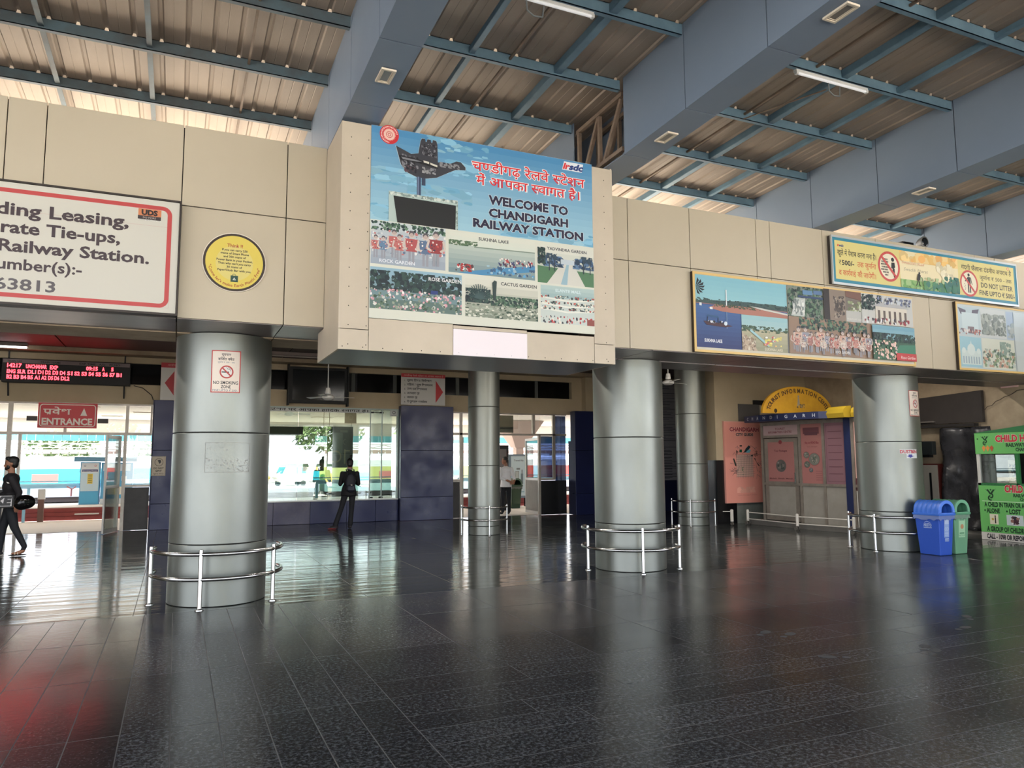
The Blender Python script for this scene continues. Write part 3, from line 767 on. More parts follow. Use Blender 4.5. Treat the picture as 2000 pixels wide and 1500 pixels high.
# headings
WH = S(240, 236, 230)
A.text('चण्डीगढ़ रेलवे स्टेशन', 1.145, 1.775, 0.098, S(214, 36, 44), x1=2.595, hindi=True, bold=0.012, outline=WH, ow=0.04)
A.text('में आपका स्वागत है।', 1.195, 1.615, 0.098, S(214, 36, 44), x1=2.52, hindi=True, bold=0.012, outline=WH, ow=0.04)
DK = S(34, 30, 56)
A.text('WELCOME TO', 1.345, 1.407, 0.098, DK, x1=2.365, bold=0.045, outline=S(224, 228, 226), ow=0.025)
A.text('CHANDIGARH', 1.347, 1.260, 0.094, DK, x1=2.362, bold=0.045, outline=S(224, 228, 226), ow=0.025)
A.text('RAILWAY STATION', 1.155, 1.120, 0.092, DK, x1=2.562, bold=0.045, outline=S(224, 228, 226), ow=0.025)
def irsdc(A, x, z, h, w):
    A.poly([(x+0.02*w, z-0.2*h), (x+0.98*w, z-0.2*h), (x+1.05*w, z+1.2*h), (x+0.12*w, z+1.2*h)], S(225, 228, 230)) if h > 0.05 else None
    A.text('ir', x+0.05*w, z, h, S(214, 50, 50), x1=x+0.36*w, bold=0.05, slant=0.35)
    A.text('sdc', x+0.34*w, z, h, S(36, 60, 120), x1=x+w, bold=0.05, slant=0.35)
irsdc(A, 2.285, 1.975, 0.075, 0.28)
# photo: rock garden figures
def figures(A, x0, z0, x1, z1, n, cols, hs):
    r = random.Random(n)
    for i in range(n):
        x = x0+(x1-x0)*(i+0.5)/n+r.uniform(-0.02, 0.02); h = hs*r.uniform(0.8, 1.1); z = z0+r.uniform(0, 0.1*(z1-z0))
        c = cols[i % len(cols)]; sk = S(206, 190, 178)
        A.rect(x-h*0.09, z, x-h*0.02, z+h*0.4, S(150, 150, 156)); A.rect(x+h*0.02, z, x+h*0.09, z+h*0.4, S(150, 150, 156), up=False)
        A.poly([(x-h*0.16, z+h*0.36), (x+h*0.16, z+h*0.36), (x+h*0.2, z+h*0.74), (x-h*0.2, z+h*0.74)], c)
        A.line([(x-h*0.2, z+h*0.72), (x-h*0.26, z+h*0.5), (x-h*0.12, z+h*0.42)], h*0.06, sk); A.line([(x+h*0.2, z+h*0.72), (x+h*0.26, z+h*0.5), (x+h*0.12, z+h*0.42)], h*0.06, sk)
        A.circ(x, z+h*0.86, h*0.1, sk, 10); A.circ(x, z+h*0.9, h*0.085, S(90, 84, 88), 8); A.circ(x, z+h*0.86, h*0.062, S(190, 170, 160), 8)
        A.blobs(x-h*0.14, z+h*0.4, x+h*0.14, z+h*0.7, 12, [S(200, 90, 84), S(230, 220, 210), S(60, 60, 80)], h*0.03)
def leaves(A, x0, z0, x1, z1, n, sz, dark=0): n = int(n*2.2); sz = sz*0.62; A.blobs(x0, z0, x1, z1, n, [S(46, 72, 62), S(70, 100, 78), S(30, 50, 52), S(100, 130, 104)] if not dark else [S(24, 40, 46), S(38, 58, 58), S(50, 76, 68)], sz)
x0, z0, x1, z1 = 0.008, 0.578, 0.832, 1.043
A.grad(x0, z0, x1, z1, S(150, 160, 172), S(196, 204, 204), 5); leaves(A, x0, z1-0.10, x1, z1, 60, 0.03)
A.blobs(x0, z0+0.12, x1, z1-0.08, 160, [S(214, 214, 210), S(170, 176, 186), S(196, 120, 116), S(110, 128, 150), S(232, 230, 224)], 0.018)
figures(A, x0+0.02, z0+0.05, x0+0.36, z1, 4, [S(190, 110, 104), S(100, 130, 158), S(184, 100, 96)], 0.30)
figures(A, x0+0.38, z0+0.02, x1-0.02, z1, 3, [S(176, 84, 84), S(92, 112, 140), S(150, 60, 62)], 0.38)
A.text('ROCK GARDEN', 0.10, 0.600, 0.036, S(225, 228, 230), x1=0.487, bold=0.02)
# sukhna lake
x0, z0, x1, z1 = 0.868, 0.572, 1.917, 1.03
A.rect(x0, z0, x1, z1, S(178, 190, 180)); A.grad(x0, z1-0.14, x1, z1, S(206, 212, 198), S(214, 214, 198), 3); A.grad(x0, z0, x1, z1-0.14, S(110, 136, 140), S(182, 192, 180), 6)
A.blobs(x0, z1-0.15, x0+0.34, z1-0.09, 50, [S(92, 116, 84), S(70, 96, 70)], 0.022, aspect=0.6); A.line([(x0+0.3, z1-0.15), (x1, z1-0.135)], 0.012, S(120, 136, 120))
A.poly([(x0+0.1, z0), (x0+0.55, z0+0.09), (x1, z0+0.17), (x1, z0+0.10), (x0+0.62, z0+0.03), (x0+0.4, z0)], S(74, 136, 176)); A.blobs(x0+0.45, z0+0.02, x1, z0+0.12, 40, [S(90, 150, 190), S(160, 190, 200), S(60, 90, 120)], 0.02)
A.blobs(x0+0.58, z0+0.12, x1-0.02, z0+0.22, 90, [S(180, 70, 70), S(60, 70, 110), S(220, 210, 200), S(90, 60, 70)], 0.012, aspect=1.6)
A.blobs(x0+0.08, z0+0.02, x0+0.3, z0+0.11, 40, [S(170, 50, 50), S(220, 214, 210), S(80, 60, 60)], 0.018)
A.text('SUKHNA LAKE', 1.22, 0.965, 0.036, S(44, 44, 48), x1=1.588, bold=0.02)
# yadvindra garden
x0, z0, x1, z1 = 1.951, 0.560, 2.695, 0.998
A.grad(x0, z0, x1, z1, S(160, 176, 160), S(216, 214, 200), 6); A.poly([(x0, z0), (x1, z0), (x1, z0+0.17), (x0, z0+0.20)], S(80, 120, 84))
A.poly([(x0+0.12, z0), (x1-0.12, z0), (x0+0.46, z0+0.27), (x0+0.33, z0+0.27)], S(206, 204, 192)); A.poly([(x0+0.3, z0), (x1-0.36, z0), (x0+0.41, z0+0.25), (x0+0.38, z0+0.25)], S(150, 180, 190))
A.blobs(x0, z0+0.2, x0+0.34, z0+0.33, 60, [S(60, 86, 120), S(40, 62, 84), S(90, 120, 150)], 0.03); A.blobs(x0+0.46, z0+0.2, x1, z0+0.33, 60, [S(60, 86, 120), S(40, 62, 84), S(90, 120, 150)], 0.03)
leaves(A, x0, z0+0.22, x0+0.1, z1-0.02, 40, 0.03, 1)
for px in (x1-0.05, x1-0.14, x0+0.15, x0+0.22):
    A.line([(px, z0+0.15), (px, z1-0.12)], 0.012, S(50, 60, 70)); A.blobs(px-0.04, z1-0.16, px+0.04, z1-0.08, 14, [S(50, 70, 84)], 0.02)
A.rect(x0+0.3, z0+0.24, x0+0.48, z0+0.30, S(190, 200, 204))
A.text('YADVINDRA GARDEN', 2.075, 0.958, 0.034, S(40, 44, 56), x1=2.60, bold=0.02)
# rose garden
x0, z0, x1, z1 = 0.006, 0.102, 1.022, 0.545
A.grad(x0, z0, x1, z1, S(80, 100, 84), S(150, 184, 200), 4); leaves(A, x0, z0+0.20, x1, z1-0.03, 170, 0.045, 1)
A.blobs(x0, z0, x1, z0+0.22, 260, [S(96, 120, 96), S(140, 150, 130), S(206, 206, 196), S(214, 160, 168), S(60, 84, 66)], 0.016)
A.blobs(x0, z0+0.12, x1, z0+0.22, 40, [S(226, 170, 180), S(240, 232, 226)], 0.014); A.rect(x0+0.66, z0+0.2, x0+0.74, z0+0.24, S(44, 60, 120))
A.text('ROSE GARDEN', 0.64, 0.450, 0.038, S(232, 232, 230), x1=1.012, bold=0.02)
# cactus garden
x0, z0, x1, z1 = 1.063, 0.095, 1.952, 0.52
A.grad(x0, z0, x1, z1, S(120, 130, 112), S(216, 214, 198), 6); leaves(A, x0, z0+0.16, x0+0.3, z0+0.32, 90, 0.03, 1); leaves(A, x0+0.3, z0+0.14, x1, z0+0.26, 110, 0.03)
A.blobs(x0, z0, x1, z0+0.15, 220, [S(160, 168, 150), S(206, 206, 190), S(60, 80, 66), S(110, 124, 104)], 0.02, aspect=0.6)
for i in range(16): A.line([(x0+0.16, z0+0.2), (x0+0.16+0.16*cos(0.2+i*0.18), z0+0.2+0.17*sin(0.2+i*0.18))], 0.009, S(60, 84, 84))
A.poly([(x0+0.33, z0+0.2), (x0+0.36, z0+0.2), (x0+0.375, z0+0.42), (x0+0.345, z0+0.43), (x0+0.32, z0+0.40)], S(44, 62, 60))
A.text('CACTUS GARDEN', 1.49, 0.480, 0.036, S(40, 44, 46), x1=1.937, bold=0.02)
# mall
x0, z0, x1, z1 = 1.987, 0.095, 2.695, 0.535
A.rect(x0, z0, x1, z1, S(196, 204, 196)); A.grad(x0, z1-0.14, x1, z1, S(150, 176, 176), S(176, 196, 190), 3)
for k, zz in enumerate((0.14, 0.20, 0.27)):
    A.line([(x0, z0+zz+0.03), (x0+0.35, z0+zz), (x1, z0+zz+0.03)], 0.02, S(226, 226, 214)); A.blobs(x0, z0+zz+0.02, x1, z0+zz+0.06, 50, [S(90, 110, 104), S(180, 90, 80), S(220, 214, 190), S(60, 70, 70)], 0.014)
A.blobs(x0, z0, x1, z0+0.09, 60, [S(60, 64, 70), S(180, 60, 60), S(224, 214, 200)], 0.012, aspect=1.6); A.rect(x1-0.1, z0, x1, z0+0.07, S(140, 70, 60))
A.text('ELANTE MALL', 2.18, 0.468, 0.034, S(206, 222, 220), x1=2.52, bold=0.02)
A.build('poster', t, fY(1.767, BY-0.001, 3.088))

# ------------------------------------------------------------------ white leasing notice board (left, partly out of the picture)
t = thing('notice_board', 'long white notice board with red border about building leasing', 'notice board', (-3, 8.33, 3.12))
b = MB(); b.box(-6.4, 8.29, 3.125, -0.06, 8.395, 4.295); b.build('board', mat('aged_white_board', S(206, 202, 188), 0.5), t, bevel=0.004)
b = MB()
for r in ((-6.42, 3.10, -0.045, 3.122), (-6.42, 4.297, -0.045, 4.312), (-0.058, 3.122, -0.045, 4.297), (-6.42, 3.122, -6.402, 4.297)): b.box(r[0], 8.27, r[1], r[2], 8.396, r[3])
b.build('frame', mat('dark_bronze_frame', S(50, 40, 34), 0.5), t)
A = Art(0.0004); TX = S(66, 52, 56)
A.frame(-6.4+0.13+4, 0.055, 3.87, 1.115, 0.042, S(190, 70, 68), 0.09)
A.frame(-6.4+0.13+4, 0.055, 3.87, 0.9, 0.001, S(190, 70, 68))
A.rtext('Regarding Building Leasing,', 3.475, 0.858, 0.118, TX, 'Leasing,', 0.69, 0.028)
A.rtext('Corporate Tie-ups,', 3.405, 0.680, 0.116, TX, 'Tie-ups,', 0.64, 0.028)
A.rtext('at Chandigarh Railway Station.', 3.675, 0.500, 0.114, TX, 'Station.', 0.618, 0.028)
A.rtext('Contact Number(s):-', 3.085, 0.325, 0.105, TX, 'ber(s):-', 0.488, 0.022)
A.rtext('63813', 2.87, 0.130, 0.106, S(92, 86, 88), '3813', 0.39, 0.022)
A.rect(3.556, 0.998, 3.768, 1.07, S(206, 128, 84)); A.rect(3.553, 0.960, 3.766, 0.998, S(60, 50, 50)); A.text('UDS', 3.585, 1.008, 0.052, S(40, 30, 30), x1=3.735, bold=0.06)
A.text('DO MORE', 3.60, 0.970, 0.018, S(190, 180, 170), x1=3.72); A.rect(3.553, 0.948, 3.766, 0.957, S(226, 224, 216)); A.text('Updater Services Pvt. Ltd.', 3.56, 0.9495, 0.007, S(60, 50, 50), x1=3.76)
A.build('lettering', t, fY(-4.0, 8.29, 3.12))

# round yellow sign
t = thing('round_sign', 'round yellow sign about carrying a paper or cloth bag, on the beige facade', 'sign', (0.497, 8.39, 3.745))
b = MB(); R = 0.325
b.prism([(R*cos(2*pi*i/48), R*sin(2*pi*i/48)) for i in range(48)], lambda u, v: (0.497+u, 8.383, 3.745+v), lambda u, v: (0.497+u, 8.398, 3.745+v)); b.build('disc', mat('white_vinyl', S(226, 216, 200), 0.5), t)
A = Art(0.0004)
A.circ(0, 0, 0.316, S(54, 40, 30), 48); A.circ(0, 0, 0.292, S(224, 202, 88), 48); A.circ(0, -0.01, 0.19, S(222, 206, 120), 40)
A.text('Think !!', 0, 0.165, 0.036, S(170, 56, 40), align='c', bold=0.02)
for i, s in enumerate(('If you can carry 250', 'grams of Smart Phone', 'and 350 grams of', 'Power Bank in your Pocket,', "Then why can't you carry", '30 grams of', 'Paper/Cloth Bag with you.')):
    A.text(s, 0, 0.122-0.037*i, 0.0215, S(62, 50, 40), align='c', bold=0.03, sx=1.05)
A.rect(-0.035, -0.215, 0.04, -0.145, S(40, 74, 62)); A.ring(0.0, -0.145, 0.014, 0.019, S(60, 80, 70), 12, 0, pi); A.poly([(-0.015, -0.195), (0.02, -0.195), (0.002, -0.165)], S(214, 220, 206)); A.poly([(-0.004, -0.189), (0.01, -0.189), (0.003, -0.178)], S(40, 74, 62))
A.text('"Come let\'s make Earth Plastic Free"', 0, 0, 0.030, S(170, 70, 40), align='c', bold=0.015, arc=None)
q = [p for p in A.p if p[0] == A.layer]; A.p = [p for p in A.p if p[0] != A.layer]
for l, pts, c in q:
    A.p.append((l, [((0.268-v)*sin(u*1.18/0.268), -(0.268-v)*cos(u*1.18/0.268)) for u, v in pts], c))
A.build('print', t, fY(0.497, 8.383, 3.745))

# ------------------------------------------------------------------ long photo banners on the right
def banner(name, label, x0, x1, z0, z1, y, fcol, group=None):
    t = thing(name, label, 'banner', ((x0+x1)/2, y+0.05, z0), group)
    b = MB(); b.box(x0, y, z0, x1, 8.397, z1); b.build('board', mat('banner_board', S(60, 48, 38), 0.6), t)
    b = MB(); wf = 0.035
    for r in ((x0, z0, x1, z0+wf), (x0, z1-wf, x1, z1), (x0, z0+wf, x0+wf, z1-wf), (x1-wf, z0+wf, x1, z1-wf)): b.box(r[0], y-0.008, r[1], r[2], y, r[3])
    b.build('frame', fcol, t)
    return t
GOLD = mat('pale_gold_frame', S(226, 192, 122), 0.45)
t = banner('photo_banner', 'long yellow framed photo banner with a blue lake photo at its left', 6.547, 11.009, 3.111, 4.259, 8.345, GOLD)
A = Art(0.0004)
A.rect(0.03, 0.03, 4.40, 1.11, S(206, 200, 180))
x0, z0, x1, z1 = 0.04, 0.07, 1.72, 1.10
A.rect(x0, z0, x1, z1, S(54, 84, 136)); A.grad(x0, 0.70, x1, z1, S(150, 200, 206), S(130, 186, 200), 6); A.grad(x0, z0, x1, 0.68, S(34, 48, 104), S(66, 104, 158), 10)
A.poly([(x0, 0.735), (0.4, 0.755), (1.0, 0.775), (x1, 0.76), (x1, 0.69), (x0, 0.70)], S(60, 84, 84)); A.blobs(x0, 0.70, x1, 0.775, 120, [S(44, 66, 64), S(66, 90, 84)], 0.025, aspect=0.5)
A.poly([(x0, 0.70), (x1, 0.69), (x1, 0.675), (x0, 0.69)], S(150, 110, 110))
A.poly([(0.25, 0.64), (0.38, 0.69), (0.8, 0.70), (1.2, 0.69), (x1, 0.65), (x1, 0.58), (1.1, 0.58), (0.5, 0.60)], S(176, 120, 104)); A.blobs(0.36, 0.66, 1.2, 0.715, 90, [S(60, 80, 60), S(84, 96, 70)], 0.02, aspect=0.6)
A.poly([(1.0, 0.715), (1.15, 0.71), (1.72, 0.655), (1.72, 0.63), (1.2, 0.68)], S(206, 206, 196)); A.rect(0.565, 0.69, 0.585, 0.92, S(226, 230, 230)); A.rect(0.57, 0.36, 0.582, 0.60, S(120, 146, 180))
A.poly([(0.16, 0.445), (0.22, 0.39), (0.55, 0.375), (0.68, 0.40), (0.5, 0.43)], S(70, 40, 50)); A.line([(0.22, 0.43), (0.24, 0.51)], 0.01, INK); A.line([(0.42, 0.41), (0.42, 0.50)], 0.01, INK); A.poly([(0.21, 0.52), (0.44, 0.50), (0.42, 0.53), (0.24, 0.54)], S(50, 90, 130)); A.blobs(0.25, 0.42, 0.52, 0.46, 14, [INK, S(226, 230, 236)], 0.025); A.circ(0.55, 0.43, 0.03, S(214, 226, 236))
for i in range(7): A.poly([(0.05, 0.93), (0.05+0.16*cos(1.4-i*0.42), 0.93+0.13*sin(1.4-i*0.42)), (0.05+0.13*cos(1.1-i*0.42), 0.93+0.10*sin(1.1-i*0.42))], S(34, 38, 44))
A.rect(0.10, 0.66, 0.14, 0.70, S(226, 230, 230)); A.rect(0.28, 0.62, 0.33, 0.65, S(226, 230, 230))
A.text('SUKHNA LAKE', 0.175, 0.150, 0.045, S(230, 232, 236), x1=0.485, bold=0.03)
x0, z0, x1, z1 = 0.84, 0.07, 1.71, 0.585
A.grad(x0, z0, x1, z1-0.2, S(150, 150, 124), S(186, 180, 150), 5); A.grad(x0, z1-0.2, x1, z1, S(170, 200, 200), S(150, 194, 200), 3); A.blobs(x0, z1-0.24, x1, z1-0.15, 80, [S(80, 104, 80), S(60, 84, 66)], 0.03, aspect=0.6)
A.poly([(x0, z0), (x0+0.28, z0), (x0+0.2, z0+0.12), (x0, z0+0.26)], S(190, 170, 146)); A.blobs(x0, z0, x0+0.25, z0+0.22, 80, [S(170, 150, 130), S(206, 196, 176), S(140, 120, 104)], 0.02)
A.line([(x0+0.15, z0+0.30), (x0+0.5, z0+0.08)], 0.035, S(160, 200, 206)); A.blobs(x0+0.4, z0+0.08, x0+0.75, z0+0.24, 30, [S(214, 110, 104), S(226, 214, 120), S(226, 226, 220)], 0.03, aspect=0.6)
A.text('SUKHNA LAKE', x0+0.42, z0+0.015, 0.04, S(214, 206, 180), x1=x0+0.76, bold=0.02)
x0, x1 = 1.725, 2.44
A.rect(x0, 0.62, x1, 1.10, S(130, 136, 124)); leaves(A, x0, 0.62, x1, 1.10, 160, 0.045); A.rect(x0+0.3, 0.98, x0+0.5, 1.05, S(100, 140, 176)); A.rect(x0+0.52, 1.0, x1-0.02, 1.06, S(90, 120, 160)); A.rect(x0+0.2, 0.93, x1, 0.96, S(50, 70, 110)); A.poly([(x0+0.05, 0.64), (x0+0.32, 0.64), (x0+0.35, 0.92), (x0+0.16, 0.92)], S(190, 196, 190)); A.blobs(x0+0.08, 0.66, x0+0.32, 0.9, 50, [S(220, 222, 216), S(130, 140, 136)], 0.02, aspect=2)
A.rect(x0, 0.07, x1+1.0, 0.63, S(150, 124, 104)); leaves(A, x0+0.2, 0.45, x1+0.9, 0.63, 110, 0.045)
x0, x1 = 2.44, 3.42
A.rect(x0, 0.63, x1, 1.11, S(120, 110, 100)); A.rect(x0, 0.63, x0+0.12, 1.11, S(44, 36, 34)); A.rect(x0+0.12, 0.63, x0+0.46, 1.11, S(140, 124, 110)); A.blobs(x0+0.2, 0.66, x0+0.44, 1.02, 70, [S(90, 80, 74), S(160, 146, 130), S(70, 62, 58)], 0.03)
A.poly([(x0+0.46, 0.63), (x1, 0.63), (x1, 0.84), (x0+0.46, 0.80)], S(186, 186, 180)); A.blobs(x0+0.5, 0.8, x1, 0.96, 60, [S(150, 160, 120), S(206, 210, 190), S(110, 120, 90)], 0.03); A.poly([(x0+0.46, 1.11), (x1-0.1, 1.11), (x1-0.02, 0.96), (x0+0.46, 1.02)], S(120, 84, 70)); A.rect(x1-0.16, 0.72, x1-0.12, 0.98, S(110, 84, 70))
A.text('MUSEUM & ART GALLERY', x0+0.48, 0.66, 0.03, S(220, 216, 206), x1=x0+0.84)
figures(A, 1.75, 0.10, 3.40, 0.5, 15, [S(186, 126, 112), S(206, 170, 150), S(150, 150, 160), S(190, 110, 100)], 0.36)
figures(A, 1.80, 0.08, 3.40, 0.4, 12, [S(196, 140, 126), S(214, 200, 186), S(170, 120, 110)], 0.27)
A.text('ROCK GARDEN', 2.62, 0.115, 0.04, S(230, 226, 220), x1=2.92, bold=0.02)
x0, x1 = 3.43, 4.39
A.rect(x0-0.2, 0.63, x1, 1.11, S(196, 196, 190)); leaves(A, x0-0.2, 0.85, x0+0.25, 1.1, 80, 0.04, 1); A.rect(x0+0.1, 0.64, x1-0.15, 0.92, S(214, 206, 190)); A.poly([(x0+0.02, 0.92), (x1-0.1, 0.92), (x1-0.2, 0.98), (x0+0.2, 0.98)], S(176, 176, 176)); A.blobs(x0+0.15, 0.96, x1-0.02, 1.08, 60, [S(110, 120, 150), S(200, 206, 210), S(80, 84, 104)], 0.03)
for i in range(6): A.rect(x0+0.15+i*0.12, 0.66, x0+0.2+i*0.12, 0.86, S(96, 84, 76))
A.blobs(x0-0.18, 0.64, x1-0.1, 0.74, 60, [S(150, 50, 60), S(60, 50, 60), S(220, 220, 220)], 0.02, aspect=1.7)
A.grad(x0, 0.35, x1, 0.62, S(150, 190, 196), S(110, 160, 180), 4); A.rect(x0, 0.07, x1, 0.40, S(60, 96, 76)); A.blobs(x0+0.3, 0.36, x1, 0.5, 80, [S(36, 60, 60), S(50, 80, 70)], 0.035); leaves(A, x0, 0.30, x0+0.3, 0.5, 50, 0.05, 1); A.poly([(x0+0.4, 0.12), (x1, 0.2), (x1, 0.34), (x0+0.6, 0.32)], S(66, 130, 104))
A.blobs(x0, 0.08, x0+0.55, 0.38, 130, [S(56, 100, 72), S(80, 120, 90), S(236, 206, 196), S(226, 190, 170)], 0.025); A.rect(x0+0.5, 0.07, x1, 0.19, S(196, 70, 70)); A.text('Rose Garden', x0+0.60, 0.10, 0.05, S(240, 226, 220), x1=x1-0.03, slant=0.15)
A.build('print', t, lambda u, v, o: (6.547+u*1.0072, 8.345-o, 3.111+v*1.0072))
t = banner('photo_banner', 'faded yellow framed photo banner at the right edge below the litter banner', 12.087, 16.52, 3.111, 4.29, 8.345, GOLD)
A = Art(0.0004); A.rect(0.03, 0.03, 4.37, 1.14, S(196, 206, 206))
A.rect(0.05, 0.62, 0.62, 1.1, S(186, 204, 208)); A.poly([(0.05, 1.08), (0.25, 1.04), (0.25, 0.98), (0.12, 0.96)], S(100, 96, 110)); A.poly([(0.6, 1.08), (0.42, 1.05), (0.4, 0.98), (0.55, 0.97)], S(100, 96, 110)); A.rect(0.14, 0.68, 0.56, 1.0, S(200, 216, 218)); A.rect(0.28, 0.64, 0.44, 0.76, S(130, 116, 120)); A.blobs(0.05, 0.62, 0.62, 0.72, 40, [S(190, 130, 120), S(220, 214, 210), S(110, 90, 96)], 0.02, aspect=1.6)
A.rect(0.63, 0.6, 1.3, 1.1, S(206, 212, 210)); A.blobs(0.65, 0.64, 1.3, 1.02, 130, [S(150, 160, 154), S(170, 178, 170), S(130, 140, 136)], 0.05); A.rect(1.32, 0.6, 2.4, 1.1, S(176, 196, 216)); A.blobs(1.34, 0.62, 2.4, 0.9, 60, [S(160, 176, 180), S(190, 200, 200)], 0.06)
A.rect(0.05, 0.06, 0.60, 0.58, S(160, 200, 210)); A.rect(0.08, 0.1, 0.58, 0.34, S(206, 220, 216)); A.circ(0.33, 0.36, 0.10, S(214, 226, 222)); A.circ(0.14, 0.34, 0.05, S(214, 226, 222)); A.circ(0.52, 0.34, 0.05, S(214, 226, 222)); A.poly([(0.31, 0.44), (0.35, 0.44), (0.33, 0.52)], S(214, 226, 222))
for i in range(7): A.rect(0.11+i*0.066, 0.12, 0.14+i*0.066, 0.24, S(160, 180, 190))
A.rect(0.62, 0.06, 1.5, 0.58, S(216, 220, 206)); A.blobs(0.62, 0.08, 1.5, 0.4, 140, [S(140, 160, 130), S(206, 170, 150), S(190, 200, 190), S(110, 130, 120)], 0.035); A.blobs(1.1, 0.3, 1.4, 0.54, 40, [S(150, 170, 160)], 0.04); A.grad(1.52, 0.06, 4.3, 1.1, S(200, 208, 204), S(206, 220, 226), 4)
A.build('print', t, lambda u, v, o: (12.087+u*1.0072, 8.345-o, 3.111+v*1.0072))

# yellow litter banner
t = thing('litter_banner', 'yellow banner with teal border reading DO NOT LITTER, standing proud above the photo banners', 'banner', (11.4, 8.36, 4.33))
b = MB(); b.box(9.225, 8.32, 4.335, 13.765, 8.397, 5.10); b.build('box', mat('dark_banner_box', S(56, 50, 46), 0.6), t)
b = MB()
for r in ((9.22, 4.322, 13.77, 4.358), (9.22, 5.075, 13.77, 5.107), (9.22, 4.358, 9.24, 5.075), (13.75, 4.358, 13.77, 5.075)): b.box(r[0], 8.31, r[1], r[2], 8.34, r[3])
b.build('frame', mat('silver_trim', S(200, 204, 204), 0.4, 0.5), t)
A = Art(0.0004); YL = S(222, 208, 134)
A.rect(0.01, 0.03, 4.415, 0.74, S(52, 136, 158)); A.rect(0.065, 0.085, 4.345, 0.69, YL)
irsdc(A, 0.11, 0.60, 0.035, 0.14)
A.text('खुले में पेशाब करना मना है।', 0.116, 0.465, 0.075, S(60, 58, 40), x1=0.945, hindi=True, bold=0.015)
A.text('₹', 0.14, 0.315, 0.07, S(60, 58, 40)); A.text('500/-', 0.20, 0.315, 0.075, S(40, 40, 36), x1=0.46, bold=0.03)
A.text('तक जुर्माना', 0.53, 0.315, 0.075, S(206, 100, 56), x1=0.935, hindi=True, bold=0.015)
A.text('व कार्रवाई की जायेगी।', 0.13, 0.155, 0.075, S(206, 100, 56), x1=0.92, hindi=True, bold=0.015)
def prohibit(cx, cz, r):
    A.circ(cx, cz, r, S(236, 226, 200)); 
    return lambda: (A.ring(cx, cz, r*0.84, r, S(204, 80, 76)), A.line([(cx-r*0.66, cz+r*0.62), (cx+r*0.62, cz-r*0.66)], r*0.17, S(204, 80, 76)))
cx, cz, r = 1.225, 0.392, 0.245
f = prohibit(cx, cz, r)
for i in range(7):
    for j in range(6):
        x = cx-r*0.72+j*0.026+(i % 2)*0.012; z = cz-r*0.62+i*0.042
        if (x-cx)**2+(z-cz)**2 < (0.8*r)**2 and x < cx-0.02: A.rect(x, z, x+0.018, z+0.026, INK)
A.circ(cx+0.09, cz+0.12, 0.034, INK, 14); A.poly([(cx+0.06, cz+0.07), (cx+0.13, cz+0.075), (cx+0.14, cz+0.0), (cx+0.09, cz-0.03), (cx+0.05, cz-0.02)], INK); A.poly([(cx+0.075, cz-0.02), (cx+0.125, cz-0.02), (cx+0.13, cz-0.17), (cx+0.10, cz-0.17)], INK); f()
A.rect(1.475, 0.085, 2.87, 0.69, S(236, 222, 180)); A.blobs(1.475, 0.52, 2.87, 0.69, 50, [S(232, 190, 110), S(236, 206, 140), S(232, 176, 100)], 0.10, k=9); A.blobs(2.3, 0.26, 2.8, 0.62, 22, [S(226, 214, 176), S(232, 222, 190)], 0.09, k=10)
A.blobs(1.475, 0.085, 2.0, 0.22, 50, [S(110, 160, 90), S(140, 180, 110), S(160, 190, 130)], 0.07, k=8); A.blobs(2.0, 0.085, 2.87, 0.24, 80, [S(90, 150, 96), S(70, 130, 96), S(130, 170, 110), S(60, 120, 100)], 0.06, k=8); A.blobs(2.5, 0.09, 2.87, 0.36, 30, [S(60, 120, 96), S(50, 110, 100)], 0.06, k=8); A.blobs(1.9, 0.22, 2.5, 0.3, 12, [S(170, 190, 140)], 0.05)
A.text('Swachh Rail', 1.51, 0.475, 0.052, S(232, 180, 150), x1=2.03, slant=0.3); A.text('Swachh Bharat', 1.56, 0.365, 0.052, S(160, 150, 120), x1=2.12, slant=0.3)
wx, wz = 1.87, 0.19
A.circ(wx+0.05, wz+0.16, 0.022, INK, 12); A.poly([(wx+0.0, wz+0.15), (wx+0.06, wz+0.13), (wx+0.04, wz+0.04), (wx-0.03, wz+0.04)], INK); A.line([(wx, wz+0.05), (wx-0.04, wz-0.04), (wx-0.06, wz-0.05)], 0.016, INK); A.line([(wx+0.01, wz+0.05), (wx+0.02, wz-0.04), (wx+0.04, wz-0.05)], 0.016, INK); A.line([(wx+0.03, wz+0.12), (wx+0.09, wz+0.08), (wx+0.10, wz-0.05)], 0.008, INK)
cx, cz, r = 3.135, 0.300, 0.228
f = prohibit(cx, cz, r)
A.circ(cx, cz+0.145, 0.028, INK, 14); A.rect(cx-0.035, cz-0.01, cx+0.04, cz+0.11, INK); A.rect(cx-0.035, cz-0.16, cx-0.006, cz, INK); A.rect(cx+0.01, cz-0.16, cx+0.038, cz, INK); A.line([(cx-0.03, cz+0.09), (cx-0.10, cz+0.03)], 0.018, INK); A.line([(cx+0.045, cz+0.1), (cx+0.075, cz-0.02)], 0.014, INK)
for i in range(5): A.rect(cx-0.12+0.014*(i % 2), cz-0.02-i*0.025, cx-0.105+0.014*(i % 2), cz-0.008-i*0.025, INK)
f()
A.text('गंदगी फैलाना दंडनीय अपराध है', 2.96, 0.535, 0.07, S(70, 66, 50), x1=4.27, hindi=True, bold=0.01)
A.text('जुर्माना ₹ 500 - तक', 3.42, 0.400, 0.06, S(70, 66, 50), x1=4.27, hindi=True, bold=0.01)
A.text('DO NOT LITTER', 3.44, 0.262, 0.085, S(44, 44, 40), x1=4.285, bold=0.02)
A.text('FINE UPTO ₹ 500/-', 3.39, 0.130, 0.082, S(44, 44, 40), x1=4.33, bold=0.02)
A.circ(4.19, 0.655, 0.028, S(214, 110, 90)); A.circ(4.19, 0.655, 0.016, S(240, 214, 180))
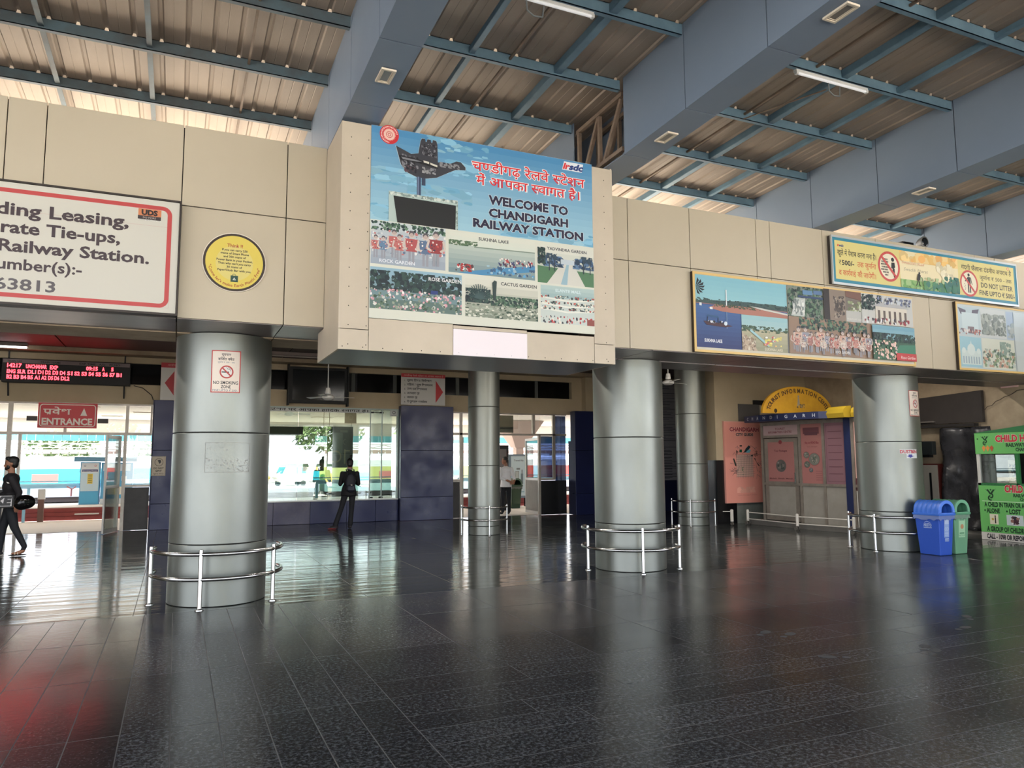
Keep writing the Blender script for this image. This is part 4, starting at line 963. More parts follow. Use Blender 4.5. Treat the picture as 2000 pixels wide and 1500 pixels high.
A.build('print', t, lambda u, v, o: (9.222+u*1.0272, 8.318-o, 4.3222+v*1.0272))
# two floodlights on top of that banner
FD, FH = 0.33, 0.175
for i, (X, lab) in enumerate(((11.15, 'flat grey floodlight box lying on top of the litter banner'), (11.60, 'round grey lamp head standing on top of the litter banner'))):
    t = thing('floodlight', lab, 'lamp', (X, 8.5, 5.19))
    if i == 0:
        b = MB(); b.hexa([(X-0.14, 8.12+FD, 5.02+FH), (X+0.14, 8.12+FD, 5.02+FH), (X+0.14, 8.34+FD, 5.02+FH), (X-0.14, 8.34+FD, 5.02+FH)], [(X-0.10, 8.15+FD, 5.09+FH), (X+0.10, 8.15+FD, 5.09+FH), (X+0.10, 8.30+FD, 5.09+FH), (X-0.10, 8.30+FD, 5.09+FH)]); b.build('housing', mat('grey_lamp', S(110, 108, 104), 0.5, 0.3), t)
        b = MB(); b.box(X-0.11, 8.105+FD, 5.03+FH, X+0.11, 8.12+FD, 5.07+FH); b.build('lens', DARKGLASS, t)
    else:
        b = MB(); b.tube([(X, 8.30+FD, 5.14+FH), (X, 8.24+FD, 5.14+FH), (X, 8.15+FD, 5.14+FH), (X, 8.145+FD, 5.14+FH)], [0.03, 0.075, 0.10, 0.085], 18); b.build('reflector', mat('grey_lamp', S(110, 108, 104), 0.5, 0.3), t, smooth=True)
        b = MB(); b.tube([(X, 8.146+FD, 5.14+FH), (X, 8.135+FD, 5.14+FH)], [0.08, 0.06], 16); b.build('lens', DARKGLASS, t)
        b = MB(); b.box(X-0.02, 8.2+FD, 5.016+FH, X+0.02, 8.24+FD, 5.06+FH); b.build('foot', BLACKM, t)

# ------------------------------------------------------------------ downlights and tube lights
DL = [(1.665, 6.57, 'square white downlight in the beam above the left end of the billboard'), (4.89, 6.62, 'square white downlight in the beam above the right end of the billboard'),
      (4.90, 4.20, 'square white downlight in the central beam, near the top edge of the picture'), (9.10, 6.62, 'square white downlight in the beam nearest the litter banner')]
for X, Y, lab in DL:
    z = zb(Y); t = thing('downlight', lab, 'lamp', (X, Y, z), 'square downlights in the roof beams')
    b = MB(); s, q = 0.07, 0.13
    for r in ((-s, -q, s, -q+0.02), (-s, q-0.02, s, q), (-s, -q+0.02, -s+0.02, q-0.02), (s-0.02, -q+0.02, s, q-0.02)): b.box(X+r[0], Y+r[1], z-0.022, X+r[2], Y+r[3], z-0.004)
    b.build('frame', mat('ivory_plastic', S(222, 208, 186), 0.5), t)
    b = MB()
    for r in ((-s+0.024, -q+0.024, s-0.024, -q+0.034), (-s+0.024, q-0.034, s-0.024, q-0.024), (-s+0.024, -q+0.034, -s+0.034, q-0.034), (s-0.034, -q+0.034, s-0.024, q-0.034)): b.box(X+r[0], Y+r[1], z-0.016, X+r[2], Y+r[3], z-0.006)
    b.build('inner_frame', mat('ivory_plastic', S(222, 208, 186), 0.5), t)
    b = MB(); b.box(X-s+0.03, Y-q+0.03, z-0.012, X+s-0.03, Y+q-0.03, z-0.005); b.build('diffuser', mat('grey_diffuser', S(136, 130, 120), 0.3), t)
TUBEM = mat('tube_light_cover', S(245, 245, 245), 0.4, emit=0.12, emitcol=(1, 1, 1))
for X0, X1, lab in ((6.20, 7.32, 'white tube light hanging under a purlin over the right banners'), (2.35, 3.58, 'white tube light at the top edge of the picture above the billboard')):
    Y, z = 5.98, 5.935; t = thing('tube_light', lab, 'lamp', ((X0+X1)/2, Y, z))
    b = MB(); b.box(X0, Y-0.03, z+0.012, X1, Y+0.02, z+0.045); b.build('batten', WHITE, t, bevel=0.004)
    b = MB(); b.tube([(X0+0.02, Y-0.015, z), (X1-0.02, Y-0.015, z)], 0.016, 10); b.build('tube', TUBEM, t)
    for xe in (X0, X1-0.03):
        b = MB(); b.box(xe, Y-0.034, z-0.016, xe+0.03, Y+0.004, z+0.02); b.build('end_holder', WHITE, t)
    xm = X0+0.62
    b = MB(); b.tube([(xm-0.12, Y-0.01, z-0.01), (xm-0.11, Y-0.01, z-0.11), (xm-0.04, Y-0.01, z-0.15), (xm+0.05, Y-0.01, z-0.14), (xm+0.07, Y, z-0.02)], 0.008, 6); b.build('wire', mat('grey_cable', S(120, 124, 124), 0.6), t, smooth=True)
b = MB(); b.tube([(6.55, 7.2, 6.0), (6.62, 6.6, 5.93), (6.72, 6.02, 5.87)], 0.008, 6)
t = b.build('hanging_conduit', RUSTY, None, smooth=True); tag(t, 'thin brown conduit reaching from a purlin to the right tube light', 'conduit')
# ------------------------------------------------------------------ glazed back wall
FR = ALU
def frame_bars(root, bars, y0=20.17, y1=20.25, m=None):
    for x0, z0, x1, z1 in bars:
        b = MB(); b.box(x0, y0, z0, x1, y1, z1); b.build('frame_bar', m or FR, root)
def pane(root, x0, z0, x1, z1, m=CLEAR, y=20.21):
    b = MB(); b.box(x0, y-0.003, z0, x1, y+0.003, z1); b.build('pane', m, root)
W1 = structroot('window_1', (-3, 20.2, 0))
frame_bars(W1, [(-9, 2.98, -0.56, 3.02), (-9, 2.27, -0.56, 2.33), (-3.53, 2.33, -3.44, 2.98), (-3.53, 0, -3.44, 2.27), (-1.14, 2.33, -1.07, 2.98), (-1.16, 0, -1.09, 2.27), (-2.42, 2.33, -2.36, 2.98),
                (-6.0, 2.33, -5.93, 2.98), (-6.0, 0, -5.93, 2.27), (-0.60, 2.33, -0.56, 2.98), (-1.09, 1.03, -0.56, 1.08), (-9, 1.03, -3.53, 1.08), (-3.30, 0, -3.24, 2.27)])
pane(W1, -9, 2.34, -6.01, 2.97); pane(W1, -5.92, 2.34, -3.54, 2.97); pane(W1, -3.43, 2.34, -2.43, 2.97); pane(W1, -2.35, 2.34, -1.15, 2.97); pane(W1, -1.06, 2.34, -0.61, 2.97)
pane(W1, -1.08, 1.09, -0.57, 2.26); pane(W1, -5.92, 1.09, -3.54, 2.26); pane(W1, -9, 1.09, -6.01, 2.26); pane(W1, -3.43, 0.05, -3.31, 2.26)
b = MB(); b.box(-1.085, 20.18, 0.01, -0.565, 20.24, 1.02); b.build('kick_panel', mat('dusty_black_panel', S(46, 44, 44), 0.5, 0, S(70, 68, 66), 3, 0.5), W1)
b = MB(); b.box(-5.92, 20.18, 0.01, -3.54, 20.24, 1.02); b.build('kick_panel', mat('dusty_black_panel', S(46, 44, 44), 0.5), W1)
b = MB(); b.box(-9, 20.18, 0.01, -6.01, 20.24, 1.02); b.build('kick_panel', mat('dusty_black_panel', S(46, 44, 44), 0.5), W1)
# door leaves of the entrance, opened
def leaf(name, hx, hy, L, a, z1=2.26, panel=True):
    t = structroot(name, (hx, hy, 0)); M = Matrix.Translation((hx, hy, 0)) @ Matrix.Rotation(a, 4, 'Z')
    for r in ((0, 0.02, 0.05, z1), (L-0.05, 0.02, L, z1), (0.05, 0.02, L-0.05, 0.10), (0.05, z1-0.07, L-0.05, z1), (0.05, 1.02, L-0.05, 1.09)):
        b = MB(); b.box(r[0], -0.02, r[1], r[2], 0.02, r[3], M); b.build('stile', mat('silver_door_frame', S(190, 188, 182), 0.4, 0.5), t)
    b = MB(); b.box(0.05, -0.003, 1.09, L-0.05, 0.003, z1-0.07, M); b.build('pane', CLEAR, t)
    b = MB(); b.box(0.05, -0.006, 0.10, L-0.05, 0.006, 1.02, M); b.build('lower_panel', GREYB if panel else CLEAR, t)
leaf('door_1', -1.22, 20.16, 0.85, radians(-106), 2.24, False)
leaf('door_2', 10.0, 20.30, 1.05, radians(87), 2.30)
leaf('door_3', 7.56, 20.30, 1.0, radians(97), 2.30)

# navy clad wall, left of the display window
b = MB(); b.box(-0.52, 20.10, 0.01, 1.0, 20.44, 3.12); NB = struct('trim_2', b, DARKGAP)
def clad(root, x0, x1, zs, y=20.06, m=BLUEP, th=0.035):
    for a, c in zip(zs, zs[1:]):
        b = MB(); b.box(x0+0.004, y, a+0.004, x1-0.004, y+th, c-0.004); b.build('cladding_panel', m, root, bevel=0.004)
clad(NB, -0.54, 1.0, [0, 0.62, 1.91, 3.13])
b = MB(); b.box(-0.55, 20.06, 0.01, -0.52, 20.44, 3.12); b.build('edge_strip', BLUEP, NB)
# display window
W2 = structroot('window_2', (3.3, 20.2, 0))
b = MB(); b.box(1.0, 20.16, 0.0, 5.6, 20.44, 0.575); b.build('base_wall', DARKGAP, W2)
for i, (a, c) in enumerate(((1.0, 1.65), (1.65, 2.32), (2.32, 3.25), (3.25, 4.20), (4.20, 4.98), (4.98, 5.6))):
    b = MB(); b.box(a+0.004, 20.12, 0.004, c-0.004, 20.158, 0.57); b.build('base_panel', BLUEW if i < 3 else BLUEP, W2, bevel=0.004)
b = MB(); b.box(1.0, 20.10, 0.576, 5.6, 20.44, 0.605); b.build('sill', mat('white_sill', S(220, 224, 224), 0.4), W2)
for a, c in ((1.01, 2.9), (2.91, 4.80), (4.84, 5.13), (5.16, 5.59)):
    b = MB(); b.box(a, 20.20, 0.61, c, 20.21, 3.02); b.build('pane', GREEN_GLASS, W2)
frame_bars(W2, [(1.0, 3.02, 5.6, 3.06), (4.81, 0.61, 4.83, 3.02), (5.135, 0.61, 5.155, 3.02), (5.585, 0.61, 5.61, 3.06)], m=mat('pale_green_frame', S(170, 186, 180), 0.4))
for zz in (0.64, 2.95):
    for a in (4.86, 5.13):
        b = MB(); b.box(a-0.05, 20.18, zz-0.02, a+0.05, 20.23, zz+0.02); b.build('glass_patch', BLACKM, W2)
o = None
t = thing('hindi_strip', 'white strip of black Hindi lettering along the top of the display window', 'sign', (3.5, 20.19, 2.93))
b = MB(); b.box(1.0, 20.185, 2.93, 4.80, 20.198, 3.055); b.build('strip', mat('strip_paper', S(196, 198, 194), 0.5), t)
A = Art(0.0006); A.text('चण्डीगढ़ रेलवे स्टेशन पर आपका हार्दिक स्वागत है।', 0.0, 0.025, 0.060, S(40, 42, 40), x1=3.72, hindi=True, bold=0.02)
A.build('lettering', t, fY(1.03, 20.185, 2.93))
t = thing('glass_sticker', 'small square white sticker with a ring, top right corner of the display window', 'sticker', (5.48, 20.19, 2.88))
b = MB(); b.box(5.37, 20.185, 2.86, 5.575, 20.197, 3.05); b.build('card', mat('strip_paper', S(196, 198, 194), 0.5), t)
A = Art(0.0006); A.ring(0.10, 0.10, 0.03, 0.045, S(60, 60, 60)); A.rect(0.03, 0.012, 0.17, 0.022, S(120, 120, 120)); A.build('print', t, fY(5.375, 20.185, 2.86))
t = thing('glass_sticker', 'square dark green notice behind the top of the display window', 'sticker', (4.3, 20.3, 2.65))
b = MB(); b.box(4.14, 20.30, 2.65, 4.46, 20.31, 2.94); b.build('card', mat('dark_green_card', S(70, 104, 92), 0.5), t)
A = Art(0.0006); A.ring(0.16, 0.16, 0.05, 0.07, S(110, 140, 126)); A.build('print', t, fY(4.14, 20.30, 2.65))
DG = mat('dark_green_board', S(42, 62, 58), 0.5)
for (x0, z0, x1, z1), lab, nm in (((1.1, 2.31, 3.69, 2.55), 'long dark green header board inside the display window', 'header_board'), ((3.74, 1.45, 4.44, 2.57), 'tall dark green poster with reversed round letters inside the display window', 'hanging_board')):
    t = thing(nm, lab, 'board', ((x0+x1)/2, 20.6, z0))
    b = MB(); b.box(x0, 20.60, z0, x1, 20.63, z1); b.build('board', DG, t)
    for X in (x0+0.05, x1-0.05):
        b = MB(); b.box(X-0.008, 20.61, z1, X+0.008, 20.62, 3.10); b.build('hanger', ALU, t)
    A = Art(0.001)
    if nm == 'hanging_board':
        A.rect(0.18, 0.35, 0.42, 0.95, S(120, 140, 128)); A.ring(0.22, 0.30, 0.13, 0.17, S(190, 176, 130)); A.rect(0.46, 0.1, 0.50, 0.5, S(190, 176, 130)); A.rect(0.46, 0.44, 0.62, 0.48, S(190, 176, 130)); A.ring(0.50, 0.70, 0.06, 0.075, S(150, 150, 130), 20, 1.5, 4.6); A.rect(0.34, 0.96, 0.55, 1.02, S(120, 130, 110))
    else:
        A.rect(0.1, 0.05, 2.5, 0.07, S(70, 94, 86)); A.rect(0.1, 0.15, 2.5, 0.165, S(60, 84, 78))
    A.build('print', t, fY(x0, 20.60, z0))
# papers taped inside
for i, (x, z, w_, h_, c, lab) in enumerate(((3.05, 1.37, 0.55, 0.65, S(226, 214, 206), 'pale red and white notice taped inside the display window'), (2.75, 2.05, 0.6, 0.26, S(150, 176, 160), 'pale green notice taped high inside the display window'))):
    t = thing('paper_notice', lab, 'notice', (x, 20.22, z)); b = MB(); b.box(x, 20.222, z, x+w_, 20.226, z+h_); b.build('sheet', mat('notice_paper_%s' % 'ab'[i], c, 0.7), t)
    A = Art(0.001); r = random.Random(i)
    for k in range(6): A.rect(0.05, h_*(0.12+0.13*k), w_*(0.5+0.45*r.random()), h_*(0.12+0.13*k)+0.025, S(190, 80, 80) if i == 0 else S(90, 120, 104))
    A.build('print', t, fY(x, 20.222, z))

# navy block between the display window and the doorway
b = MB(); b.box(5.63, 20.0, 0.01, 7.13, 20.44, 3.14); NB = struct('trim_3', b, DARKGAP)
clad(NB, 5.615, 7.14, [0, 0.632, 1.911, 3.15], 19.96)
b = MB(); b.box(7.131, 19.96, 0.01, 7.142, 20.44, 3.14); b.build('side_strip', DARKBLUE, NB)
b = MB(); b.box(5.615, 19.96, 0.01, 5.628, 20.44, 3.14); b.build('side_strip', DARKBLUE, NB)
# right glazing
W3 = structroot('window_3', (9, 20.2, 0))
frame_bars(W3, [(7.14, 2.98, 10.88, 3.02), (7.14, 2.36, 10.88, 2.42), (7.42, 0, 7.50, 2.98), (9.74, 2.42, 9.82, 2.98), (9.93, 0, 10.0, 2.36), (10.42, 1.03, 10.50, 2.98), (7.14, 1.03, 7.42, 1.09), (10.0, 1.03, 10.42, 1.09)])
pane(W3, 7.15, 2.43, 7.41, 2.97); pane(W3, 7.51, 2.43, 9.73, 2.97); pane(W3, 9.83, 2.43, 10.41, 2.97); pane(W3, 7.15, 1.10, 7.41, 2.35)
BG = glass_mat('blue_reflecting_glass', (0.16, 0.20, 0.30), 0.16)
pane(W3, 10.01, 1.10, 10.41, 2.35, BG); pane(W3, 10.51, 0.8, 10.87, 2.97, BG)
b = MB(); b.box(7.15, 20.18, 0.01, 7.41, 20.24, 1.02); b.build('kick_panel', mat('dusty_black_panel', S(46, 44, 44), 0.5), W3)
b = MB(); b.box(10.01, 20.18, 0.01, 10.87, 20.24, 1.02); b.build('kick_panel', BLACK, W3)
b = MB(); b.box(8.30, 20.28, 2.44, 9.15, 20.30, 2.96); b.build('green_blind', mat('dark_olive', S(52, 60, 48), 0.7), W3)
b = MB(); b.box(10.9, 19.85, 0.01, 16.0, 20.09, 2.2); b.box(10.9, 19.85, 2.2, 11.88, 19.94, 3.09); NB = struct('trim_4', b, DARKBLUE)
clad(NB, 10.88, 11.6, [0, 0.632, 1.911, 3.10], 19.62, DARKBLUE, 0.22); clad(NB, 11.6, 13.9, [0, 0.632, 1.911], 19.80, DARKBLUE)
clad(NB, 13.9, 15.6, [0, 1.0], 19.80, DARKBLUE)

# ------------------------------------------------------------------ signs on the back wall
t = thing('led_board', 'black LED train indicator board with glowing red text over the entrance', 'display board', (-2.36, 20.0, 3.45))
b = MB(); b.box(-3.66, 19.92, 3.44, -1.07, 20.12, 3.98); b.build('case', BLACKM, t, bevel=0.01)
b = MB(); b.box(-3.64, 19.912, 3.88, -1.09, 19.92, 3.965); b.build('header_strip', mat('grey_header', S(120, 108, 108), 0.6), t)
A = Art(0.001)
for s_, a, c in (('TRAIN NO', 0.08, 0.36), ('TRAIN NAME', 0.72, 1.12), ('EXP TIME', 1.50, 1.83), ('A/D', 1.90, 2.03), ('PF NO', 2.12, 2.34)): A.text(s_, a, 0.462, 0.045, S(40, 30, 30), x1=c, bold=0.02)
A.build('header_text', t, fY(-3.64, 19.912, 3.435))['kind'] = 'stuff'
LEDM = mat('red_led', (1.0, 0.02, 0.03), 0.5, emit=5.0, emitcol=(1.0, 0.035, 0.05))
A = Art(0.001); LC = (1.0, 0.1, 0.1)
for s_, x, x1_, z in (('14217', 0.04, 0.32, 0.345), ('UNCHAHAR', 0.40, 0.81, 0.335), ('EXP', 0.87, 1.03, 0.33), ('09:15', 1.60, 1.84, 0.338), ('A', 1.93, 1.98, 0.338), ('5', 2.12, 2.17, 0.338),
                       ('B2', 0.04, 0.145, 0.085), ('B3', 0.175, 0.28, 0.085), ('B4', 0.315, 0.42, 0.085), ('B5', 0.445, 0.55, 0.085), ('A1', 0.575, 0.68, 0.085), ('A2', 0.71, 0.815, 0.085), ('D5', 0.845, 0.945, 0.085), ('D6', 0.97, 1.07, 0.085), ('DL2', 1.10, 1.27, 0.085)):
    A.text(s_, x, z, 0.085, LC, x1=x1_, bold=0.035)
x = 0.04
for s_ in 'ENG SLR DL1 D1 D2 D3 D4 S1 S2 S3 S4 S5 S6 S7 B1'.split():
    w_ = 0.055*len(s_); A.text(s_, x, 0.21, 0.085, LC, x1=x+w_, bold=0.035); x += w_+0.035
A.build('glowing_text', t, fY(-3.60, 19.92, 3.435), LEDM)
for X in (-3.55, -1.2):
    b = MB(); b.box(X-0.015, 19.99, 3.99, X+0.015, 20.02, 4.165); b.build('hanger', BLACKM, t)
    b = MB(); b.bar((X, 20.18, 3.15), (X, 20.08, 3.44), 0.03); b.build('bracket', BLACKM, t)
def hung_sign(name, label, x0, z0, x1, z1, y, m, cat='sign'):
    t = thing(name, label, cat, ((x0+x1)/2, y, z0)); b = MB(); b.box(x0, y, z0, x1, y+0.03, z1); b.build('board', m, t, bevel=0.004); return t
t = hung_sign('entrance_sign', 'red sign reading ENTRANCE with white border over the glazed doors', -2.93, 2.42, -1.735, 3.0, 20.05, mat('sign_red2', S(206, 36, 44), 0.4))
A = Art(0.0008); CR = S(250, 236, 222)
A.frame(0.03, 0.03, 1.165, 0.55, 0.018, CR, 0.07)
A.text('प्रवेश', 0.10, 0.315, 0.125, CR, x1=0.66, hindi=True, bold=0.018); A.text('ENTRANCE', 0.08, 0.075, 0.15, CR, x1=1.10, bold=0.035); A.poly([(0.85, 0.29), (0.99, 0.29), (0.92, 0.47)], CR)
A.build('print', t, fY(-2.93, 20.05, 2.42))
for a, c, z in ((-3.15, -2.94, 2.58), (-1.72, -1.5, 2.54)):
    b = MB(); b.box(a, 20.07, z, c, 20.09, z+0.11); b.build('side_tab', mat('grey_tab', S(84, 80, 78), 0.6), t)
WB = mat('white_sign_board', S(205, 202, 196), 0.5)
t = hung_sign('direction_sign', 'white and red direction board with red arrow pointing left, beside the left column', -0.41, 3.13, 0.85, 4.05, 20.02, WB)
A = Art(0.0008); A.rect(0, 0.80, 1.26, 0.92, REDS and S(176, 40, 50)); A.text('चण्डीगढ़ रेलवे स्टेशन पर आपका स्वागत है', 0.15, 0.84, 0.04, S(220, 170, 160), x1=1.15, hindi=True); A.poly([(0.09, 0.42), (0.30, 0.12), (0.30, 0.72)], S(170, 34, 44))
for k in range(6): A.text('1. मुख्य टिकट निरीक्षक', 0.38, 0.68-0.115*k, 0.05, S(176, 50, 60), hindi=True, bold=0.02)
A.build('print', t, fY(-0.41, 20.02, 3.13))
t = hung_sign('direction_sign', 'white and red direction board with red arrow pointing right, above the navy block', 5.60, 3.17, 6.88, 4.04, 19.93, WB)
A = Art(0.0008); A.rect(0, 0.77, 1.28, 0.87, S(190, 44, 52)); A.text('चण्डीगढ़ रेलवे स्टेशन पर आपका स्वागत है', 0.08, 0.795, 0.04, S(226, 180, 170), x1=1.22, hindi=True)
for k, s_ in enumerate(('मुख्य टिकट निरीक्षक', 'महिला / पुरुष विश्रामालय', 'उच्च दर्जा विश्रामालय', 'अल्पाहार गृह', 'जलपान गृह', 'ये पूछताछ कार्यालय')):
    A.text(str(k+1)+'.', 0.09, 0.655-0.118*k, 0.04, S(50, 46, 50), bold=0.02); A.text(s_, 0.17, 0.655-0.118*k, 0.052, S(44, 42, 46), hindi=True, bold=0.025, x1=0.17+(0.72, 0.74, 0.58, 0.36, 0.30, 0.58)[k])
A.poly([(1.0, 0.07), (1.0, 0.70), (1.22, 0.38)], S(196, 40, 46))
A.build('print', t, fY(5.60, 19.93, 3.17))
t = thing('television', 'wall mounted dark television behind a hanging fan', 'television', (3.37, 19.95, 3.12))
b = MB(); b.box(2.62, 19.93, 3.14, 4.12, 20.10, 4.09); b.build('body', BLACKM, t, bevel=0.01)
b = MB(); b.box(2.70, 19.92, 3.22, 4.04, 19.932, 4.02); b.build('screen', mat('tv_glass', S(24, 28, 30), 0.12), t)
for X in (2.58, 4.12):
    b = MB(); b.box(X, 19.90, 3.08, X+0.04, 20.12, 4.15); b.build('side_bracket', BLACKM, t)
t = hung_sign('do_not_spit_sign', 'small aged sign reading DO NOT SPIT on the navy panel', -0.53, 1.29, -0.22, 1.76, 20.045, mat('old_paper_sign', S(196, 184, 164), 0.6))
A = Art(0.0006); A.ring(0.16, 0.33, 0.085, 0.095, INK); A.poly([(0.13, 0.38), (0.19, 0.39), (0.21, 0.33), (0.17, 0.29), (0.15, 0.33)], INK); A.frame(0.01, 0.01, 0.30, 0.46, 0.008, S(150, 140, 120))
A.text('DO NOT', 0.05, 0.165, 0.045, INK, x1=0.27, bold=0.02); A.text('SPIT', 0.09, 0.095, 0.045, INK, x1=0.23, bold=0.02); A.text('थूकना मना है', 0.05, 0.035, 0.03, INK, x1=0.27, hindi=True)
A.build('print', t, fY(-0.53, 20.045, 1.29))
t = thing('fare_board', 'tall grey board of closely printed rows between two columns at the back', 'notice board', (14.2, 19.75, 0.98))
b = MB(); b.box(13.2, 19.72, 0.98, 14.86, 19.76, 4.15); b.build('board', mat('list_board', S(150, 152, 160), 0.5), t)
A = Art(0.001); r = random.Random(3)
for k in range(60):
    z = 3.12-k*0.052; A.rect(0.08, z, 0.08+r.uniform(0.5, 1.5), z+0.016, S(84, 86, 96))
    if k % 4 == 0: A.rect(0.0, z-0.012, 1.66, z-0.006, S(96, 98, 106))
for k in range(10): A.rect(0.9, 0.08+k*0.09, 1.25, 0.10+k*0.09, S(70, 72, 82))
A.build('print', t, fY(13.2, 19.72, 0.98))
b = MB(); b.box(-9, 20.36, 3.45, 11.1, 20.40, 4.05); b.build('ventilator_light_block', BLACKM, BW)  # dark board added to stop daylight showing through the ventilator gaps
# thin wall cable
b = MB(); b.tube([(-1.0, 20.18, 3.47), (-0.8, 20.17, 3.42), (-0.6, 20.17, 3.25), (-0.56, 20.17, 3.13)], 0.01, 6)
tag(b.build('wall_cable', BLACKM, None, smooth=True), 'black cable drooping on the wall right of the LED indicator board', 'cable')
# tube fittings on the dark ceiling
for X0, X1, Y, lab in ((-3.2, -0.4, 15.0, 'dusty unlit tube fitting on the brown ceiling, above the LED board'), (-7.2, -3.1, 19.4, 'lit white tube fitting at the left edge below the brown ceiling'), (2.0, 3.2, 18.6, 'dusty unlit tube fitting on the ceiling above the television')):
    t = thing('ceiling_tube', lab, 'lamp', ((X0+X1)/2, Y, 4.17)); lit = X0 < -7
    b = MB(); b.box(X0, Y-0.05, 4.19, X1, Y+0.05, 4.265); b.build('batten', mat('dusty_batten', S(150, 136, 128), 0.6), t)
    b = MB(); b.tube([(X0+0.02, Y, 4.17), (X1-0.02, Y, 4.17)], 0.02, 8); b.build('tube', mat('lit_tube', (1, 1, 1), 0.5, emit=4.0) if lit else mat('dusty_tube', S(170, 160, 150), 0.5), t)
# hanging fans
def fan(x, y, z, a0, label, ztop=4.27):
    t = thing('ceiling_fan', label, 'fan', (x, y, z))
    b = MB(); b.tube([(x, y, z+0.10), (x, y, ztop)], 0.012, 8); b.build('down_rod', WHITE, t)
    b = MB(); b.lathe([(0, z+0.20), (0.045, z+0.20), (0.06, z+0.10), (0.06, z+0.07), (0, z+0.07)], 16, (x, y)); b.build('canopy', WHITE, t, smooth=True)
    b = MB(); b.lathe([(0, z+0.06), (0.07, z+0.05), (0.13, z+0.01), (0.13, z-0.03), (0.08, z-0.06), (0, z-0.065)], 24, (x, y)); b.build('motor', WHITE, t, smooth=True)
    for k in range(3):
        a = a0+2*pi*k/3; M = Matrix.Translation((x, y, z)) @ Matrix.Rotation(a, 4, 'Z') @ Matrix.Rotation(radians(10), 4, 'X')
        b = MB(); P = [(0.12, -0.03), (0.25, -0.05), (0.60, -0.065), (0.62, 0), (0.60, 0.065), (0.25, 0.05), (0.12, 0.03)]
        b.prism(P, lambda u, v: M @ Vector((u, v, -0.004)), lambda u, v: M @ Vector((u, v, 0.0))); b.build('blade', WHITE, t)
fan(10.21, 14.0, 3.38, 0.25, 'white ceiling fan hanging in front of the rear column near the fare board')
fan(3.08, 17.0, 3.07, 0.1, 'white ceiling fan hanging in front of the television')

# ------------------------------------------------------------------ platform outside
PAVE = mat('sunlit_paving', S(238, 234, 228), 0.8, 0, S(226, 221, 214), 0.6, 0.5)
b = MB(); b.box(-40, 20.45, -0.30, 60, 24.58, 0.0); struct('floor_2', b, PAVE)
REDK = mat('red_kerb_stone', S(176, 84, 80), 0.7, 0, S(140, 66, 64), 2.0, 0.5)
ST = structroot('trim_5', (0, 24.6, 0))
for k in range(3):
    b = MB(); b.box(-40, 24.6+0.03*k, 0.002+0.115*k, 60, 27.2, 0.112+0.115*k); b.build('step', REDK, ST)
b = MB(); b.box(-40, 24.68, 0.345, 60, 27.25, 0.365); b.build('platform_edge', PAVE, ST)
b = MB(); b.box(-80, 27.3, -1.3, 100, 120, -1.05); struct('floor_3', b, mat('track_ballast', S(150, 142, 134), 0.9, 0, S(110, 104, 98), 3, 0.5))
b = MB()
b.box(-40, 20.45, 3.16, 60, 29.0, 3.30); CAN = struct('ceiling_3', b, mat('canopy_deck', S(225, 222, 216), 0.8))
WP = mat('white_ceiling_tile', S(236, 230, 222), 0.6)
x = -9.6
while x < 21:
    y = 20.47
    while y < 28.5:
        b = MB(); b.box(x+0.012, y+0.012, 3.10, x+2.388, min(y+2.118, 28.95), 3.155); b.build('ceiling_tile', WP, CAN); y += 2.13
    x += 2.4
for X, Y in ((-2.2, 22.5), (-0.9, 24.8), (-1.9, 27), (3.2, 22.6), (5.4, 22.6), (4.4, 25.4), (9.2, 22.5), (10.5, 24.5), (0.6, 26)):
    t = thing('canopy_downlight', 'flat square light panel in the white platform canopy ceiling', 'lamp', (X, Y, 3.1), 'canopy light panels')
    b = MB(); b.box(X-0.3, Y-0.3, 3.085, X+0.3, Y+0.3, 3.099); b.build('frame', mat('pale_lamp_frame', S(196, 184, 168), 0.5), t)
    b = MB(); b.box(X-0.26, Y-0.26, 3.078, X+0.26, Y+0.26, 3.085); b.build('diffuser', mat('pale_diffuser', S(225, 218, 206), 0.4), t)
b = MB(); b.box(-40, 29.0, 2.58, 60, 29.06, 3.35); b.build('fascia', WP, CAN)
CY = mat('cyan_sheet', S(120, 206, 226), 0.5)
b = MB()
for i in range(150):
    x = -12+i*0.25; b.box(x, 28.96, 2.36, x+0.24, 28.985, 2.60)
o = b.build('cyan_sheet_fascia', CY, CAN); o['kind'] = 'stuff'
# flared canopy column beyond the right doorway
t = thing('canopy_pillar', 'pale pinkish canopy pillar with a flared head beyond the glazed doorway', 'pillar', (11.75, 25.6, 0.366))
b = MB(); b.box(11.6, 25.45, 0.367, 11.9, 25.75, 2.1); b.build('shaft', mat('pinkish_concrete', S(206, 186, 176), 0.8), t)
b = MB(); b.hexa([(11.55, 25.4, 2.1), (11.95, 25.4, 2.1), (11.95, 25.8, 2.1), (11.55, 25.8, 2.1)], [(11.0, 24.9, 3.09), (12.5, 24.9, 3.09), (12.5, 26.3, 3.09), (11.0, 26.3, 3.09)]); b.build('flared_head', mat('pinkish_concrete', S(206, 186, 176), 0.8), t)
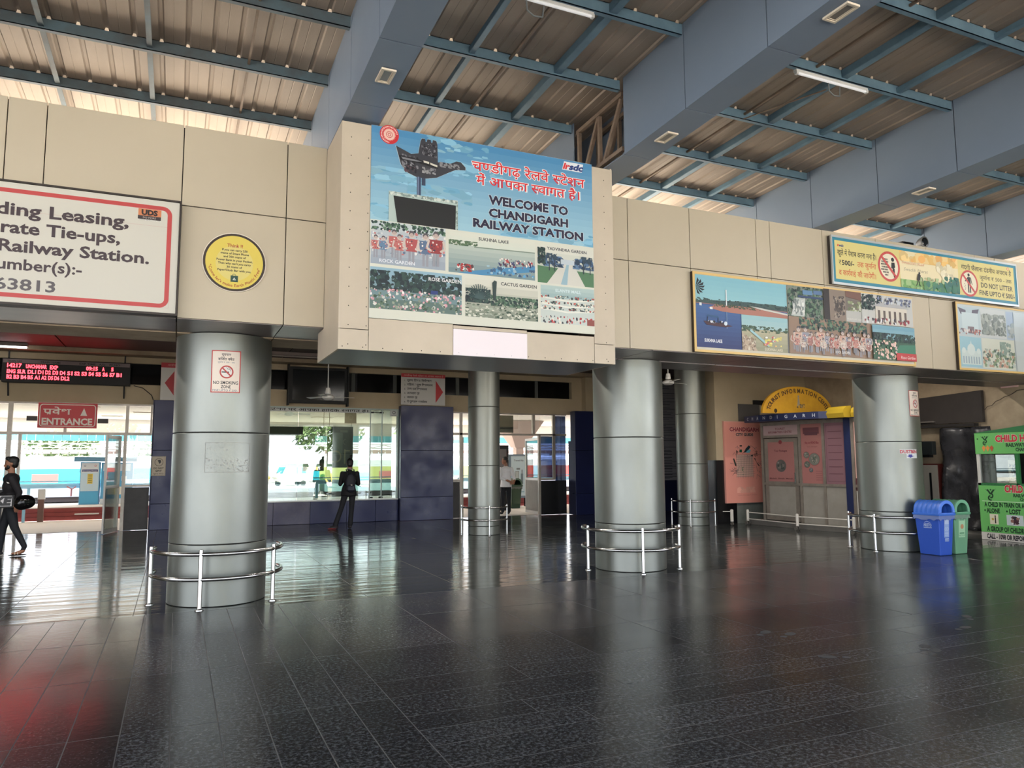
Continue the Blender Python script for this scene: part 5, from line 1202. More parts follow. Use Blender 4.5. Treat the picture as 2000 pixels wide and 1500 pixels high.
# water pipe
PIPE = mat('pale_blue_pipe', S(150, 200, 222), 0.5)
t = thing('water_pipe', 'long pale blue water pipe running along the platform on short posts', 'pipe', (0, 26.6, 0.366))
b = MB(); b.tube([(-30, 26.62, 0.92), (50, 26.62, 0.92)], 0.075, 10); b.build('pipe', PIPE, t, smooth=True)
b = MB(); b.tube([(-30, 26.62, 1.06), (50, 26.62, 1.06)], 0.02, 6); b.build('upper_pipe', PIPE, t, smooth=True)
for X in (-7.4, -4.0, 1.4, 4.5, 7.6, 10.8, 14.0):
    b = MB(); b.box(X-0.04, 26.56, 0.366, X+0.04, 26.64, 0.86); b.build('post', PIPE, t)
b = MB(); b.tube([(-3.0, 26.45, 0.90), (-2.85, 26.42, 0.82), (-2.75, 26.42, 0.90)], 0.02, 6); b.tube([(-2.87, 26.42, 0.82), (-2.87, 26.42, 0.6)], 0.025, 6); b.build('valve', mat('pinkish_valve', S(206, 120, 116), 0.5), t)
t = thing('marker_post', 'brown marker post with a white top in front of the red steps', 'post', (-3.35, 24.3, 0))
b = MB(); b.box(-3.42, 24.26, 0, -3.28, 24.36, 0.62); b.build('shaft', mat('brown_post', S(120, 92, 84), 0.8), t)
b = MB(); b.box(-3.43, 24.25, 0.62, -3.26, 24.37, 0.90); b.build('white_top', WHITE, t)
t = thing('marker_post', 'low pale blue post near the entrance, in front of the red steps', 'post', (-3.75, 24.3, 0))
b = MB(); b.box(-3.78, 24.27, 0, -3.71, 24.33, 0.55); b.build('shaft', PIPE, t)
b = MB(); b.box(-2.55, 24.45, 0.16, -1.95, 24.59, 0.19)
tag(b.build('white_slab', WHITE, None), 'white slab lying against the red steps beyond the entrance', 'slab')
# two vending booths on the raised platform
LB = mat('booth_blue', S(96, 172, 214), 0.5); 
t = thing('vending_booth', 'white and blue vending booth with yellow menu strip, left of its pair', 'booth', (-2.4, 26.2, 0.366))
b = MB(); b.box(-2.62, 26.0, 0.366, -2.10, 26.4, 1.64); b.build('body', LB, t)
A = Art(0.001); A.rect(0.02, 0.40, 0.50, 1.25, S(200, 222, 232)); A.rect(0.03, 0.96, 0.48, 1.24, S(226, 228, 228)); A.rect(0.05, 0.98, 0.47, 1.05, S(60, 70, 120)); A.text('Drinking Water', 0.07, 0.995, 0.03, WH, x1=0.45); A.rect(0.20, 0.62, 0.34, 0.92, S(226, 200, 90))
for k in range(5): A.rect(0.22, 0.65+k*0.055, 0.32, 0.67+k*0.055, S(120, 120, 70))
A.ring(0.40, 1.16, 0.02, 0.03, S(200, 80, 80)); A.ring(0.12, 1.16, 0.02, 0.03, S(120, 130, 150)); A.rect(0.03, 0.05, 0.49, 0.36, S(90, 180, 220)); A.build('print', t, fY(-2.62, 26.0, 0.366))
t = thing('vending_booth', 'blue vending booth with white labels, right of its pair', 'booth', (-1.8, 26.2, 0.366))
b = MB(); b.box(-2.06, 26.0, 0.366, -1.20, 26.4, 1.62); b.build('body', LB, t)
A = Art(0.001); A.rect(0.05, 1.0, 0.80, 1.22, S(206, 222, 232)); A.rect(0.10, 0.72, 0.22, 0.84, S(206, 222, 232)); A.rect(0.13, 0.75, 0.19, 0.81, S(60, 130, 170)); A.rect(0.55, 0.70, 0.70, 0.84, S(206, 222, 232)); A.rect(0.2, 0.28, 0.36, 0.52, S(226, 224, 210)); A.rect(0.37, 0.28, 0.44, 0.52, S(226, 210, 120)); A.rect(0.5, 0.28, 0.62, 0.52, S(226, 224, 210)); A.rect(0.0, 0.0, 0.86, 0.16, S(214, 222, 226)); A.build('print', t, fY(-2.06, 26.0, 0.366))
b = MB(); b.hexa([(-2.78, 25.85, 1.66), (-1.1, 25.85, 1.645), (-1.1, 26.6, 1.66), (-2.78, 26.6, 1.66)], [(-2.78, 25.85, 1.80), (-1.1, 25.85, 1.74), (-1.1, 26.6, 1.80), (-2.78, 26.6, 1.80)])
tag(b.build('booth_roof', mat('grey_blue_roof', S(104, 150, 178), 0.6), None), 'flat grey blue roof lying over the two vending booths', 'roof')
# train
def coach(x0, x1, label, c_low, c_mid, c_top, y=58.0, winc=S(70, 90, 100)):
    t = thing('train_coach', label, 'train', ((x0+x1)/2, y+1.5, -1.04)); n = 'coach_'+label.split()[0]
    b = MB(); b.box(x0, y, -0.62, x1, y+3, 0.26); b.build('lower_body', mat(n+'_low', c_low, 0.6), t)
    b = MB(); b.box(x0, y, 0.26, x1, y+3, 1.25); b.build('middle_body', mat(n+'_mid', c_mid, 0.5), t)
    b = MB(); b.prism([(0, 1.25), (0, 1.75), (0.25, 1.98), (1.5, 2.08), (2.75, 1.98), (3, 1.75), (3, 1.25)], lambda u, v: (x0, y+u, v), lambda u, v: (x1, y+u, v)); b.build('roof', mat(n+'_top', c_top, 0.5), t)
    b = MB(); b.box(x0+0.4, y+0.3, -0.95, x1-0.4, y+2.7, -0.62); b.build('underframe', mat('underframe_dark', S(70, 62, 60), 0.8), t)
    k = 0; x = x0+1.3
    while x < x1-2:
        b = MB(); b.box(x, y-0.02, 0.34, x+(1.5 if k % 3 == 1 else 1.0), y+0.01, 0.90); b.build('coach_window', mat('coach_window_red' if k % 3 == 1 else 'coach_window_dark', S(206, 120, 110) if k % 3 == 1 else winc, 0.4), t)
        x += 2.9; k += 1
    for xb in (x0+3, x1-3):
        for dx in (-1.2, 1.2):
            b = MB(); b.tube([(xb+dx, y+0.35, -0.62), (xb+dx, y+0.45, -0.62)], 0.42, 16); b.build('wheel', mat('underframe_dark', S(70, 62, 60), 0.8), t)
    return t
coach(-36, -13.2, 'cyan and grey train coach farthest left behind the platform', S(176, 182, 190), S(60, 206, 226), S(246, 246, 244))
t = coach(-12.8, 10.0, 'bright turquoise and grey train coach seen through the entrance', S(176, 182, 190), S(60, 206, 226), S(246, 246, 244))
A = Art(0.004); A.text('CHAIR CAR', 0, 0, 0.25, S(60, 90, 100), x1=1.9, bold=0.01); A.build('lettering', t, fY(-5.9, 57.97, 0.95))
coach(10.4, 24.0, 'yellow and green train coach seen through the display window', S(170, 200, 190), S(206, 206, 120), S(240, 240, 232), winc=S(60, 120, 90))
coach(24.4, 50.0, 'red and white train coach seen through the right doorway', S(190, 190, 196), S(206, 84, 76), S(240, 238, 236))
# far platform shed
t = thing('far_shed', 'long corrugated platform shed roof with a lattice girder behind the train', 'shed', (0, 66, -1.0))
b = MB()
for i in range(200): b.box(-50+i*0.6, 66, 2.34, -50+i*0.6+0.5, 66.1, 2.66)
o = b.build('corrugated_fascia', mat('dull_sheet', S(170, 140, 132), 0.7), t); o['kind'] = 'stuff'
b = MB(); b.box(-50, 66.1, 2.58, 70, 74, 2.66); b.build('roof_deck', mat('pale_deck', S(225, 222, 218), 0.7), t)
b = MB(); b.box(-50, 65.9, 2.78, 70, 66.0, 2.84); b.box(-50, 65.9, 3.10, 70, 66.0, 3.16)
for i in range(60): b.bar((-50+2*i, 65.95, 2.84), (-49+2*i, 65.95, 3.10), 0.06); b.bar((-49+2*i, 65.95, 3.10), (-48+2*i, 65.95, 2.84), 0.06)
o = b.build('lattice_girder', mat('brownish_girder', S(176, 160, 146), 0.7), t); o['kind'] = 'stuff'
for X in (-30, -14, 2, 18, 34):
    b = MB(); b.box(X-0.1, 66.2, -1.04, X+0.1, 66.4, 2.58); b.build('support', mat('brownish_girder', S(176, 160, 146), 0.7), t)
# foliage
LEAF = mat('dusty_leaf', S(96, 116, 72), 0.8, 0, S(60, 80, 46), 3, 0.5)
def tree(name, label, x, y, z0, h, r, n=260, seed=1, group=None):
    t = thing(name, label, 'tree', (x, y, z0), group)
    q = random.Random(seed)
    b = MB(); b.tube([(x, y, z0), (x+0.1, y, z0+h*0.35), (x-0.05, y+0.1, z0+h*0.7)], [0.18, 0.13, 0.06], 8)
    for k in range(5):
        a = q.random()*6.28; b.tube([(x, y, z0+h*(0.35+0.06*k)), (x+cos(a)*r*0.6, y+sin(a)*r*0.6, z0+h*(0.6+0.06*k))], [0.07, 0.02], 6)
    b.build('trunk', mat('bark', S(90, 76, 62), 0.9), t, smooth=True)
    b = MB()
    for i in range(n):
        a = q.random()*2*pi; u = q.uniform(-1, 1); rr = r*(0.55+0.5*q.random()); s = sqrt(1-u*u)
        c = Vector((x+rr*s*cos(a), y+rr*s*sin(a), z0+h*0.68+u*rr*h*0.32/r))
        for m in range(7):
            d = Vector((q.gauss(0, 1), q.gauss(0, 1), q.gauss(0, 1))).normalized(); e = d.orthogonal().normalized()*0.16*r/1.6; p = c+Vector((q.gauss(0, 1), q.gauss(0, 1), q.gauss(0, 1)))*0.22
            b.add([p-e, p+d*0.13, p+e, p-d*0.13], [(0, 1, 2, 3)])
    o = b.build('foliage', LEAF, t); o['kind'] = 'stuff'
    return t
for i, (x, y, h, r) in enumerate(((-11, 95, 6.2, 3.6), (-1.0, 96, 5.8, 3.6), (9, 95, 6.4, 3.6))):
    tree('distant_tree', 'hazy green tree far behind the train, %s of three' % ('leftmost', 'middle', 'rightmost')[i], x, y, -1.04, h, r, 160, i+1, 'distant trees behind the train')
# ------------------------------------------------------------------ forecourt behind the viewer (invented, for reflections in the glass and bounce light)
b = MB(); b.box(-60, -60, -0.45, 80, -8.0, -0.31); struct('floor_4', b, mat('forecourt_asphalt', S(176, 170, 162), 0.9, 0, S(150, 146, 140), 0.8, 0.5))
for i, (x, y, h, r) in enumerate(((3.5, -31, 9.5, 3.6), (13.0, -32, 8.5, 3.4), (22.5, -31, 10, 3.6), (-6.5, -32, 9, 3.6))):
    tree('reflection_tree', 'leafy tree invented for reflections in the display window, %s' % ('behind the yellow rickshaw', 'behind the amber rickshaw', 'farthest to the right', 'farthest to the left')[i], x, y, -0.31, h, r, 200, i+11, 'invented forecourt trees')
def rickshaw(x, y, rz, label, c):
    t = thing('reflection_rickshaw', label, 'vehicle', (x, y, -0.31), 'auto rickshaws invented for reflections', rz=rz); cm = mat('rickshaw_'+label.split()[0], c, 0.4)
    b = MB(); b.prism([(-1.3, 0.35), (1.15, 0.35), (1.35, 0.75), (0.95, 1.0), (-1.3, 1.0)], lambda u, v: (u, -0.62, v), lambda u, v: (u, 0.62, v)); b.build('body', cm, t, off=(0, 0, 0))
    b = MB(); b.prism([(-1.3, 1.55), (0.7, 1.55), (0.55, 1.75), (-1.2, 1.78)], lambda u, v: (u, -0.64, v), lambda u, v: (u, 0.64, v)); b.build('hood', mat('rickshaw_hood', S(40, 60, 44), 0.7), t, off=(0, 0, 0))
    b = MB()
    b.box(-1.3, -0.62, 1.0, -1.22, 0.62, 1.55); b.build('back_panel', cm, t, off=(0, 0, 0))
    for a in (-0.6, 0.6):
        b = MB(); b.bar((0.95, a, 1.0), (0.68, a, 1.56), 0.05); b.build('screen_pillar', BLACKM, t, off=(0, 0, 0))
    b = MB(); b.add([(0.96, -0.58, 1.0), (0.96, 0.58, 1.0), (0.70, 0.58, 1.54), (0.70, -0.58, 1.54)], [(0, 1, 2, 3)]); b.build('windscreen', CLEAR, t, off=(0, 0, 0))
    for wx, wy in ((1.05, 0), (-0.85, 0.56), (-0.85, -0.56)):
        b = MB(); b.tube([(wx, wy-0.06, 0.23), (wx, wy+0.06, 0.23)], 0.23, 16); b.build('wheel', BLACKM, t, off=(0, 0, 0))
for x, y, rz, l, c in ((5.5, -22, 0.3, 'yellow auto rickshaw invented for reflections, left in the mirrored row', S(226, 190, 70)), (8.6, -23, 2.9, 'white auto rickshaw invented for reflections, middle of the mirrored row', S(226, 226, 220)), (11.8, -22, 0.1, 'amber auto rickshaw invented for reflections, right in the mirrored row', S(214, 160, 60)), (15, -24, 0.4, 'blue auto rickshaw invented for reflections, far right of the mirrored row', S(70, 120, 180))):
    rickshaw(x, y, rz, l, c)
# ------------------------------------------------------------------ tourist information kiosk
NAVY = mat('navy_band', S(30, 40, 78), 0.4)
K0, K1, K2, K3 = Vector((13.34, 14.45, 0)), Vector((13.46, 13.35, 0)), Vector((13.67, 12.15, 0)), Vector((13.82, 11.2, 0))
t = thing('information_kiosk', 'faceted tourist information kiosk with aluminium door and pink posters', 'kiosk', (13.6, 13.2, 0))
KF = mat('kiosk_frame', S(150, 142, 132), 0.45, 0.4, S(120, 112, 104), 4, 0.5)
MARB = mat('kiosk_plinth', S(110, 108, 104), 0.4, 0, S(84, 82, 78), 3, 0.5)
b = MB(); b.prism([(13.2, 14.9), (13.28, 13.28), (13.48, 12.05), (13.66, 11.05), (14.9, 11.05), (14.9, 14.9)][::-1], lambda u, v: (u, v, 0.002), lambda u, v: (u, v, 0.13)); b.build('plinth', MARB, t)
def wallmap(a, c):
    d = (c-a); L = d.length; d = d/L; n = Vector((-d.y, d.x, 0))     # left of travel
    if n.x > 0: n = -n
    return L, (lambda u, v, o: tuple(a+d*u+n*o+Vector((0, 0, v))))
def wbox(f, u0, v0, u1, v1, o0, o1, name, m, par):
    b = MB(); b.hexa([f(u0, v0, o0), f(u1, v0, o0), f(u1, v0, o1), f(u0, v0, o1)], [f(u0, v1, o0), f(u1, v1, o0), f(u1, v1, o1), f(u0, v1, o1)]); return b.build(name, m, par)
PK = mat('pink_poster_film', S(158, 106, 102), 0.35); PK2 = mat('pink_poster_panel', S(206, 166, 156), 0.5)
L1, f1 = wallmap(K0, K1); L2, f2 = wallmap(K1, K2); L3, f3 = wallmap(K2, K3)
ZK0, ZS, ZK1 = 0.13, 1.02, 2.52
for f, L, us in ((f1, L1, (0, L1)), (f2, L2, (0, 0.62, L2)), (f3, L3, (0.12, L3))):
    for u in us: wbox(f, u-0.03, ZK0, u+0.03, ZK1, -0.03, 0.03, 'frame_post', KF, t)
    wbox(f, us[0]+0.03, ZS-0.03, us[-1]-0.03, ZS+0.03, -0.025, 0.025, 'frame_rail', KF, t)
    wbox(f, us[0]+0.03, ZK1-0.08, us[-1]-0.03, ZK1, -0.025, 0.025, 'frame_rail', KF, t)
wbox(f2, 0.035, ZK0, L2-0.035, ZS-0.032, -0.015, 0.0, 'lower_panel', GREYB, t)
wbox(f3, 0.155, ZK0, L3-0.035, ZS-0.032, -0.015, 0.0, 'lower_panel', mat('light_laminate', S(186, 184, 178), 0.6), t)
o = wbox(f2, 0.035, ZS+0.032, 0.585, ZK1-0.082, -0.015, 0.0, 'poster_window', PK, t)
a = Art(0.001); a.rect(0.06, 1.15, 0.48, 1.30, S(100, 60, 66)); a.rect(0.10, 1.12, 0.44, 1.19, S(90, 56, 64)); a.text('Hop on HOHO Bus', 0.10, 0.92, 0.055, S(120, 40, 50), x1=0.46, bold=0.02); a.text('scenic Chandigarh', 0.16, 0.84, 0.03, S(110, 60, 66), x1=0.42)
for cx, cz, r_, c in ((0.33, 0.56, 0.15, S(110, 112, 104)), (0.13, 0.66, 0.08, S(100, 104, 96)), (0.14, 0.44, 0.08, S(90, 100, 92)), (0.24, 0.31, 0.055, S(84, 96, 104))):
    a.circ(cx, cz, r_, S(140, 70, 76)); a.circ(cx, cz, r_*0.93, c); a.blobs(cx-r_*0.6, cz-r_*0.6, cx+r_*0.6, cz+r_*0.6, 20, [S(140, 140, 130), S(80, 90, 80), S(160, 150, 140)], r_*0.16)
for k in range(5): a.rect(0.36, 0.28-k*0.05, 0.52, 0.29-k*0.05, S(130, 80, 84))
a.build('poster_print', t, lambda u, v, o_: f2(0.035+u, ZS+0.032+v, o_))
wbox(f2, 0.655, ZS+0.032, L2-0.035, ZK1-0.082, -0.015, 0.0, 'poster_window', mat('mauve_film', S(130, 96, 104), 0.35), t)
a = Art(0.001)
for k in range(7): a.rect(0.08, 0.22+k*0.16, 0.42, 0.235+k*0.16, S(100, 66, 76))
a.frame(0.03, 0.05, 0.47, 1.34, 0.012, S(110, 80, 88)); a.build('poster_print', t, lambda u, v, o_: f2(0.655+u, ZS+0.032+v, o_))
wbox(f3, 0.155, ZS+0.032, L3-0.035, ZK1-0.082, -0.015, 0.0, 'poster_window', PK2, t)
a = Art(0.001); a.rect(0.10, 0.80, 0.5, 0.88, S(70, 50, 56)); a.rect(0.12, 0.82, 0.48, 0.86, S(226, 210, 204)); a.text('Offer Starts', 0.12, 0.72, 0.05, S(150, 50, 60), bold=0.02); a.text('₹250/-', 0.12, 0.50, 0.16, S(150, 50, 66), bold=0.04)
for k in range(4): a.rect(0.14, 0.40-k*0.07, 0.44, 0.41-k*0.07, S(150, 90, 96))
a.circ(0.02, 0.0, 0.14, S(80, 40, 46)); a.build('poster_print', t, lambda u, v, o_: f3(0.155+u, ZS+0.032+v, o_) if v > -1 else None)
# door face
wbox(f1, 0.035, 2.14, L1-0.035, 2.20, -0.02, 0.02, 'frame_rail', KF, t)
wbox(f1, 0.035, 2.20, L1-0.035, ZK1-0.082, -0.015, 0.0, 'transom_sign', mat('pale_transom', S(176, 150, 150), 0.5), t)
a = Art(0.001); a.text('TOURIST', 0.36, 0.13, 0.05, S(120, 60, 70), x1=0.66, bold=0.02); a.text('INFORMATION CENTRE', 0.15, 0.05, 0.05, S(120, 60, 70), x1=0.85, bold=0.02); a.build('transom_print', t, lambda u, v, o_: f1(0.035+u, 2.20+v, o_))
d = wbox(f1, 0.06, ZK0+0.02, L1-0.06, 2.12, -0.02, 0.012, 'door', KF, t)
wbox(f1, 0.17, ZS+0.06, L1-0.17, 2.03, 0.012, 0.016, 'poster_pane', PK, d); wbox(f1, 0.17, ZK0+0.12, L1-0.17, ZS-0.06, 0.012, 0.016, 'lower_panel', GREYB, d)
wbox(f1, L1-0.15, ZS+0.02, L1-0.12, ZS+0.28, 0.03, 0.05, 'handle', CHROME, d)
a = Art(0.001); w_ = L1-0.34; a.circ(w_*0.5, 0.38, 0.15, S(90, 86, 84)); a.blobs(w_*0.5-0.1, 0.28, w_*0.5+0.1, 0.48, 30, [S(150, 150, 140), S(60, 70, 64), S(110, 104, 100)], 0.03); a.text('Tour Packages', w_*0.25, 0.72, 0.045, S(90, 40, 50), x1=w_*0.75, bold=0.02); a.text('Mohali  Shimla  Manali', 0.03, 0.06, 0.03, S(80, 40, 46), x1=w_-0.06, bold=0.02); a.circ(w_*0.5, 0.95, 0.05, S(130, 56, 60))
a.build('door_print', d, lambda u, v, o_: f1(0.17+u, ZS+0.06+v, 0.016+o_))
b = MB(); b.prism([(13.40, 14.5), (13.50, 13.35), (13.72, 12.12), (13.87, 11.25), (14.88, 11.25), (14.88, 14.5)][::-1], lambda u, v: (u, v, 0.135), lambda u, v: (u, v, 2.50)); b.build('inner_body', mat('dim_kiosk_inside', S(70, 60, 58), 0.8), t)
# blue pillar between the two right faces
wbox(f3, -0.06, 0.13, 0.09, 2.525, -0.03, 0.05, 'blue_pillar', NAVY, t)
# curved navy canopy band with lettering, and the half round sign
band = [(13.05, 14.75), (12.92, 14.1), (12.98, 13.3), (13.25, 12.55), (13.62, 12.1)]
b = MB(); bt = [(x, y, 2.53) for x, y in band]; bu = [(x, y, 2.69) for x, y in band]
for i in range(4): b.hexa([bt[i], bt[i+1], (bt[i+1][0]+0.5, bt[i+1][1], 2.53), (bt[i][0]+0.5, bt[i][1], 2.53)], [bu[i], bu[i+1], (bu[i+1][0]+0.5, bu[i+1][1], 2.69), (bu[i][0]+0.5, bu[i][1], 2.69)])
b.build('navy_canopy', NAVY, t)
cum = [0]
for i in range(4): cum.append(cum[-1]+(Vector(band[i+1])-Vector(band[i])).length)
def fband(u, v, o_):
    for i in range(4):
        if u <= cum[i+1] or i == 3:
            s_ = (u-cum[i])/(cum[i+1]-cum[i]); p = Vector(band[i]).lerp(Vector(band[i+1]), s_); dd = (Vector(band[i+1])-Vector(band[i])).normalized(); return (p.x+dd.y*(o_+0.004)-0, p.y-dd.x*(o_+0.004), 2.53+v)
a = Art(0.001)
for k, ch in enumerate('CHANDIGARH'): a.text(ch, 0.14+k*0.22, 0.045, 0.075, S(190, 196, 206), bold=0.02)
a.build('canopy_lettering', t, fband)
t2 = thing('arched_sign', 'half round yellow sign reading TOURIST INFORMATION CENTRE on top of the kiosk', 'sign', (13.6, 13.55, 2.70))
b = MB(); R = 1.12; cx0 = 13.62
b.prism([(R*cos(pi*i/28), 0.66*sin(pi*i/28)) for i in range(29)], lambda u, v: (cx0+u, 13.50, 2.70+v), lambda u, v: (cx0+u, 13.56, 2.70+v)); b.build('board', YEL, t2)
A = Art(0.001); s_ = 'TOURIST INFORMATION CENTRE'; n_ = len(s_)
_w = [(_xmax(glyphs(ch, 0.03)) if ch != ' ' else 0.26)+0.05 for ch in s_]; _t = sum(_w); _a = 0.0
for i, ch in enumerate(s_):
    th = pi*(0.955-0.93*(_a+0.0*_w[i])/_t); _a += _w[i]; px, pz = 0.90*cos(th), 0.50*sin(th); tx, tz = 0.90*sin(th), -0.50*cos(th); l_ = sqrt(tx*tx+tz*tz); tx /= l_; tz /= l_
    if ch != ' ':
        for q in glyphs(ch, 0.03): A.p.append((A.layer+1, [(px+(x*0.135)*tx-(y*0.15)*tz, pz+(x*0.135)*tz+(y*0.15)*tx) for x, y in q], S(70, 52, 40)))
        A.layer += 1
A.poly([(-0.03, 0.22), (0.05, 0.20), (0.04, 0.36), (-0.01, 0.40)], S(150, 140, 120)); A.blobs(-0.06, 0.14, 0.2, 0.24, 16, [S(160, 140, 100), S(110, 90, 60)], 0.03); A.circ(0.01, 0.42, 0.03, S(150, 140, 120), 10); A.circ(-0.72, 0.06, 0.05, S(60, 46, 30))
A.build('lettering', t2, fY(cx0, 13.50, 2.70))
for (x0, y0, x1, y1), lab in (((13.45, 11.95, 13.70, 12.45), 'small curved yellow awning cover right of the arched sign'), ((13.62, 11.35, 13.86, 11.90), 'small curved yellow awning cover next to the column by the bins')):
    b = MB(); P = [(0.02, 0), (0.0, 0.10), (0.03, 0.19), (0.12, 0.25), (0.25, 0.26), (0.25, 0)]
    b.prism(P, lambda u, v: (x0-0.1+u, y0, 2.53+v), lambda u, v: (x0-0.1+u, y1, 2.53+v)); tag(b.build('awning_cover', mat('bright_yellow_cover', S(178, 150, 40), 0.55), None), lab, 'awning')
# pink city guide panel
t = thing('city_guide_panel', 'tall pink city guide panel with a street map, left of the kiosk', 'panel', (13.25, 15.0, 0.52))
b = MB(); b.box(12.72, 15.13, 0.515, 14.0, 15.188, 2.59); b.build('board', PINK, t)
A = Art(0.0008); A.grad(0, 0.0, 1.28, 2.05, S(224, 150, 134), S(224, 150, 136), 1); A.blobs(0.35, 0.25, 0.95, 0.4, 10, [S(228, 166, 150)], 0.12, k=10)
A.text('CHANDIGARH', 0.17, 1.82, 0.10, S(150, 40, 50), x1=1.13, bold=0.05, outline=S(236, 200, 190), ow=0.03); A.text('CITY GUIDE', 0.37, 1.70, 0.07, S(50, 40, 46), x1=0.94, bold=0.05, outline=S(236, 200, 190), ow=0.03)
r = random.Random(5); A.rect(0.36, 0.66, 0.90, 1.22, S(206, 166, 150))
for k in range(11): A.line([(0.34, 0.66+0.055*k), (0.92+r.uniform(-0.05, 0.05), 0.67+0.055*k)], 0.006, S(120, 110, 110)); A.line([(0.36+0.052*k, 0.62), (0.36+0.052*k+r.uniform(-0.01, 0.01), 1.22)], 0.006, S(120, 110, 110))
for k in range(26):
    x, z = r.choice([(r.uniform(0.15, 0.36), r.uniform(0.7, 1.3)), (r.uniform(0.9, 1.2), r.uniform(0.55, 1.4)), (r.uniform(0.3, 0.95), r.uniform(1.22, 1.42))])
    A.line([(x, z), (x+r.uniform(-0.12, 0.12), z+r.uniform(-0.08, 0.08)), (x+r.uniform(-0.16, 0.16), z+r.uniform(-0.14, 0.14))], 0.007, S(110, 96, 96))
A.poly([(0.60, 1.27), (0.72, 1.29), (0.84, 1.42), (0.78, 1.46), (0.68, 1.38)], S(40, 60, 66)); A.poly([(0.66, 1.27), (0.80, 1.27), (0.84, 1.34), (0.76, 1.35)], S(110, 176, 190)); A.rect(0.47, 1.28, 0.55, 1.35, S(40, 90, 66)); A.rect(0.48, 1.43, 0.56, 1.46, S(40, 44, 44))
A.poly([(0.24, 1.12), (0.28, 1.12), (0.34, 0.98), (0.34, 0.92), (0.30, 0.94)], S(50, 60, 52)); A.poly([(0.36, 1.20), (0.40, 1.30), (0.35, 1.34)], S(50, 54, 50)); A.poly([(0.93, 1.12), (0.98, 1.06), (1.06, 0.94), (1.12, 0.92), (1.02, 1.0), (0.96, 1.14)], S(50, 50, 54)); A.blobs(0.94, 1.16, 1.04, 1.34, 18, [S(110, 70, 66), S(140, 90, 80)], 0.02); A.poly([(0.80, 1.2), (0.88, 1.17), (0.9, 1.22)], S(40, 44, 44)); A.blobs(0.52, 0.70, 0.58, 1.0, 8, [S(60, 110, 80)], 0.014)
A.text('www.chandigarh tourism', 0.38, 0.18, 0.03, S(190, 120, 110), x1=1.0)
A.build('print', t, fY(12.72, 15.13, 0.52))
# low white barrier rails round the kiosk
WB2 = mat('white_barrier_paint', S(206, 202, 194), 0.5)
t = thing('barrier_rail', 'low white two rail barrier on wheels around the kiosk corner', 'barrier', (13.1, 13.13, 0))
bp = [(13.50, 14.95), (12.98, 13.10), (14.10, 12.10)]
P0, P1, P2 = Vector((13.05, 14.75, 0)), Vector((12.98, 13.05, 0)), Vector((13.28, 11.75, 0))
for p in (P0, P1, P2):
    b = MB(); b.lathe([(0, 0.10), (0.035, 0.10), (0.035, 0.34), (0.03, 0.37), (0, 0.38)], 12, (p.x, p.y)); b.build('post', WB2, t, smooth=True)
    for dx, dy in ((-0.05, 0), (0.05, 0.02)):
        b = MB(); b.tube([(p.x+dx-0.015, p.y+dy, 0.045), (p.x+dx+0.015, p.y+dy, 0.045)], 0.043, 12); b.build('castor', mat('castor_grey', S(120, 116, 110), 0.4, 0.5), t)
for z in (0.15, 0.31):
    for a_, c_ in ((P0, P1), (P1, P2)):
        b = MB(); b.tube([a_+Vector((0, 0, z)), c_+Vector((0, 0, z))], 0.012, 8); b.build('rail', WB2, t)
t = thing('barrier_post', 'short white wheeled post standing alone by the black dado', 'barrier', (12.55, 14.75, 0))
b = MB(); b.lathe([(0, 0.10), (0.04, 0.10), (0.04, 0.38), (0, 0.40)], 12, (12.55, 14.75)); b.build('post', WB2, t, smooth=True)
b = MB(); b.tube([(12.53, 14.75, 0.045), (12.57, 14.75, 0.045)], 0.043, 12); b.build('castor', mat('castor_grey', S(120, 116, 110), 0.4, 0.5), t)
b = MB(); b.tube([(12.36, 14.85, 0.34), (12.55, 14.75, 0.34)], 0.01, 6); b.build('arm', WB2, t)

# ------------------------------------------------------------------ right wall fittings
t = thing('black_shutter_board', 'large black board high on the right wall above the plastic sheet', 'board', (15.5, 11.6, 2.38))
b = MB(); b.hexa([(15.50, 10.27, 2.38), (15.58, 10.27, 2.38), (15.58, 13.2, 2.38), (15.50, 13.2, 2.38)], [(15.50, 10.27, 3.05), (15.58, 10.27, 3.05), (15.58, 13.2, 2.92), (15.50, 13.2, 2.92)]); b.build('board', mat('charcoal_board', S(46, 40, 38), 0.7, 0, S(60, 54, 50), 2, 0.5), t)
b = MB(); b.box(15.44, 11.35, 2.42, 15.50, 12.3, 2.45); b.build('ledge', mat('grey_ledge', S(110, 104, 98), 0.6), t)
BP = mat('black_polythene', S(30, 30, 32), 0.28, 0, S(70, 70, 74), 2.5, 0.5, bump=0.5, bscale=5, rvar=0.1)
b = MB(); q = random.Random(9); N1, N2 = 16, 26
V = []
for j in range(N2+1):
    for i in range(N1+1):
        y = 11.2-1.1*i/N1; z = 2.28-2.18*j/N2
        V.append((15.46-0.10*noise.noise(Vector((y*2.3, z*1.7, 0)))-0.05*sin(y*9+z*1.5)-0.08*abs(noise.noise(Vector((y*5, z*3, 3)))), y+0.05*noise.noise(Vector((z*2, y, 5))), z))
F = [(j*(N1+1)+i, j*(N1+1)+i+1, (j+1)*(N1+1)+i+1, (j+1)*(N1+1)+i) for j in range(N2) for i in range(N1)]
b.add(V, F); o = tag(b.build('polythene_sheet', BP, None, smooth=True), 'crumpled black polythene sheet hanging between the wall cupboard and the green booth', 'plastic sheet')
m_ = o.modifiers.new('thick', 'SOLIDIFY'); m_.thickness = 0.004
b = MB(); b.box(15.40, 10.4, 2.30, 15.55, 13.0, 2.36); tag(b.build('shelf_board', mat('dark_shelf', S(40, 36, 34), 0.8), None), 'dark shelf edge under the black board on the right wall', 'shelf')
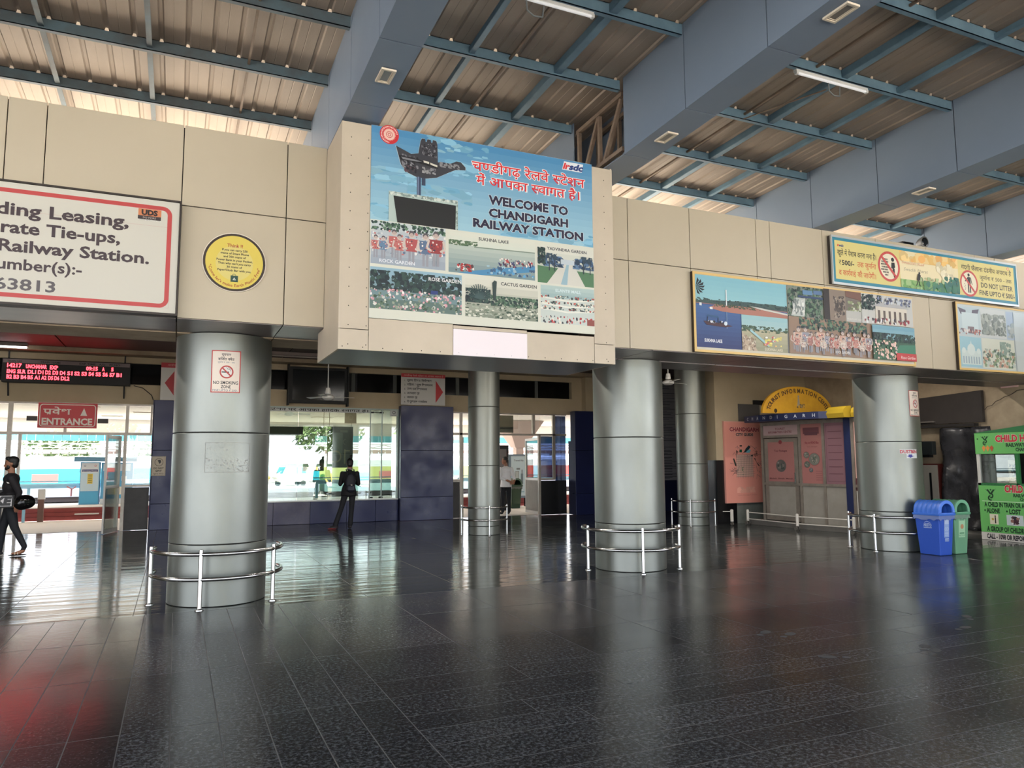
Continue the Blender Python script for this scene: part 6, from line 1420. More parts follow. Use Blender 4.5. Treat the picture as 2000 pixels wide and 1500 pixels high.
t = thing('wall_cupboard', 'pale two door cupboard with red edges half hidden behind the dustbin column', 'cupboard', (15.45, 11.8, 0.31))
b = MB(); b.box(15.40, 11.27, 0.31, 15.56, 12.5, 1.50); b.build('body', mat('red_edge', S(110, 46, 40), 0.5), t)
for a_, c_ in ((11.29, 11.66), (11.69, 12.06), (12.09, 12.48)):
    b = MB(); b.box(15.385, a_, 0.34, 15.40, c_, 1.47); b.build('door', mat('cream_laminate', S(196, 188, 172), 0.5), t)
b = MB(); b.box(15.38, 11.44, 0.40, 15.386, 11.49, 1.30); b.build('dark_slot', BLACKM, t)
t = thing('meter_box', 'small dark grey box on the wall above the cupboard', 'box', (15.5, 11.6, 1.72)); b = MB(); b.box(15.44, 11.42, 1.70, 15.57, 11.80, 2.0); b.build('body', mat('slate_box', S(60, 66, 66), 0.5), t, bevel=0.01); b = MB(); b.box(15.43, 11.50, 1.64, 15.56, 11.74, 1.70); b.build('lid', BLACKM, t)
b = MB(); b.add([(15.57, 11.3, 2.02), (15.57, 10.95, 2.0), (15.57, 11.0, 1.35)], [(0, 1, 2)]); b.add([(15.575, 11.3, 2.02), (15.575, 10.95, 2.0), (15.575, 11.0, 1.35)], [(2, 1, 0)])
tag(b.build('torn_sheet', mat('grey_sheet', S(130, 128, 124), 0.8), None), 'torn triangular grey sheet on the wall beside the polythene', 'sheet')
b = MB(); q = random.Random(2)
p = [(15.57, 10.27, 2.62)]
for k in range(14): p.append((15.56-0.02*q.random(), 10.27-0.09*(k+1), 2.62+0.42*(1-(1-(k+1)/14)**2)+q.uniform(-0.02, 0.02)))
b.tube(p, 0.008, 5); b.tube([(15.57, 9.3, 3.05), (15.575, 9.28, 2.6), (15.57, 9.33, 2.2)], 0.008, 5)
tag(b.build('wall_cable', mat('brown_cable', S(90, 78, 66), 0.7), None), 'loose brown cables looping on the beige wall above the green booth', 'cable')

# ------------------------------------------------------------------ green child help booth
GRN = mat('leaf_green_board', S(112, 190, 104), 0.5); GRND = mat('dark_green_frame', S(50, 120, 70), 0.5)
t = thing('help_booth', 'green child help booth with a glass window at the right edge', 'booth', (15.0, 9.1, 0))
XB = 14.8; Y0, Y1 = 9.99, 7.6
b = MB(); b.box(XB+0.03, Y1, 0.16, 15.5, Y0, 1.075); b.build('lower_cabinet', GRND, t)
b = MB(); b.box(XB, Y1, 0.155, XB+0.03, Y0, 1.075); b.build('front_panel', GRN, t)
b = MB(); b.box(XB, Y1, 0.005, XB+0.05, Y0, 0.15); b.build('base_strip', mat('white_base', S(216, 212, 204), 0.5), t)
b = MB(); b.box(XB-0.02, Y1, 1.70, XB+0.03, Y0+0.0, 2.115); b.build('fascia', GRN, t)
b = MB(); b.prism([(Y0+0.03, 2.12), (8.9, 2.25), (Y1-0.05, 2.12)], lambda u, v: (XB-0.02, u, v), lambda u, v: (15.5, u, v)); b.build('roof', GRND, t)
for y_ in (Y0-0.03, 9.20, 8.4, Y1+0.03):
    b = MB(); b.box(XB, y_-0.03, 1.08, XB+0.06, y_+0.03, 1.70); b.build('window_post', GRND if y_ < 9.9 else mat('white_post', S(206, 204, 196), 0.5), t)
b = MB(); b.box(XB, Y1, 1.072, XB+0.3, Y0, 1.12); b.build('counter', GRND, t)
b = MB(); b.box(15.40, Y1, 1.08, 15.5, Y0, 2.11); b.build('back_wall', mat('booth_inside', S(60, 64, 62), 0.7), t)
b = MB(); b.box(XB+0.02, 9.23, 1.12, XB+0.026, 9.93, 1.68); b.build('window_pane', CLEAR, t)
A = Art(0.0008); DG2 = S(34, 66, 44); RD = S(200, 56, 62)
def emblem(A, x, z, h):
    A.poly([(x-0.5*h, z+0.35*h), (x-0.15*h, z+0.05*h), (x-0.02*h, z-0.05*h), (x-0.05*h, z+0.12*h)], DG2); A.poly([(x+0.5*h, z+0.4*h), (x+0.15*h, z+0.08*h), (x, z-0.05*h), (x+0.05*h, z+0.12*h)], DG2)
    A.line([(x-0.28*h, z+0.3*h), (x, z-0.1*h), (x+0.3*h, z+0.3*h)], 0.14*h, DG2); A.ring(x, z-0.22*h, 0.12*h, 0.24*h, DG2, 14, -1.9, 1.5); A.ring(x-0.02*h, z-0.42*h, 0.12*h, 0.24*h, DG2, 14, 1.6, 5.2); A.circ(x+0.02*h, z+0.28*h, 0.07*h, DG2, 8)
# u runs from the left edge (Y0) towards the viewer
A2 = Art(0.0008); emblem(A2, 0.21, 0.29, 0.18)
for k in range(3): A2.poly([(0.14+0.08*k, 0.12), (0.18+0.08*k, 0.17), (0.22+0.08*k, 0.12), (0.18+0.08*k, 0.04)], S(226, 150, 80) if k < 2 else S(190, 90, 60))
A2.text('CHILD HELP', 0.42, 0.235, 0.125, RD, x1=1.22, bold=0.05, outline=S(236, 220, 214), ow=0.03); A2.text('RAILWAY STATION', 0.62, 0.135, 0.066, DG2, x1=1.34, bold=0.05); A2.text('CHANDIGARH', 0.80, 0.045, 0.066, DG2, x1=1.22, bold=0.05); A2.circ(0.06, 0.30, 0.015, DG2, 10)
A2.build('fascia_print', t, fX(XB-0.02, Y0, 1.70))
emblem(A, 0.24, 0.67, 0.23); A.text('* * * *', 0.12, 0.82, 0.03, DG2, x1=0.36)
A.text('CHILD HELP DESK', 0.52, 0.70, 0.13, RD, x1=1.50, bold=0.05, outline=S(236, 220, 214), ow=0.03); A.text('RAILWAY STATION', 0.68, 0.61, 0.06, DG2, x1=1.34, bold=0.05); A.text('CHANDIGARH', 0.80, 0.54, 0.05, DG2, x1=1.24, bold=0.05)
A.rect(0.06, 0.505, 2.3, 0.515, S(206, 226, 196))
A.text('A CHILD IN TRAIN OR AT STATION', 0.10, 0.405, 0.085, DG2, x1=1.22, bold=0.045); A.text('• ALONE', 0.09, 0.285, 0.085, DG2, x1=0.40, bold=0.045); A.text('• LOST', 0.52, 0.285, 0.085, DG2, x1=0.80, bold=0.045); A.text('• MISSING', 0.92, 0.285, 0.085, DG2, x1=1.34, bold=0.045)
A.rect(0.19, 0.06, 0.36, 0.26, S(226, 222, 196)); A.line([(0.30, 0.08), (0.30, 0.20)], 0.024, S(60, 50, 50)); A.circ(0.30, 0.22, 0.016, S(90, 60, 50), 8); A.circ(0.25, 0.16, 0.024, S(200, 170, 80), 10)
A.rect(0.52, 0.06, 0.84, 0.26, S(206, 216, 216)); A.circ(0.68, 0.16, 0.09, S(240, 240, 236)); A.blobs(0.60, 0.08, 0.77, 0.24, 16, [S(80, 50, 60), S(50, 50, 60), S(150, 110, 100)], 0.035)
A.build('front_print', t, fX(XB, Y0, 0.155+0.10))
A = Art(0.0008); A.text('A GROUP OF CHILDREN', 0.12, 0.02, 0.09, DG2, x1=0.92, bold=0.045); A.build('front_print', t, fX(XB, Y0, 0.16))
A = Art(0.0008); A.text('CALL - 1098 OR REPORT TO US', 0.11, 0.03, 0.09, S(40, 40, 46), x1=1.10, bold=0.045); A.build('base_print', t, fX(XB, Y0, 0.005))
# things behind the booth window
b = MB(); b.box(14.98, 9.42, 1.121, 15.10, 9.86, 1.62); tag(b.build('file_box', mat('grey_green_box', S(84, 92, 88), 0.3), None), 'grey plastic wrapped file standing in the booth window', 'file')
t = thing('picture_card', 'black and white picture card leaning in the booth window', 'picture', (14.93, 9.36, 1.121)); b = MB(); b.box(14.93, 9.25, 1.121, 14.96, 9.45, 1.58); b.build('card', mat('cream_card', S(206, 200, 176), 0.6), t)
A = Art(0.0008); A.blobs(0.02, 0.05, 0.17, 0.42, 26, [S(30, 30, 30), S(60, 60, 56)], 0.028); A.build('print', t, fX(14.93, 9.45, 1.121))
CH = mat('maroon_check', S(120, 64, 70), 0.9)
t = thing('check_cloth', 'maroon checked cloth hanging behind the second booth window', 'cloth', (14.95, 8.9, 1.121))
b = MB(); V = []
for j in range(2):
    for i in range(21): V.append((14.97+0.02*sin(i*1.3), 9.16-0.30*i/20, 1.121+0.57*j))
b.add(V, [(i, i+1, 22+i, 21+i) for i in range(20)]); b.build('cloth', CH, t, smooth=True)
A = Art(0.0008)
for k in range(6): A.rect(0.02, 0.05+k*0.09, 0.28, 0.07+k*0.09, S(90, 40, 50))
for k in range(4): A.rect(0.04+k*0.07, 0, 0.055+k*0.07, 0.56, S(150, 100, 104))
A.build('check_lines', t, fX(14.945, 9.16, 1.121))
t = thing('wall_poster', 'pale poster with lines behind the second booth window', 'poster', (15.2, 8.7, 1.121)); b = MB(); b.box(14.95, 8.45, 1.14, 14.955, 8.84, 1.66); b.build('sheet', WHITE, t)
A = Art(0.0008); A.rect(0.03, 0.3, 0.36, 0.48, S(80, 84, 90)); A.blobs(0.03, 0.3, 0.36, 0.48, 20, [S(150, 120, 110), S(60, 60, 80)], 0.03)
for k in range(4): A.rect(0.03, 0.06+k*0.05, 0.33, 0.075+k*0.05, S(120, 124, 130))
A.build('print', t, fX(14.95, 8.84, 1.14))

# ------------------------------------------------------------------ dustbins
def dustbin(x, y, cB, cL, label, kind, z=0.0, s=1.0, rz=0.0):
    t = thing('dustbin', label, 'dustbin', (x, y, z), 'hooded plastic dustbins', rz=rz)
    hw0, hw1, l0, l1, h = 0.145*s, 0.185*s, 0.185*s, 0.225*s, 0.66*s
    bm_ = mat('bin_body_'+kind, cB, 0.4); lm = mat('bin_lid_'+kind, cL, 0.4)
    b = MB(); q = lambda w_, l_, z_: [(-w_, -l_, z_), (w_, -l_, z_), (w_, l_, z_), (-w_, l_, z_)]
    b.hexa(q(hw0, l0, 0.004), q(hw1, l1, h)); b.build('body', bm_, t, bevel=0.012*s, off=(0, 0, 0))
    b = MB(); b.hexa(q(hw1+0.022*s, l1+0.022*s, h), q(hw1+0.026*s, l1+0.026*s, h+0.035*s)); b.build('rim', lm, t, bevel=0.006, off=(0, 0, 0))
    # barrel hood, axis along y, open at the front
    b = MB(); n = 14; R_ = hw1+0.005*s; y0, y1 = -l1-0.01*s, l1+0.01*s; zc = h+0.035*s; H_ = 0.215*s
    ring_ = lambda r_, y_, zs=1.0: [(r_*cos(pi*i/n), y_, zc+H_*(r_/R_)*zs*(abs(sin(pi*i/n))**0.8)) for i in range(n+1)]
    ys_ = [y0, y0+0.02*s]; seq = []
    k = 5
    pts = [(R_, y0), (R_, y0+0.05*s)]
    for i in range(k): 
        a = y0+0.05*s+(y1-y0-0.05*s)*i/k; c = y0+0.05*s+(y1-y0-0.05*s)*(i+1)/k
        pts += [(R_, a+0.002), (R_*0.975, a+0.012*s), (R_*0.975, c-0.012*s), (R_, c-0.002)]
    V = []; 
    for r_, y_ in pts: V += ring_(r_, y_)
    m_ = n+1; F = [(i*m_+j, i*m_+j+1, (i+1)*m_+j+1, (i+1)*m_+j) for i in range(len(pts)-1) for j in range(n)]
    b.add(V, F); b.add(ring_(R_, y1), [tuple(range(n+1))]); b.build('hood', lm, t, smooth=True, off=(0, 0, 0))
    b = MB(); o1 = ring_(R_+0.004*s, y0-0.012*s); o2 = ring_(R_*0.74, y0-0.012*s, 1.0); o2 = [(x_, y_, z_+0.008*s) for x_, y_, z_ in o2]
    o1b = [(x_, y0+0.01*s, z_) for x_, y_, z_ in o1]; o2b = [(x_, y0+0.01*s, z_) for x_, y_, z_ in o2]
    b.add(o1+o2, [(j, j+1, m_+j+1, m_+j) for j in range(n)]); b.add(o2+o2b, [(j, j+1, m_+j+1, m_+j) for j in range(n)]); b.add(o1+o1b, [(j+1, j, m_+j, m_+j+1) for j in range(n)]); b.box(-R_, y0-0.012*s, zc-0.001, R_, y0+0.01*s, zc+0.012*s)
    b.build('hood_front', mat('bin_hood_front_'+kind, tuple(min(1, c*1.25+0.05) for c in cL), 0.4), t, off=(0, 0, 0))
    b = MB(); q2 = random.Random(4); V = []; n2 = 40
    per = [(-1, -1), (1, -1), (1, 1), (-1, 1)]
    for j in range(3):
        for i in range(n2):
            f_ = i/n2*4; e_ = int(f_) % 4; u_ = f_-int(f_); a, c = per[e_], per[(e_+1) % 4]
            px, py = a[0]+(c[0]-a[0])*u_, a[1]+(c[1]-a[1])*u_; g = 0.006+0.010*q2.random()
            V.append((px*(hw1+g*s), py*(l1+g*s), h-(0.0, 0.03, 0.055+0.03*q2.random())[j]*s))
    b.add(V, [(j*n2+i, j*n2+(i+1) % n2, (j+1)*n2+(i+1) % n2, (j+1)*n2+i) for j in range(2) for i in range(n2)]); b.build('bin_liner', mat('liner_film_'+kind, tuple(min(1, 0.5*c+0.15) for c in cL), 0.2), t, smooth=True, off=(0, 0, 0))
    return t
t = dustbin(11.775, 8.76, S(52, 92, 196), S(66, 120, 220), 'blue plastic dustbin with hooded lid beside the right column', 'blue', s=1.0)
lean = (0.225-0.185)/0.66
A = Art(0.0006); W_ = S(176, 196, 232)
A.rect(0.10, 0.30, 0.22, 0.60, S(150, 176, 226)); A.rect(0.11, 0.52, 0.21, 0.59, S(190, 206, 236)); A.ring(0.14, 0.44, 0.015, 0.03, W_); A.ring(0.185, 0.44, 0.015, 0.03, W_); A.rect(0.115, 0.36, 0.205, 0.38, W_); A.rect(0.115, 0.33, 0.205, 0.345, W_); A.rect(0.12, 0.235, 0.215, 0.285, W_); A.text('USE ME', 0.12, 0.245, 0.025, S(60, 96, 190), x1=0.21, bold=0.03)
A.build('front_label', t, lambda u, v, o_: (-0.155+u*1.0, -0.185-lean*v-o_-0.001, v), off=(0, 0, 0))
A = Art(0.0006); A.text('ARISTO', 0.13, 0.475, 0.05, W_, x1=0.28, bold=0.04); A.line([(0.15, 0.54), (0.20, 0.56), (0.26, 0.54)], 0.008, W_); A.rect(0.13, 0.450, 0.28, 0.462, W_)
lx = (0.185-0.145)/0.66
A.build('side_print', t, lambda u, v, o_: (-0.145-lx*v-o_-0.001, 0.2-u, v), off=(0, 0, 0))
t = dustbin(12.215, 8.80, S(116, 170, 134), S(96, 160, 124), 'green plastic dustbin with hooded lid, half hidden behind the blue dustbin', 'green', s=1.0)
A = Art(0.0006); A.rect(0.08, 0.28, 0.24, 0.62, S(170, 214, 176)); A.circ(0.165, 0.46, 0.04, S(200, 150, 110)); A.rect(0.10, 0.34, 0.22, 0.36, S(90, 150, 110)); A.rect(0.10, 0.56, 0.22, 0.59, S(120, 170, 140)); A.text('RECYCLE', 0.09, 0.30, 0.025, S(80, 140, 100), x1=0.23)
A.build('front_label', t, lambda u, v, o_: (-0.155+u, -0.185-lean*v-o_-0.001, v), off=(0, 0, 0))
t = dustbin(10.62, 23.6, S(34, 66, 42), S(30, 70, 46), 'dark green dustbin standing outside the right doorway', 'dark', s=1.12, rz=0.15)

# ------------------------------------------------------------------ advert and screen beyond the right doorway
t = thing('advert_lightbox', 'pale blue advert box with bottles, beyond the open door leaf', 'advert', (10.7, 24.4, 0)); b = MB(); b.box(10.80, 24.35, 0.3, 11.53, 24.5, 1.85); b.build('frame', mat('steel_blue_frame', S(120, 140, 156), 0.4), t)
A = Art(0.001); A.rect(0.09, 0.08, 0.68, 1.48, S(206, 226, 234)); A.text('Travel Kit', 0.2, 1.30, 0.06, S(60, 80, 96), x1=0.58, bold=0.02); A.rect(0.26, 0.55, 0.40, 0.95, S(190, 200, 200)); A.frame(0.26, 0.55, 0.40, 0.95, 0.012, S(60, 66, 70)); A.rect(0.47, 0.5, 0.56, 0.86, S(110, 130, 140)); A.rect(0.50, 0.86, 0.53, 1.0, S(80, 90, 96)); A.rect(0.30, 1.0, 0.44, 1.06, S(120, 130, 136)); A.circ(0.22, 0.55, 0.05, S(130, 120, 110)); A.rect(0.12, 0.2, 0.6, 0.23, S(120, 170, 190)); A.build('print', t, fY(10.80, 24.35, 0.3))
b = MB(); b.box(10.81, 24.36, 0.0, 10.88, 24.48, 0.30); b.build('foot', BLACKM, t)
b = MB(); b.box(11.45, 24.36, 0.0, 11.52, 24.48, 0.30); b.build('foot', BLACKM, t)
t = thing('standing_screen', 'tall black screen frame behind the white shirted man', 'screen', (9.8, 22.6, 0)); b = MB(); b.box(9.35, 22.60, 0.0, 10.02, 22.70, 2.12); b.build('frame', BLACKM, t); b = MB(); b.box(9.42, 22.59, 0.6, 9.94, 22.60, 2.0); b.build('screen', mat('grey_screen', S(120, 116, 118), 0.3), t); b = MB(); b.box(9.93, 22.595, 0.7, 9.945, 22.60, 1.9); b.build('red_edge', REDS, t)
# ------------------------------------------------------------------ people: one continuous remeshed body each
def cone(b, p, q, r0, r1, n=12):
    p, q = Vector(p), Vector(q); d = q-p; L = d.length; d.normalize(); steps = max(2, int(L/0.04))
    pts = [p-d*r0*0.7]+[p+d*L*i/steps for i in range(steps+1)]+[q+d*r1*0.7]
    rs = [r0*0.6]+[r0+(r1-r0)*i/steps for i in range(steps+1)]+[r1*0.6]
    b.tube(pts, rs, n)
def remesh(b, name, mats_, pick, parent, voxel=0.009, smooth=6):
    me = bpy.data.meshes.new('tmp'); me.from_pydata([tuple(v) for v in b.v], [], b.f)
    bm = bmesh.new(); bm.from_mesh(me); bmesh.ops.recalc_face_normals(bm, faces=bm.faces); bm.to_mesh(me); bm.free()
    o = bpy.data.objects.new('tmp', me); COL.objects.link(o)
    m = o.modifiers.new('r', 'REMESH'); m.mode = 'VOXEL'; m.voxel_size = voxel
    s = o.modifiers.new('s', 'SMOOTH'); s.factor = 0.5; s.iterations = smooth
    dg = bpy.context.evaluated_depsgraph_get(); e = o.evaluated_get(dg); me2 = bpy.data.meshes.new_from_object(e); me2.name = name
    bpy.data.objects.remove(o)
    for mm in mats_: me2.materials.append(mm)
    idx = []; 
    for p in me2.polygons: idx.append(pick(p.center))
    me2.polygons.foreach_set('material_index', idx); me2.polygons.foreach_set('use_smooth', [True]*len(me2.polygons)); me2.update()
    o2 = bpy.data.objects.new(name, me2); COL.objects.link(o2); o2.parent = parent
    return o2
def head(b, c, face, r=0.092):
    """c = head centre, face = unit vector the face looks along"""
    f = Vector(face).normalized(); s = f.cross(Vector((0, 0, 1))).normalized(); u = Vector((0, 0, 1)); c = Vector(c)
    M = Matrix((s, f, u)).transposed()
    b.ell(c+u*0.015, (0.076, 0.095, 0.105), 18, M); b.ell(c-u*0.045+f*0.022, (0.058, 0.068, 0.068), 14, M)          # skull, jaw
    b.ell(c-u*0.098+f*0.055, (0.026, 0.024, 0.020), 10, M)                                                          # chin
    cone(b, c+f*0.088+u*0.010, c+f*0.106-u*0.030, 0.008, 0.014, 8)                                                   # nose
    b.ell(c+f*0.084-u*0.060, (0.024, 0.012, 0.007), 10, M); b.ell(c+f*0.082-u*0.070, (0.020, 0.012, 0.007), 10, M)    # lips
    b.ell(c+f*0.078+u*0.035, (0.055, 0.014, 0.008), 10, M)                                                          # brow
    for k in (-1, 1): b.ell(c+s*0.078*k-f*0.01-u*0.005, (0.010, 0.020, 0.030), 10, M)                                # ears
def hand(b, w_, d, side, up, curl=0.5, r=0.0105):
    """w_ wrist, d pointing along the hand, side = thumb side, up = back of hand"""
    w_, d, side, up = Vector(w_), Vector(d).normalized(), Vector(side).normalized(), Vector(up).normalized()
    M = Matrix((side, d, up)).transposed()
    b.ell(w_+d*0.045, (0.040, 0.052, 0.017), 12, M)
    for k, (o_, L_) in enumerate(((0.030, 0.072), (0.010, 0.080), (-0.010, 0.074), (-0.029, 0.058))):
        p = w_+d*0.082+side*o_; a = d; pts = [w_+d*0.05+side*o_*0.8, p]
        for j in range(3):
            a = (a-up*curl*(0.6+0.25*j)).normalized(); p = p+a*L_*(0.45, 0.32, 0.25)[j]; pts.append(p)
        b.tube(pts, [r*1.05, r, r*0.92, r*0.85, r*0.7], 8)
    t0 = w_+d*0.022+side*0.030; a = (d*0.6+side*0.8).normalized(); p1 = t0+a*0.035; p2 = p1+(a-up*0.5*curl+d*0.5).normalized()*0.030; p3 = p2+(d-up*curl*0.7).normalized()*0.022
    b.tube([t0, p1, p2, p3], [r*1.3, r*1.15, r, r*0.75], 8)
SKIN = mat('brown_skin', S(150, 104, 80), 0.55); HAIR = mat('black_hair', S(16, 14, 14), 0.45, bump=0.3, bscale=90)
BLK = mat('black_suiting', S(17, 17, 21), 0.8); TROU = mat('dark_trousers', S(22, 23, 29), 0.8); WSH = mat('white_shirt', S(226, 226, 228), 0.7)
# --- woman in black seen from behind, facing the display window
t = thing('person', 'person in black with top knot seen from behind, standing at the display window', 'person', (3.85, 18.3, 0))
X, Y = 3.88, 18.3
b = MB()
head(b, (X+0.0, Y+0.03, 1.565), (0.05, 0.95, -0.25))
cone(b, (X, Y, 1.38), (X, Y+0.02, 1.50), 0.052, 0.050)
b.ell((X, Y, 1.30), (0.165, 0.095, 0.10), 18); b.ell((X-0.01, Y, 1.20), (0.155, 0.105, 0.17), 18); b.ell((X-0.015, Y, 1.03), (0.135, 0.10, 0.16), 18); b.ell((X-0.02, Y-0.005, 0.90), (0.165, 0.115, 0.14), 18)
b.tube([(X-0.02, Y, 1.05), (X-0.02, Y, 0.92), (X-0.02, Y, 0.80)], [0.14, 0.175, 0.195], 22)
for s_ in (-1, 1):
    sh = Vector((X+s_*0.175, Y, 1.335)); el = Vector((X+s_*0.225-0.0, Y+0.03, 1.06)); wr = Vector((X+s_*0.09, Y+0.26, 1.14))
    cone(b, sh, el, 0.062, 0.048); cone(b, el, wr, 0.046, 0.030)
    hand(b, wr, (-s_*0.55, 0.6, 0.35), (-s_*0.2, 0.2, 1), (s_*0.8, 0.6, 0.1), 0.7)
hipL, hipR = Vector((X-0.09, Y, 0.88)), Vector((X+0.07, Y, 0.88))
kL, aL = Vector((X-0.19, Y-0.0, 0.50)), Vector((X-0.33, Y-0.02, 0.10)); kR, aR = Vector((X+0.06, Y+0.01, 0.48)), Vector((X+0.03, Y, 0.10))
cone(b, hipL, kL, 0.092, 0.060); cone(b, kL, aL, 0.060, 0.062); cone(b, hipR, kR, 0.092, 0.060); cone(b, kR, aR, 0.060, 0.062)
b.ell((aL.x-0.05, aL.y-0.03, 0.045), (0.10, 0.06, 0.042), 14); b.ell((aL.x+0.03, aL.y, 0.045), (0.05, 0.05, 0.045), 12); b.ell((aR.x, aR.y+0.05, 0.045), (0.05, 0.12, 0.042), 14)
def pickA(c):
    if c.z > 1.425: return 0 if c.z < 1.56 or c.y > 18.40 else 0
    if c.z < 0.065: return 3
    hy = c.y > 18.575-0.02 and 1.05 < c.z < 1.35
    if hy: return 0
    return 1 if c.z > 0.78 else 2
o = remesh(b, 'body', [SKIN, BLK, TROU, mat('dark_sneaker', S(48, 44, 48), 0.6)], pickA, t)
o.location = (0, 0, 0); o.data.transform(Matrix.Translation(-t.location))
b = MB(); hc = Vector((X, Y+0.02, 1.60)); b.ell(hc, (0.088, 0.100, 0.098), 18); b.ell(hc+Vector((0, -0.025, -0.055)), (0.078, 0.070, 0.07), 14); cone(b, hc+Vector((0.01, -0.01, 0.08)), hc+Vector((0.02, -0.02, 0.115)), 0.030, 0.030); b.ell(hc+Vector((0.022, -0.02, 0.135)), (0.040, 0.036, 0.036), 12); cone(b, hc+Vector((0.03, -0.02, 0.15)), hc+Vector((0.05, -0.02, 0.175)), 0.014, 0.007)
h = remesh(b, 'hair', [HAIR], lambda c: 0, t, 0.008, 3); h.data.transform(Matrix.Translation(-t.location))
b = MB(); b.tube([(X+0.06*cos(a_), Y+0.02+0.062*sin(a_), 1.435+0.01*sin(a_*2)) for a_ in [2*pi*i/16 for i in range(16)]], 0.018, 8, closed=True); b.build('scarf', mat('grey_scarf', S(150, 140, 140), 0.8), t, smooth=True)
for (ax, ay) in ((aL.x-0.05, aL.y-0.03),):
    b = MB(); b.ell((ax-0.03, ay, 0.018), (0.11, 0.062, 0.018), 14); b.build('red_sole', mat('red_sole', S(150, 50, 50), 0.6), t, smooth=True)
t = thing('backpack', 'small black backpack on the back of the person at the display window', 'bag', (X, Y-0.16, 0.93))
b = MB(); b.ell((X-0.01, Y-0.165, 1.13), (0.125, 0.062, 0.20), 18); b.ell((X-0.01, Y-0.175, 0.98), (0.120, 0.070, 0.12), 16); b = b
o = remesh(b, 'pack', [mat('black_nylon', S(20, 22, 34), 0.6)], lambda c: 0, t, 0.009, 5); o.data.transform(Matrix.Translation(-t.location))
b = MB(); b.box(X-0.085, Y-0.25, 0.92, X+0.07, Y-0.225, 1.03); b.build('front_pocket', mat('navy_nylon', S(26, 30, 52), 0.5), t, bevel=0.01)
for s_ in (-1, 1):
    b = MB(); b.tube([(X+s_*0.075, Y-0.13, 1.27), (X+s_*0.085, Y-0.09, 1.37), (X+s_*0.095, Y+0.0, 1.418)], 0.014, 6); b.build('strap', mat('black_nylon', S(20, 22, 34), 0.6), t, smooth=True)
b = MB(); b.box(X-0.03, Y-0.254, 1.045, X+0.01, Y-0.245, 1.055); b.build('zip_pull', CHROME, t)
t = thing('phone', 'phone held by the person in black at the display window', 'phone', (X, Y+0.32, 1.18)); b = MB(); b.box(X-0.035, Y+0.325, 1.12, X+0.035, Y+0.335, 1.26); b.build('case', BLACK, t, bevel=0.003)

# --- man walking out of the picture on the left
X, Y = -2.63, 15.7
t = thing('person', 'person in a dark sweater and trousers walking to the left at the picture edge', 'person', (X, Y, 0))
b = MB(); hd = Vector((X-0.02, Y, 1.60))
head(b, hd, (-0.96, -0.18, -0.12))
cone(b, (X, Y, 1.40), (X-0.01, Y, 1.52), 0.058, 0.056)
b.ell((X, Y, 1.33), (0.13, 0.185, 0.11), 18); b.ell((X+0.0, Y, 1.20), (0.135, 0.175, 0.17), 18); b.ell((X+0.01, Y, 1.04), (0.125, 0.155, 0.14), 18); b.ell((X+0.01, Y, 0.93), (0.125, 0.160, 0.12), 18)
# near arm bent back, hand through the helmet; far arm forward
sh = Vector((X+0.02, Y-0.19, 1.36)); el = Vector((X+0.17, Y-0.24, 1.10)); wr = Vector((X+0.13, Y-0.26, 0.90))
cone(b, sh, el, 0.066, 0.052); cone(b, el, wr, 0.048, 0.032); hand(b, wr, (0.1, -0.02, -0.95), (-1, 0, 0), (0.1, -1, 0), 0.6)
sh2 = Vector((X-0.02, Y+0.19, 1.36)); el2 = Vector((X-0.10, Y+0.24, 1.10)); wr2 = Vector((X-0.28, Y+0.2, 0.98))
cone(b, sh2, el2, 0.066, 0.052); cone(b, el2, wr2, 0.048, 0.032); hand(b, wr2, (-0.9, 0, -0.2), (0, 0, 1), (0, 1, 0), 0.6)
hN, hF = Vector((X+0.01, Y-0.09, 0.90)), Vector((X, Y+0.09, 0.90))
kN, aN = Vector((X+0.10, Y-0.09, 0.50)), Vector((X+0.27, Y-0.09, 0.155)); kF, aF = Vector((X-0.10, Y+0.09, 0.49)), Vector((X-0.13, Y+0.09, 0.085))
cone(b, hN, kN, 0.098, 0.068); cone(b, kN, aN, 0.066, 0.044); cone(b, hF, kF, 0.098, 0.068); cone(b, kF, aF, 0.066, 0.046)
cone(b, aN, (aN.x-0.03, aN.y, 0.075), 0.036, 0.038); b.ell((aN.x-0.115, aN.y, 0.045), (0.09, 0.042, 0.024), 12); cone(b, (aN.x-0.02, aN.y, 0.08), (aN.x-0.13, aN.y, 0.045), 0.034, 0.028)
b.ell((aF.x-0.06, aF.y, 0.042), (0.13, 0.046, 0.038), 14)
def pickB(c):
    if c.z > 1.44: return 0
    if c.z < 0.10: return 0 if c.x > X-0.05 else 3
    if c.y < Y-0.2 and c.z < 0.93 and c.x > X+0.08: return 0
    if c.x < X-0.24 and 0.85 < c.z < 1.1: return 0
    return 1 if c.z > 0.90 else 2
o = remesh(b, 'body', [SKIN, mat('black_sweater', S(22, 19, 24), 0.8), mat('charcoal_trousers', S(26, 30, 36), 0.8), BLACKM], pickB, t); o.data.transform(Matrix.Translation(-t.location))
b = MB(); b.ell(hd+Vector((0.025, 0, 0.055)), (0.098, 0.088, 0.085), 18); b.ell(hd+Vector((0.055, 0, 0.0)), (0.062, 0.082, 0.085), 14); b.ell(hd+Vector((-0.045, 0, 0.095)), (0.05, 0.07, 0.035), 12)
h = remesh(b, 'hair', [HAIR], lambda c: 0, t, 0.008, 3); h.data.transform(Matrix.Translation(-t.location))
b = MB(); b.ell(hd+Vector((-0.062, -0.012, -0.085)), (0.034, 0.056, 0.030), 12); b.ell(hd+Vector((-0.03, -0.05, -0.05)), (0.03, 0.022, 0.045), 10); b.build('beard', HAIR, t, smooth=True)
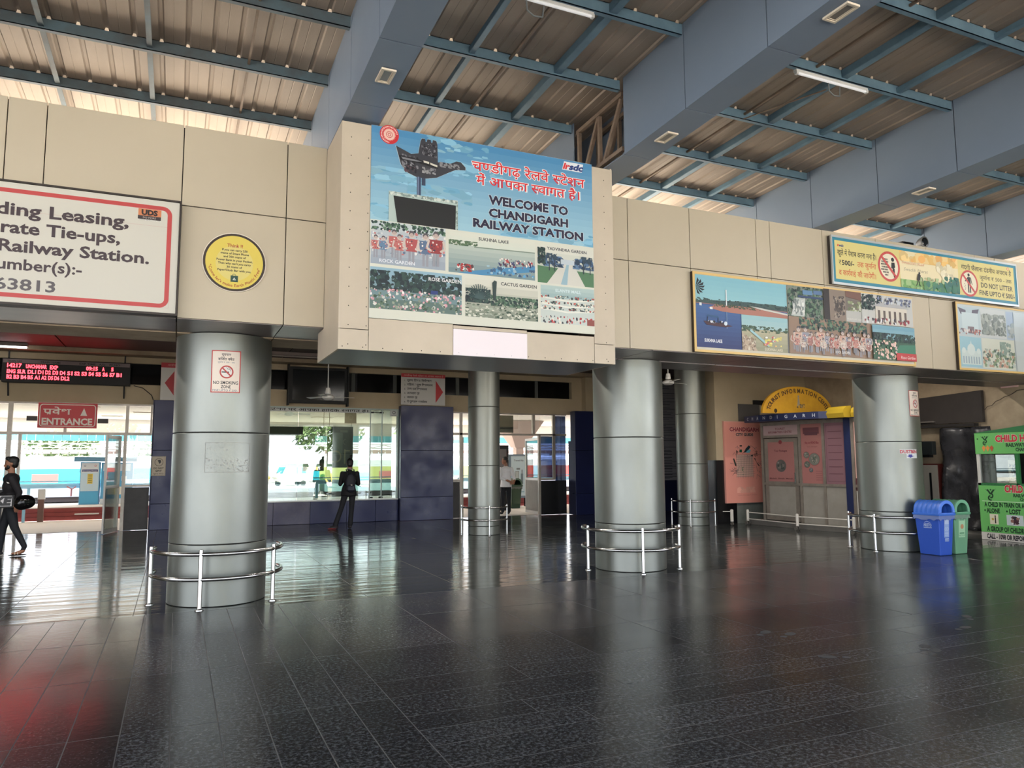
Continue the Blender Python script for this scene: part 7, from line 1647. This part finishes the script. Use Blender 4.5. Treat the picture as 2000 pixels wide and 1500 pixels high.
for k in (-1, 1):
    f_ = Vector((-0.96, -0.18, 0)).normalized(); s_ = f_.cross(Vector((0, 0, 1))); p = hd+f_*0.083+s_*0.032*k+Vector((0, 0, 0.015)); b = MB(); b.ell(p, (0.010, 0.010, 0.007), 10); b.build('eye', mat('eye_dark', S(40, 30, 28), 0.2), t, smooth=True)
A = Art(0.0006); A.poly([(0, 0.03), (0.03, 0.015), (0.14, 0.05), (0.05, 0.0), (0.015, 0.0)], WH); A.build('chest_mark', t, lambda u, v, o_: (X-0.04+u, Y-0.172-o_-0.02, 1.26+v))
b = MB(); b.ell((aN.x-0.10, aN.y, 0.018), (0.145, 0.052, 0.014), 16); b.build('sandal_sole', BLACKM, t, smooth=True)
for dx in (-0.09, -0.13):
    b = MB(); b.tube([(aN.x+dx, aN.y-0.045, 0.03), (aN.x+dx-0.005, aN.y-0.02, 0.066), (aN.x+dx-0.005, aN.y+0.02, 0.066), (aN.x+dx, aN.y+0.045, 0.03)], 0.009, 6); b.build('sandal_strap', mat('cream_strap', S(206, 196, 176), 0.6), t, smooth=True)
# packet with white lettering and helmet, both carried
t = thing('carried_packet', 'flat black packet with big white letters carried by the walking person', 'packet', (X-0.1, Y-0.24, 0.86))
b = MB(); b.box(X-0.42, Y-0.27, 0.84, X+0.10, Y-0.23, 1.06); b.build('packet', BLACKM, t, bevel=0.006)
A = Art(0.0008); A.rect(0.0, 0.02, 0.48, 0.20, S(200, 198, 200)); A.text('NIKE', 0.02, 0.045, 0.135, S(20, 20, 22), x1=0.46, bold=0.08, slant=0.15); A.build('print', t, lambda u, v, o_: (X-0.41+u, Y-0.27-o_, 0.85+v))
t = thing('helmet', 'glossy black helmet carried at the hip of the walking person', 'helmet', (X+0.26, Y-0.30, 0.9))
c = Vector((X+0.27, Y-0.33, 0.94)); b = MB(); b.ell(c, (0.165, 0.125, 0.125), 20); b.ell(c+Vector((-0.04, 0, -0.02)), (0.13, 0.12, 0.12), 16)
o = remesh(b, 'shell', [mat('helmet_black', S(12, 12, 14), 0.12)], lambda c: 0, t, 0.01, 3); o.data.transform(Matrix.Translation(-t.location))
b = MB(); M = Matrix.Rotation(0.1, 3, 'Y'); b.ell(c+Vector((0.055, -0.012, 0.0)), (0.115, 0.122, 0.06), 16, M); b.build('visor', mat('smoked_visor', S(26, 30, 28), 0.05), t, smooth=True)

# --- man in a white shirt in the right doorway
X, Y = 9.22, 21.0
t = thing('person', 'person in white shirt and black trousers with hands behind the back in the right doorway', 'person', (X, Y, 0))
b = MB(); hd = Vector((X-0.03, Y, 1.62)); head(b, hd, (-0.9, 0.4, -0.1))
cone(b, (X, Y, 1.42), (X-0.01, Y, 1.54), 0.056, 0.054)
b.ell((X, Y, 1.34), (0.17, 0.12, 0.11), 18); b.ell((X, Y, 1.20), (0.165, 0.14, 0.18), 18); b.ell((X, Y, 1.05), (0.165, 0.145, 0.15), 18); b.tube([(X, Y, 1.05), (X, Y, 0.82)], [0.155, 0.175], 20)
for s_ in (-1, 1):
    sh = Vector((X+s_*0.18, Y-0.0, 1.37)); el = Vector((X+s_*0.235, Y-0.09, 1.10)); wr = Vector((X+s_*0.06+0.12, Y-0.22, 0.98))
    cone(b, sh, el, 0.066, 0.052); cone(b, el, wr, 0.050, 0.030); hand(b, wr, (-s_*0.6, -0.1, -0.3), (0, 0, 1), (0, -1, 0), 0.5)
for s_ in (-1, 1):
    h0 = Vector((X+s_*0.085, Y, 0.88)); k0 = Vector((X+s_*0.10, Y+0.02, 0.48)); a0 = Vector((X+s_*0.11, Y, 0.09)); cone(b, h0, k0, 0.095, 0.068); cone(b, k0, a0, 0.066, 0.050); b.ell((a0.x-0.03, a0.y+0.05, 0.043), (0.055, 0.12, 0.040), 14)
def pickC(c):
    if c.z > 1.455: return 0
    if c.y < Y-0.19 and c.z < 1.05 and c.z > 0.85: return 0
    if c.z < 0.08: return 3
    return 1 if c.z > 0.82 else 2
o = remesh(b, 'body', [SKIN, WSH, TROU, BLACKM], pickC, t); o.data.transform(Matrix.Translation(-t.location))
b = MB(); b.ell(hd+Vector((0.02, -0.008, 0.05)), (0.092, 0.096, 0.085), 18); b.ell(hd+Vector((0.045, -0.02, 0.0)), (0.066, 0.075, 0.07), 14)
h = remesh(b, 'hair', [HAIR], lambda c: 0, t, 0.008, 3); h.data.transform(Matrix.Translation(-t.location))

# ------------------------------------------------------------------ unseen fill tubes added to light the concourse
LIT = mat('lit_tube', (1, 1, 1), 0.5, emit=4.0)
places = ['far left', 'left of the left column', 'behind the left column', 'behind the billboard left half', 'behind the billboard right half', 'behind the middle columns', 'between the right columns', 'in front of the information kiosk', 'next to the green booth']
for k, (X, Y) in enumerate(((-5.0, 11.2), (-2.2, 11.2), (0.6, 11.2), (3.2, 11.2), (5.6, 11.2), (8.2, 11.2), (10.6, 11.2), (12.6, 11.2))):
    t = thing('ceiling_tube', 'unseen fill tube added to light the concourse, %s' % places[k], 'lamp', (X, Y, 4.17), 'unseen fill tubes added to the concourse')
    b = MB(); b.box(X-0.6, Y-0.05, 4.20, X+0.6, Y+0.05, 4.268); b.build('batten', WHITE, t)
    b = MB(); b.tube([(X-0.58, Y, 4.18), (X+0.58, Y, 4.18)], 0.014, 8); b.build('tube', LIT, t)
    ld = bpy.data.lights.new('fill_lamp', 'AREA'); ld.shape = 'RECTANGLE'; ld.size = 1.2; ld.size_y = 0.1; ld.energy = FILL_W; ld.color = (1.0, 0.93, 0.84)
    lo = bpy.data.objects.new('fill_lamp', ld); COL.objects.link(lo); lo.parent = t; lo.location = (0, 0, -0.03)
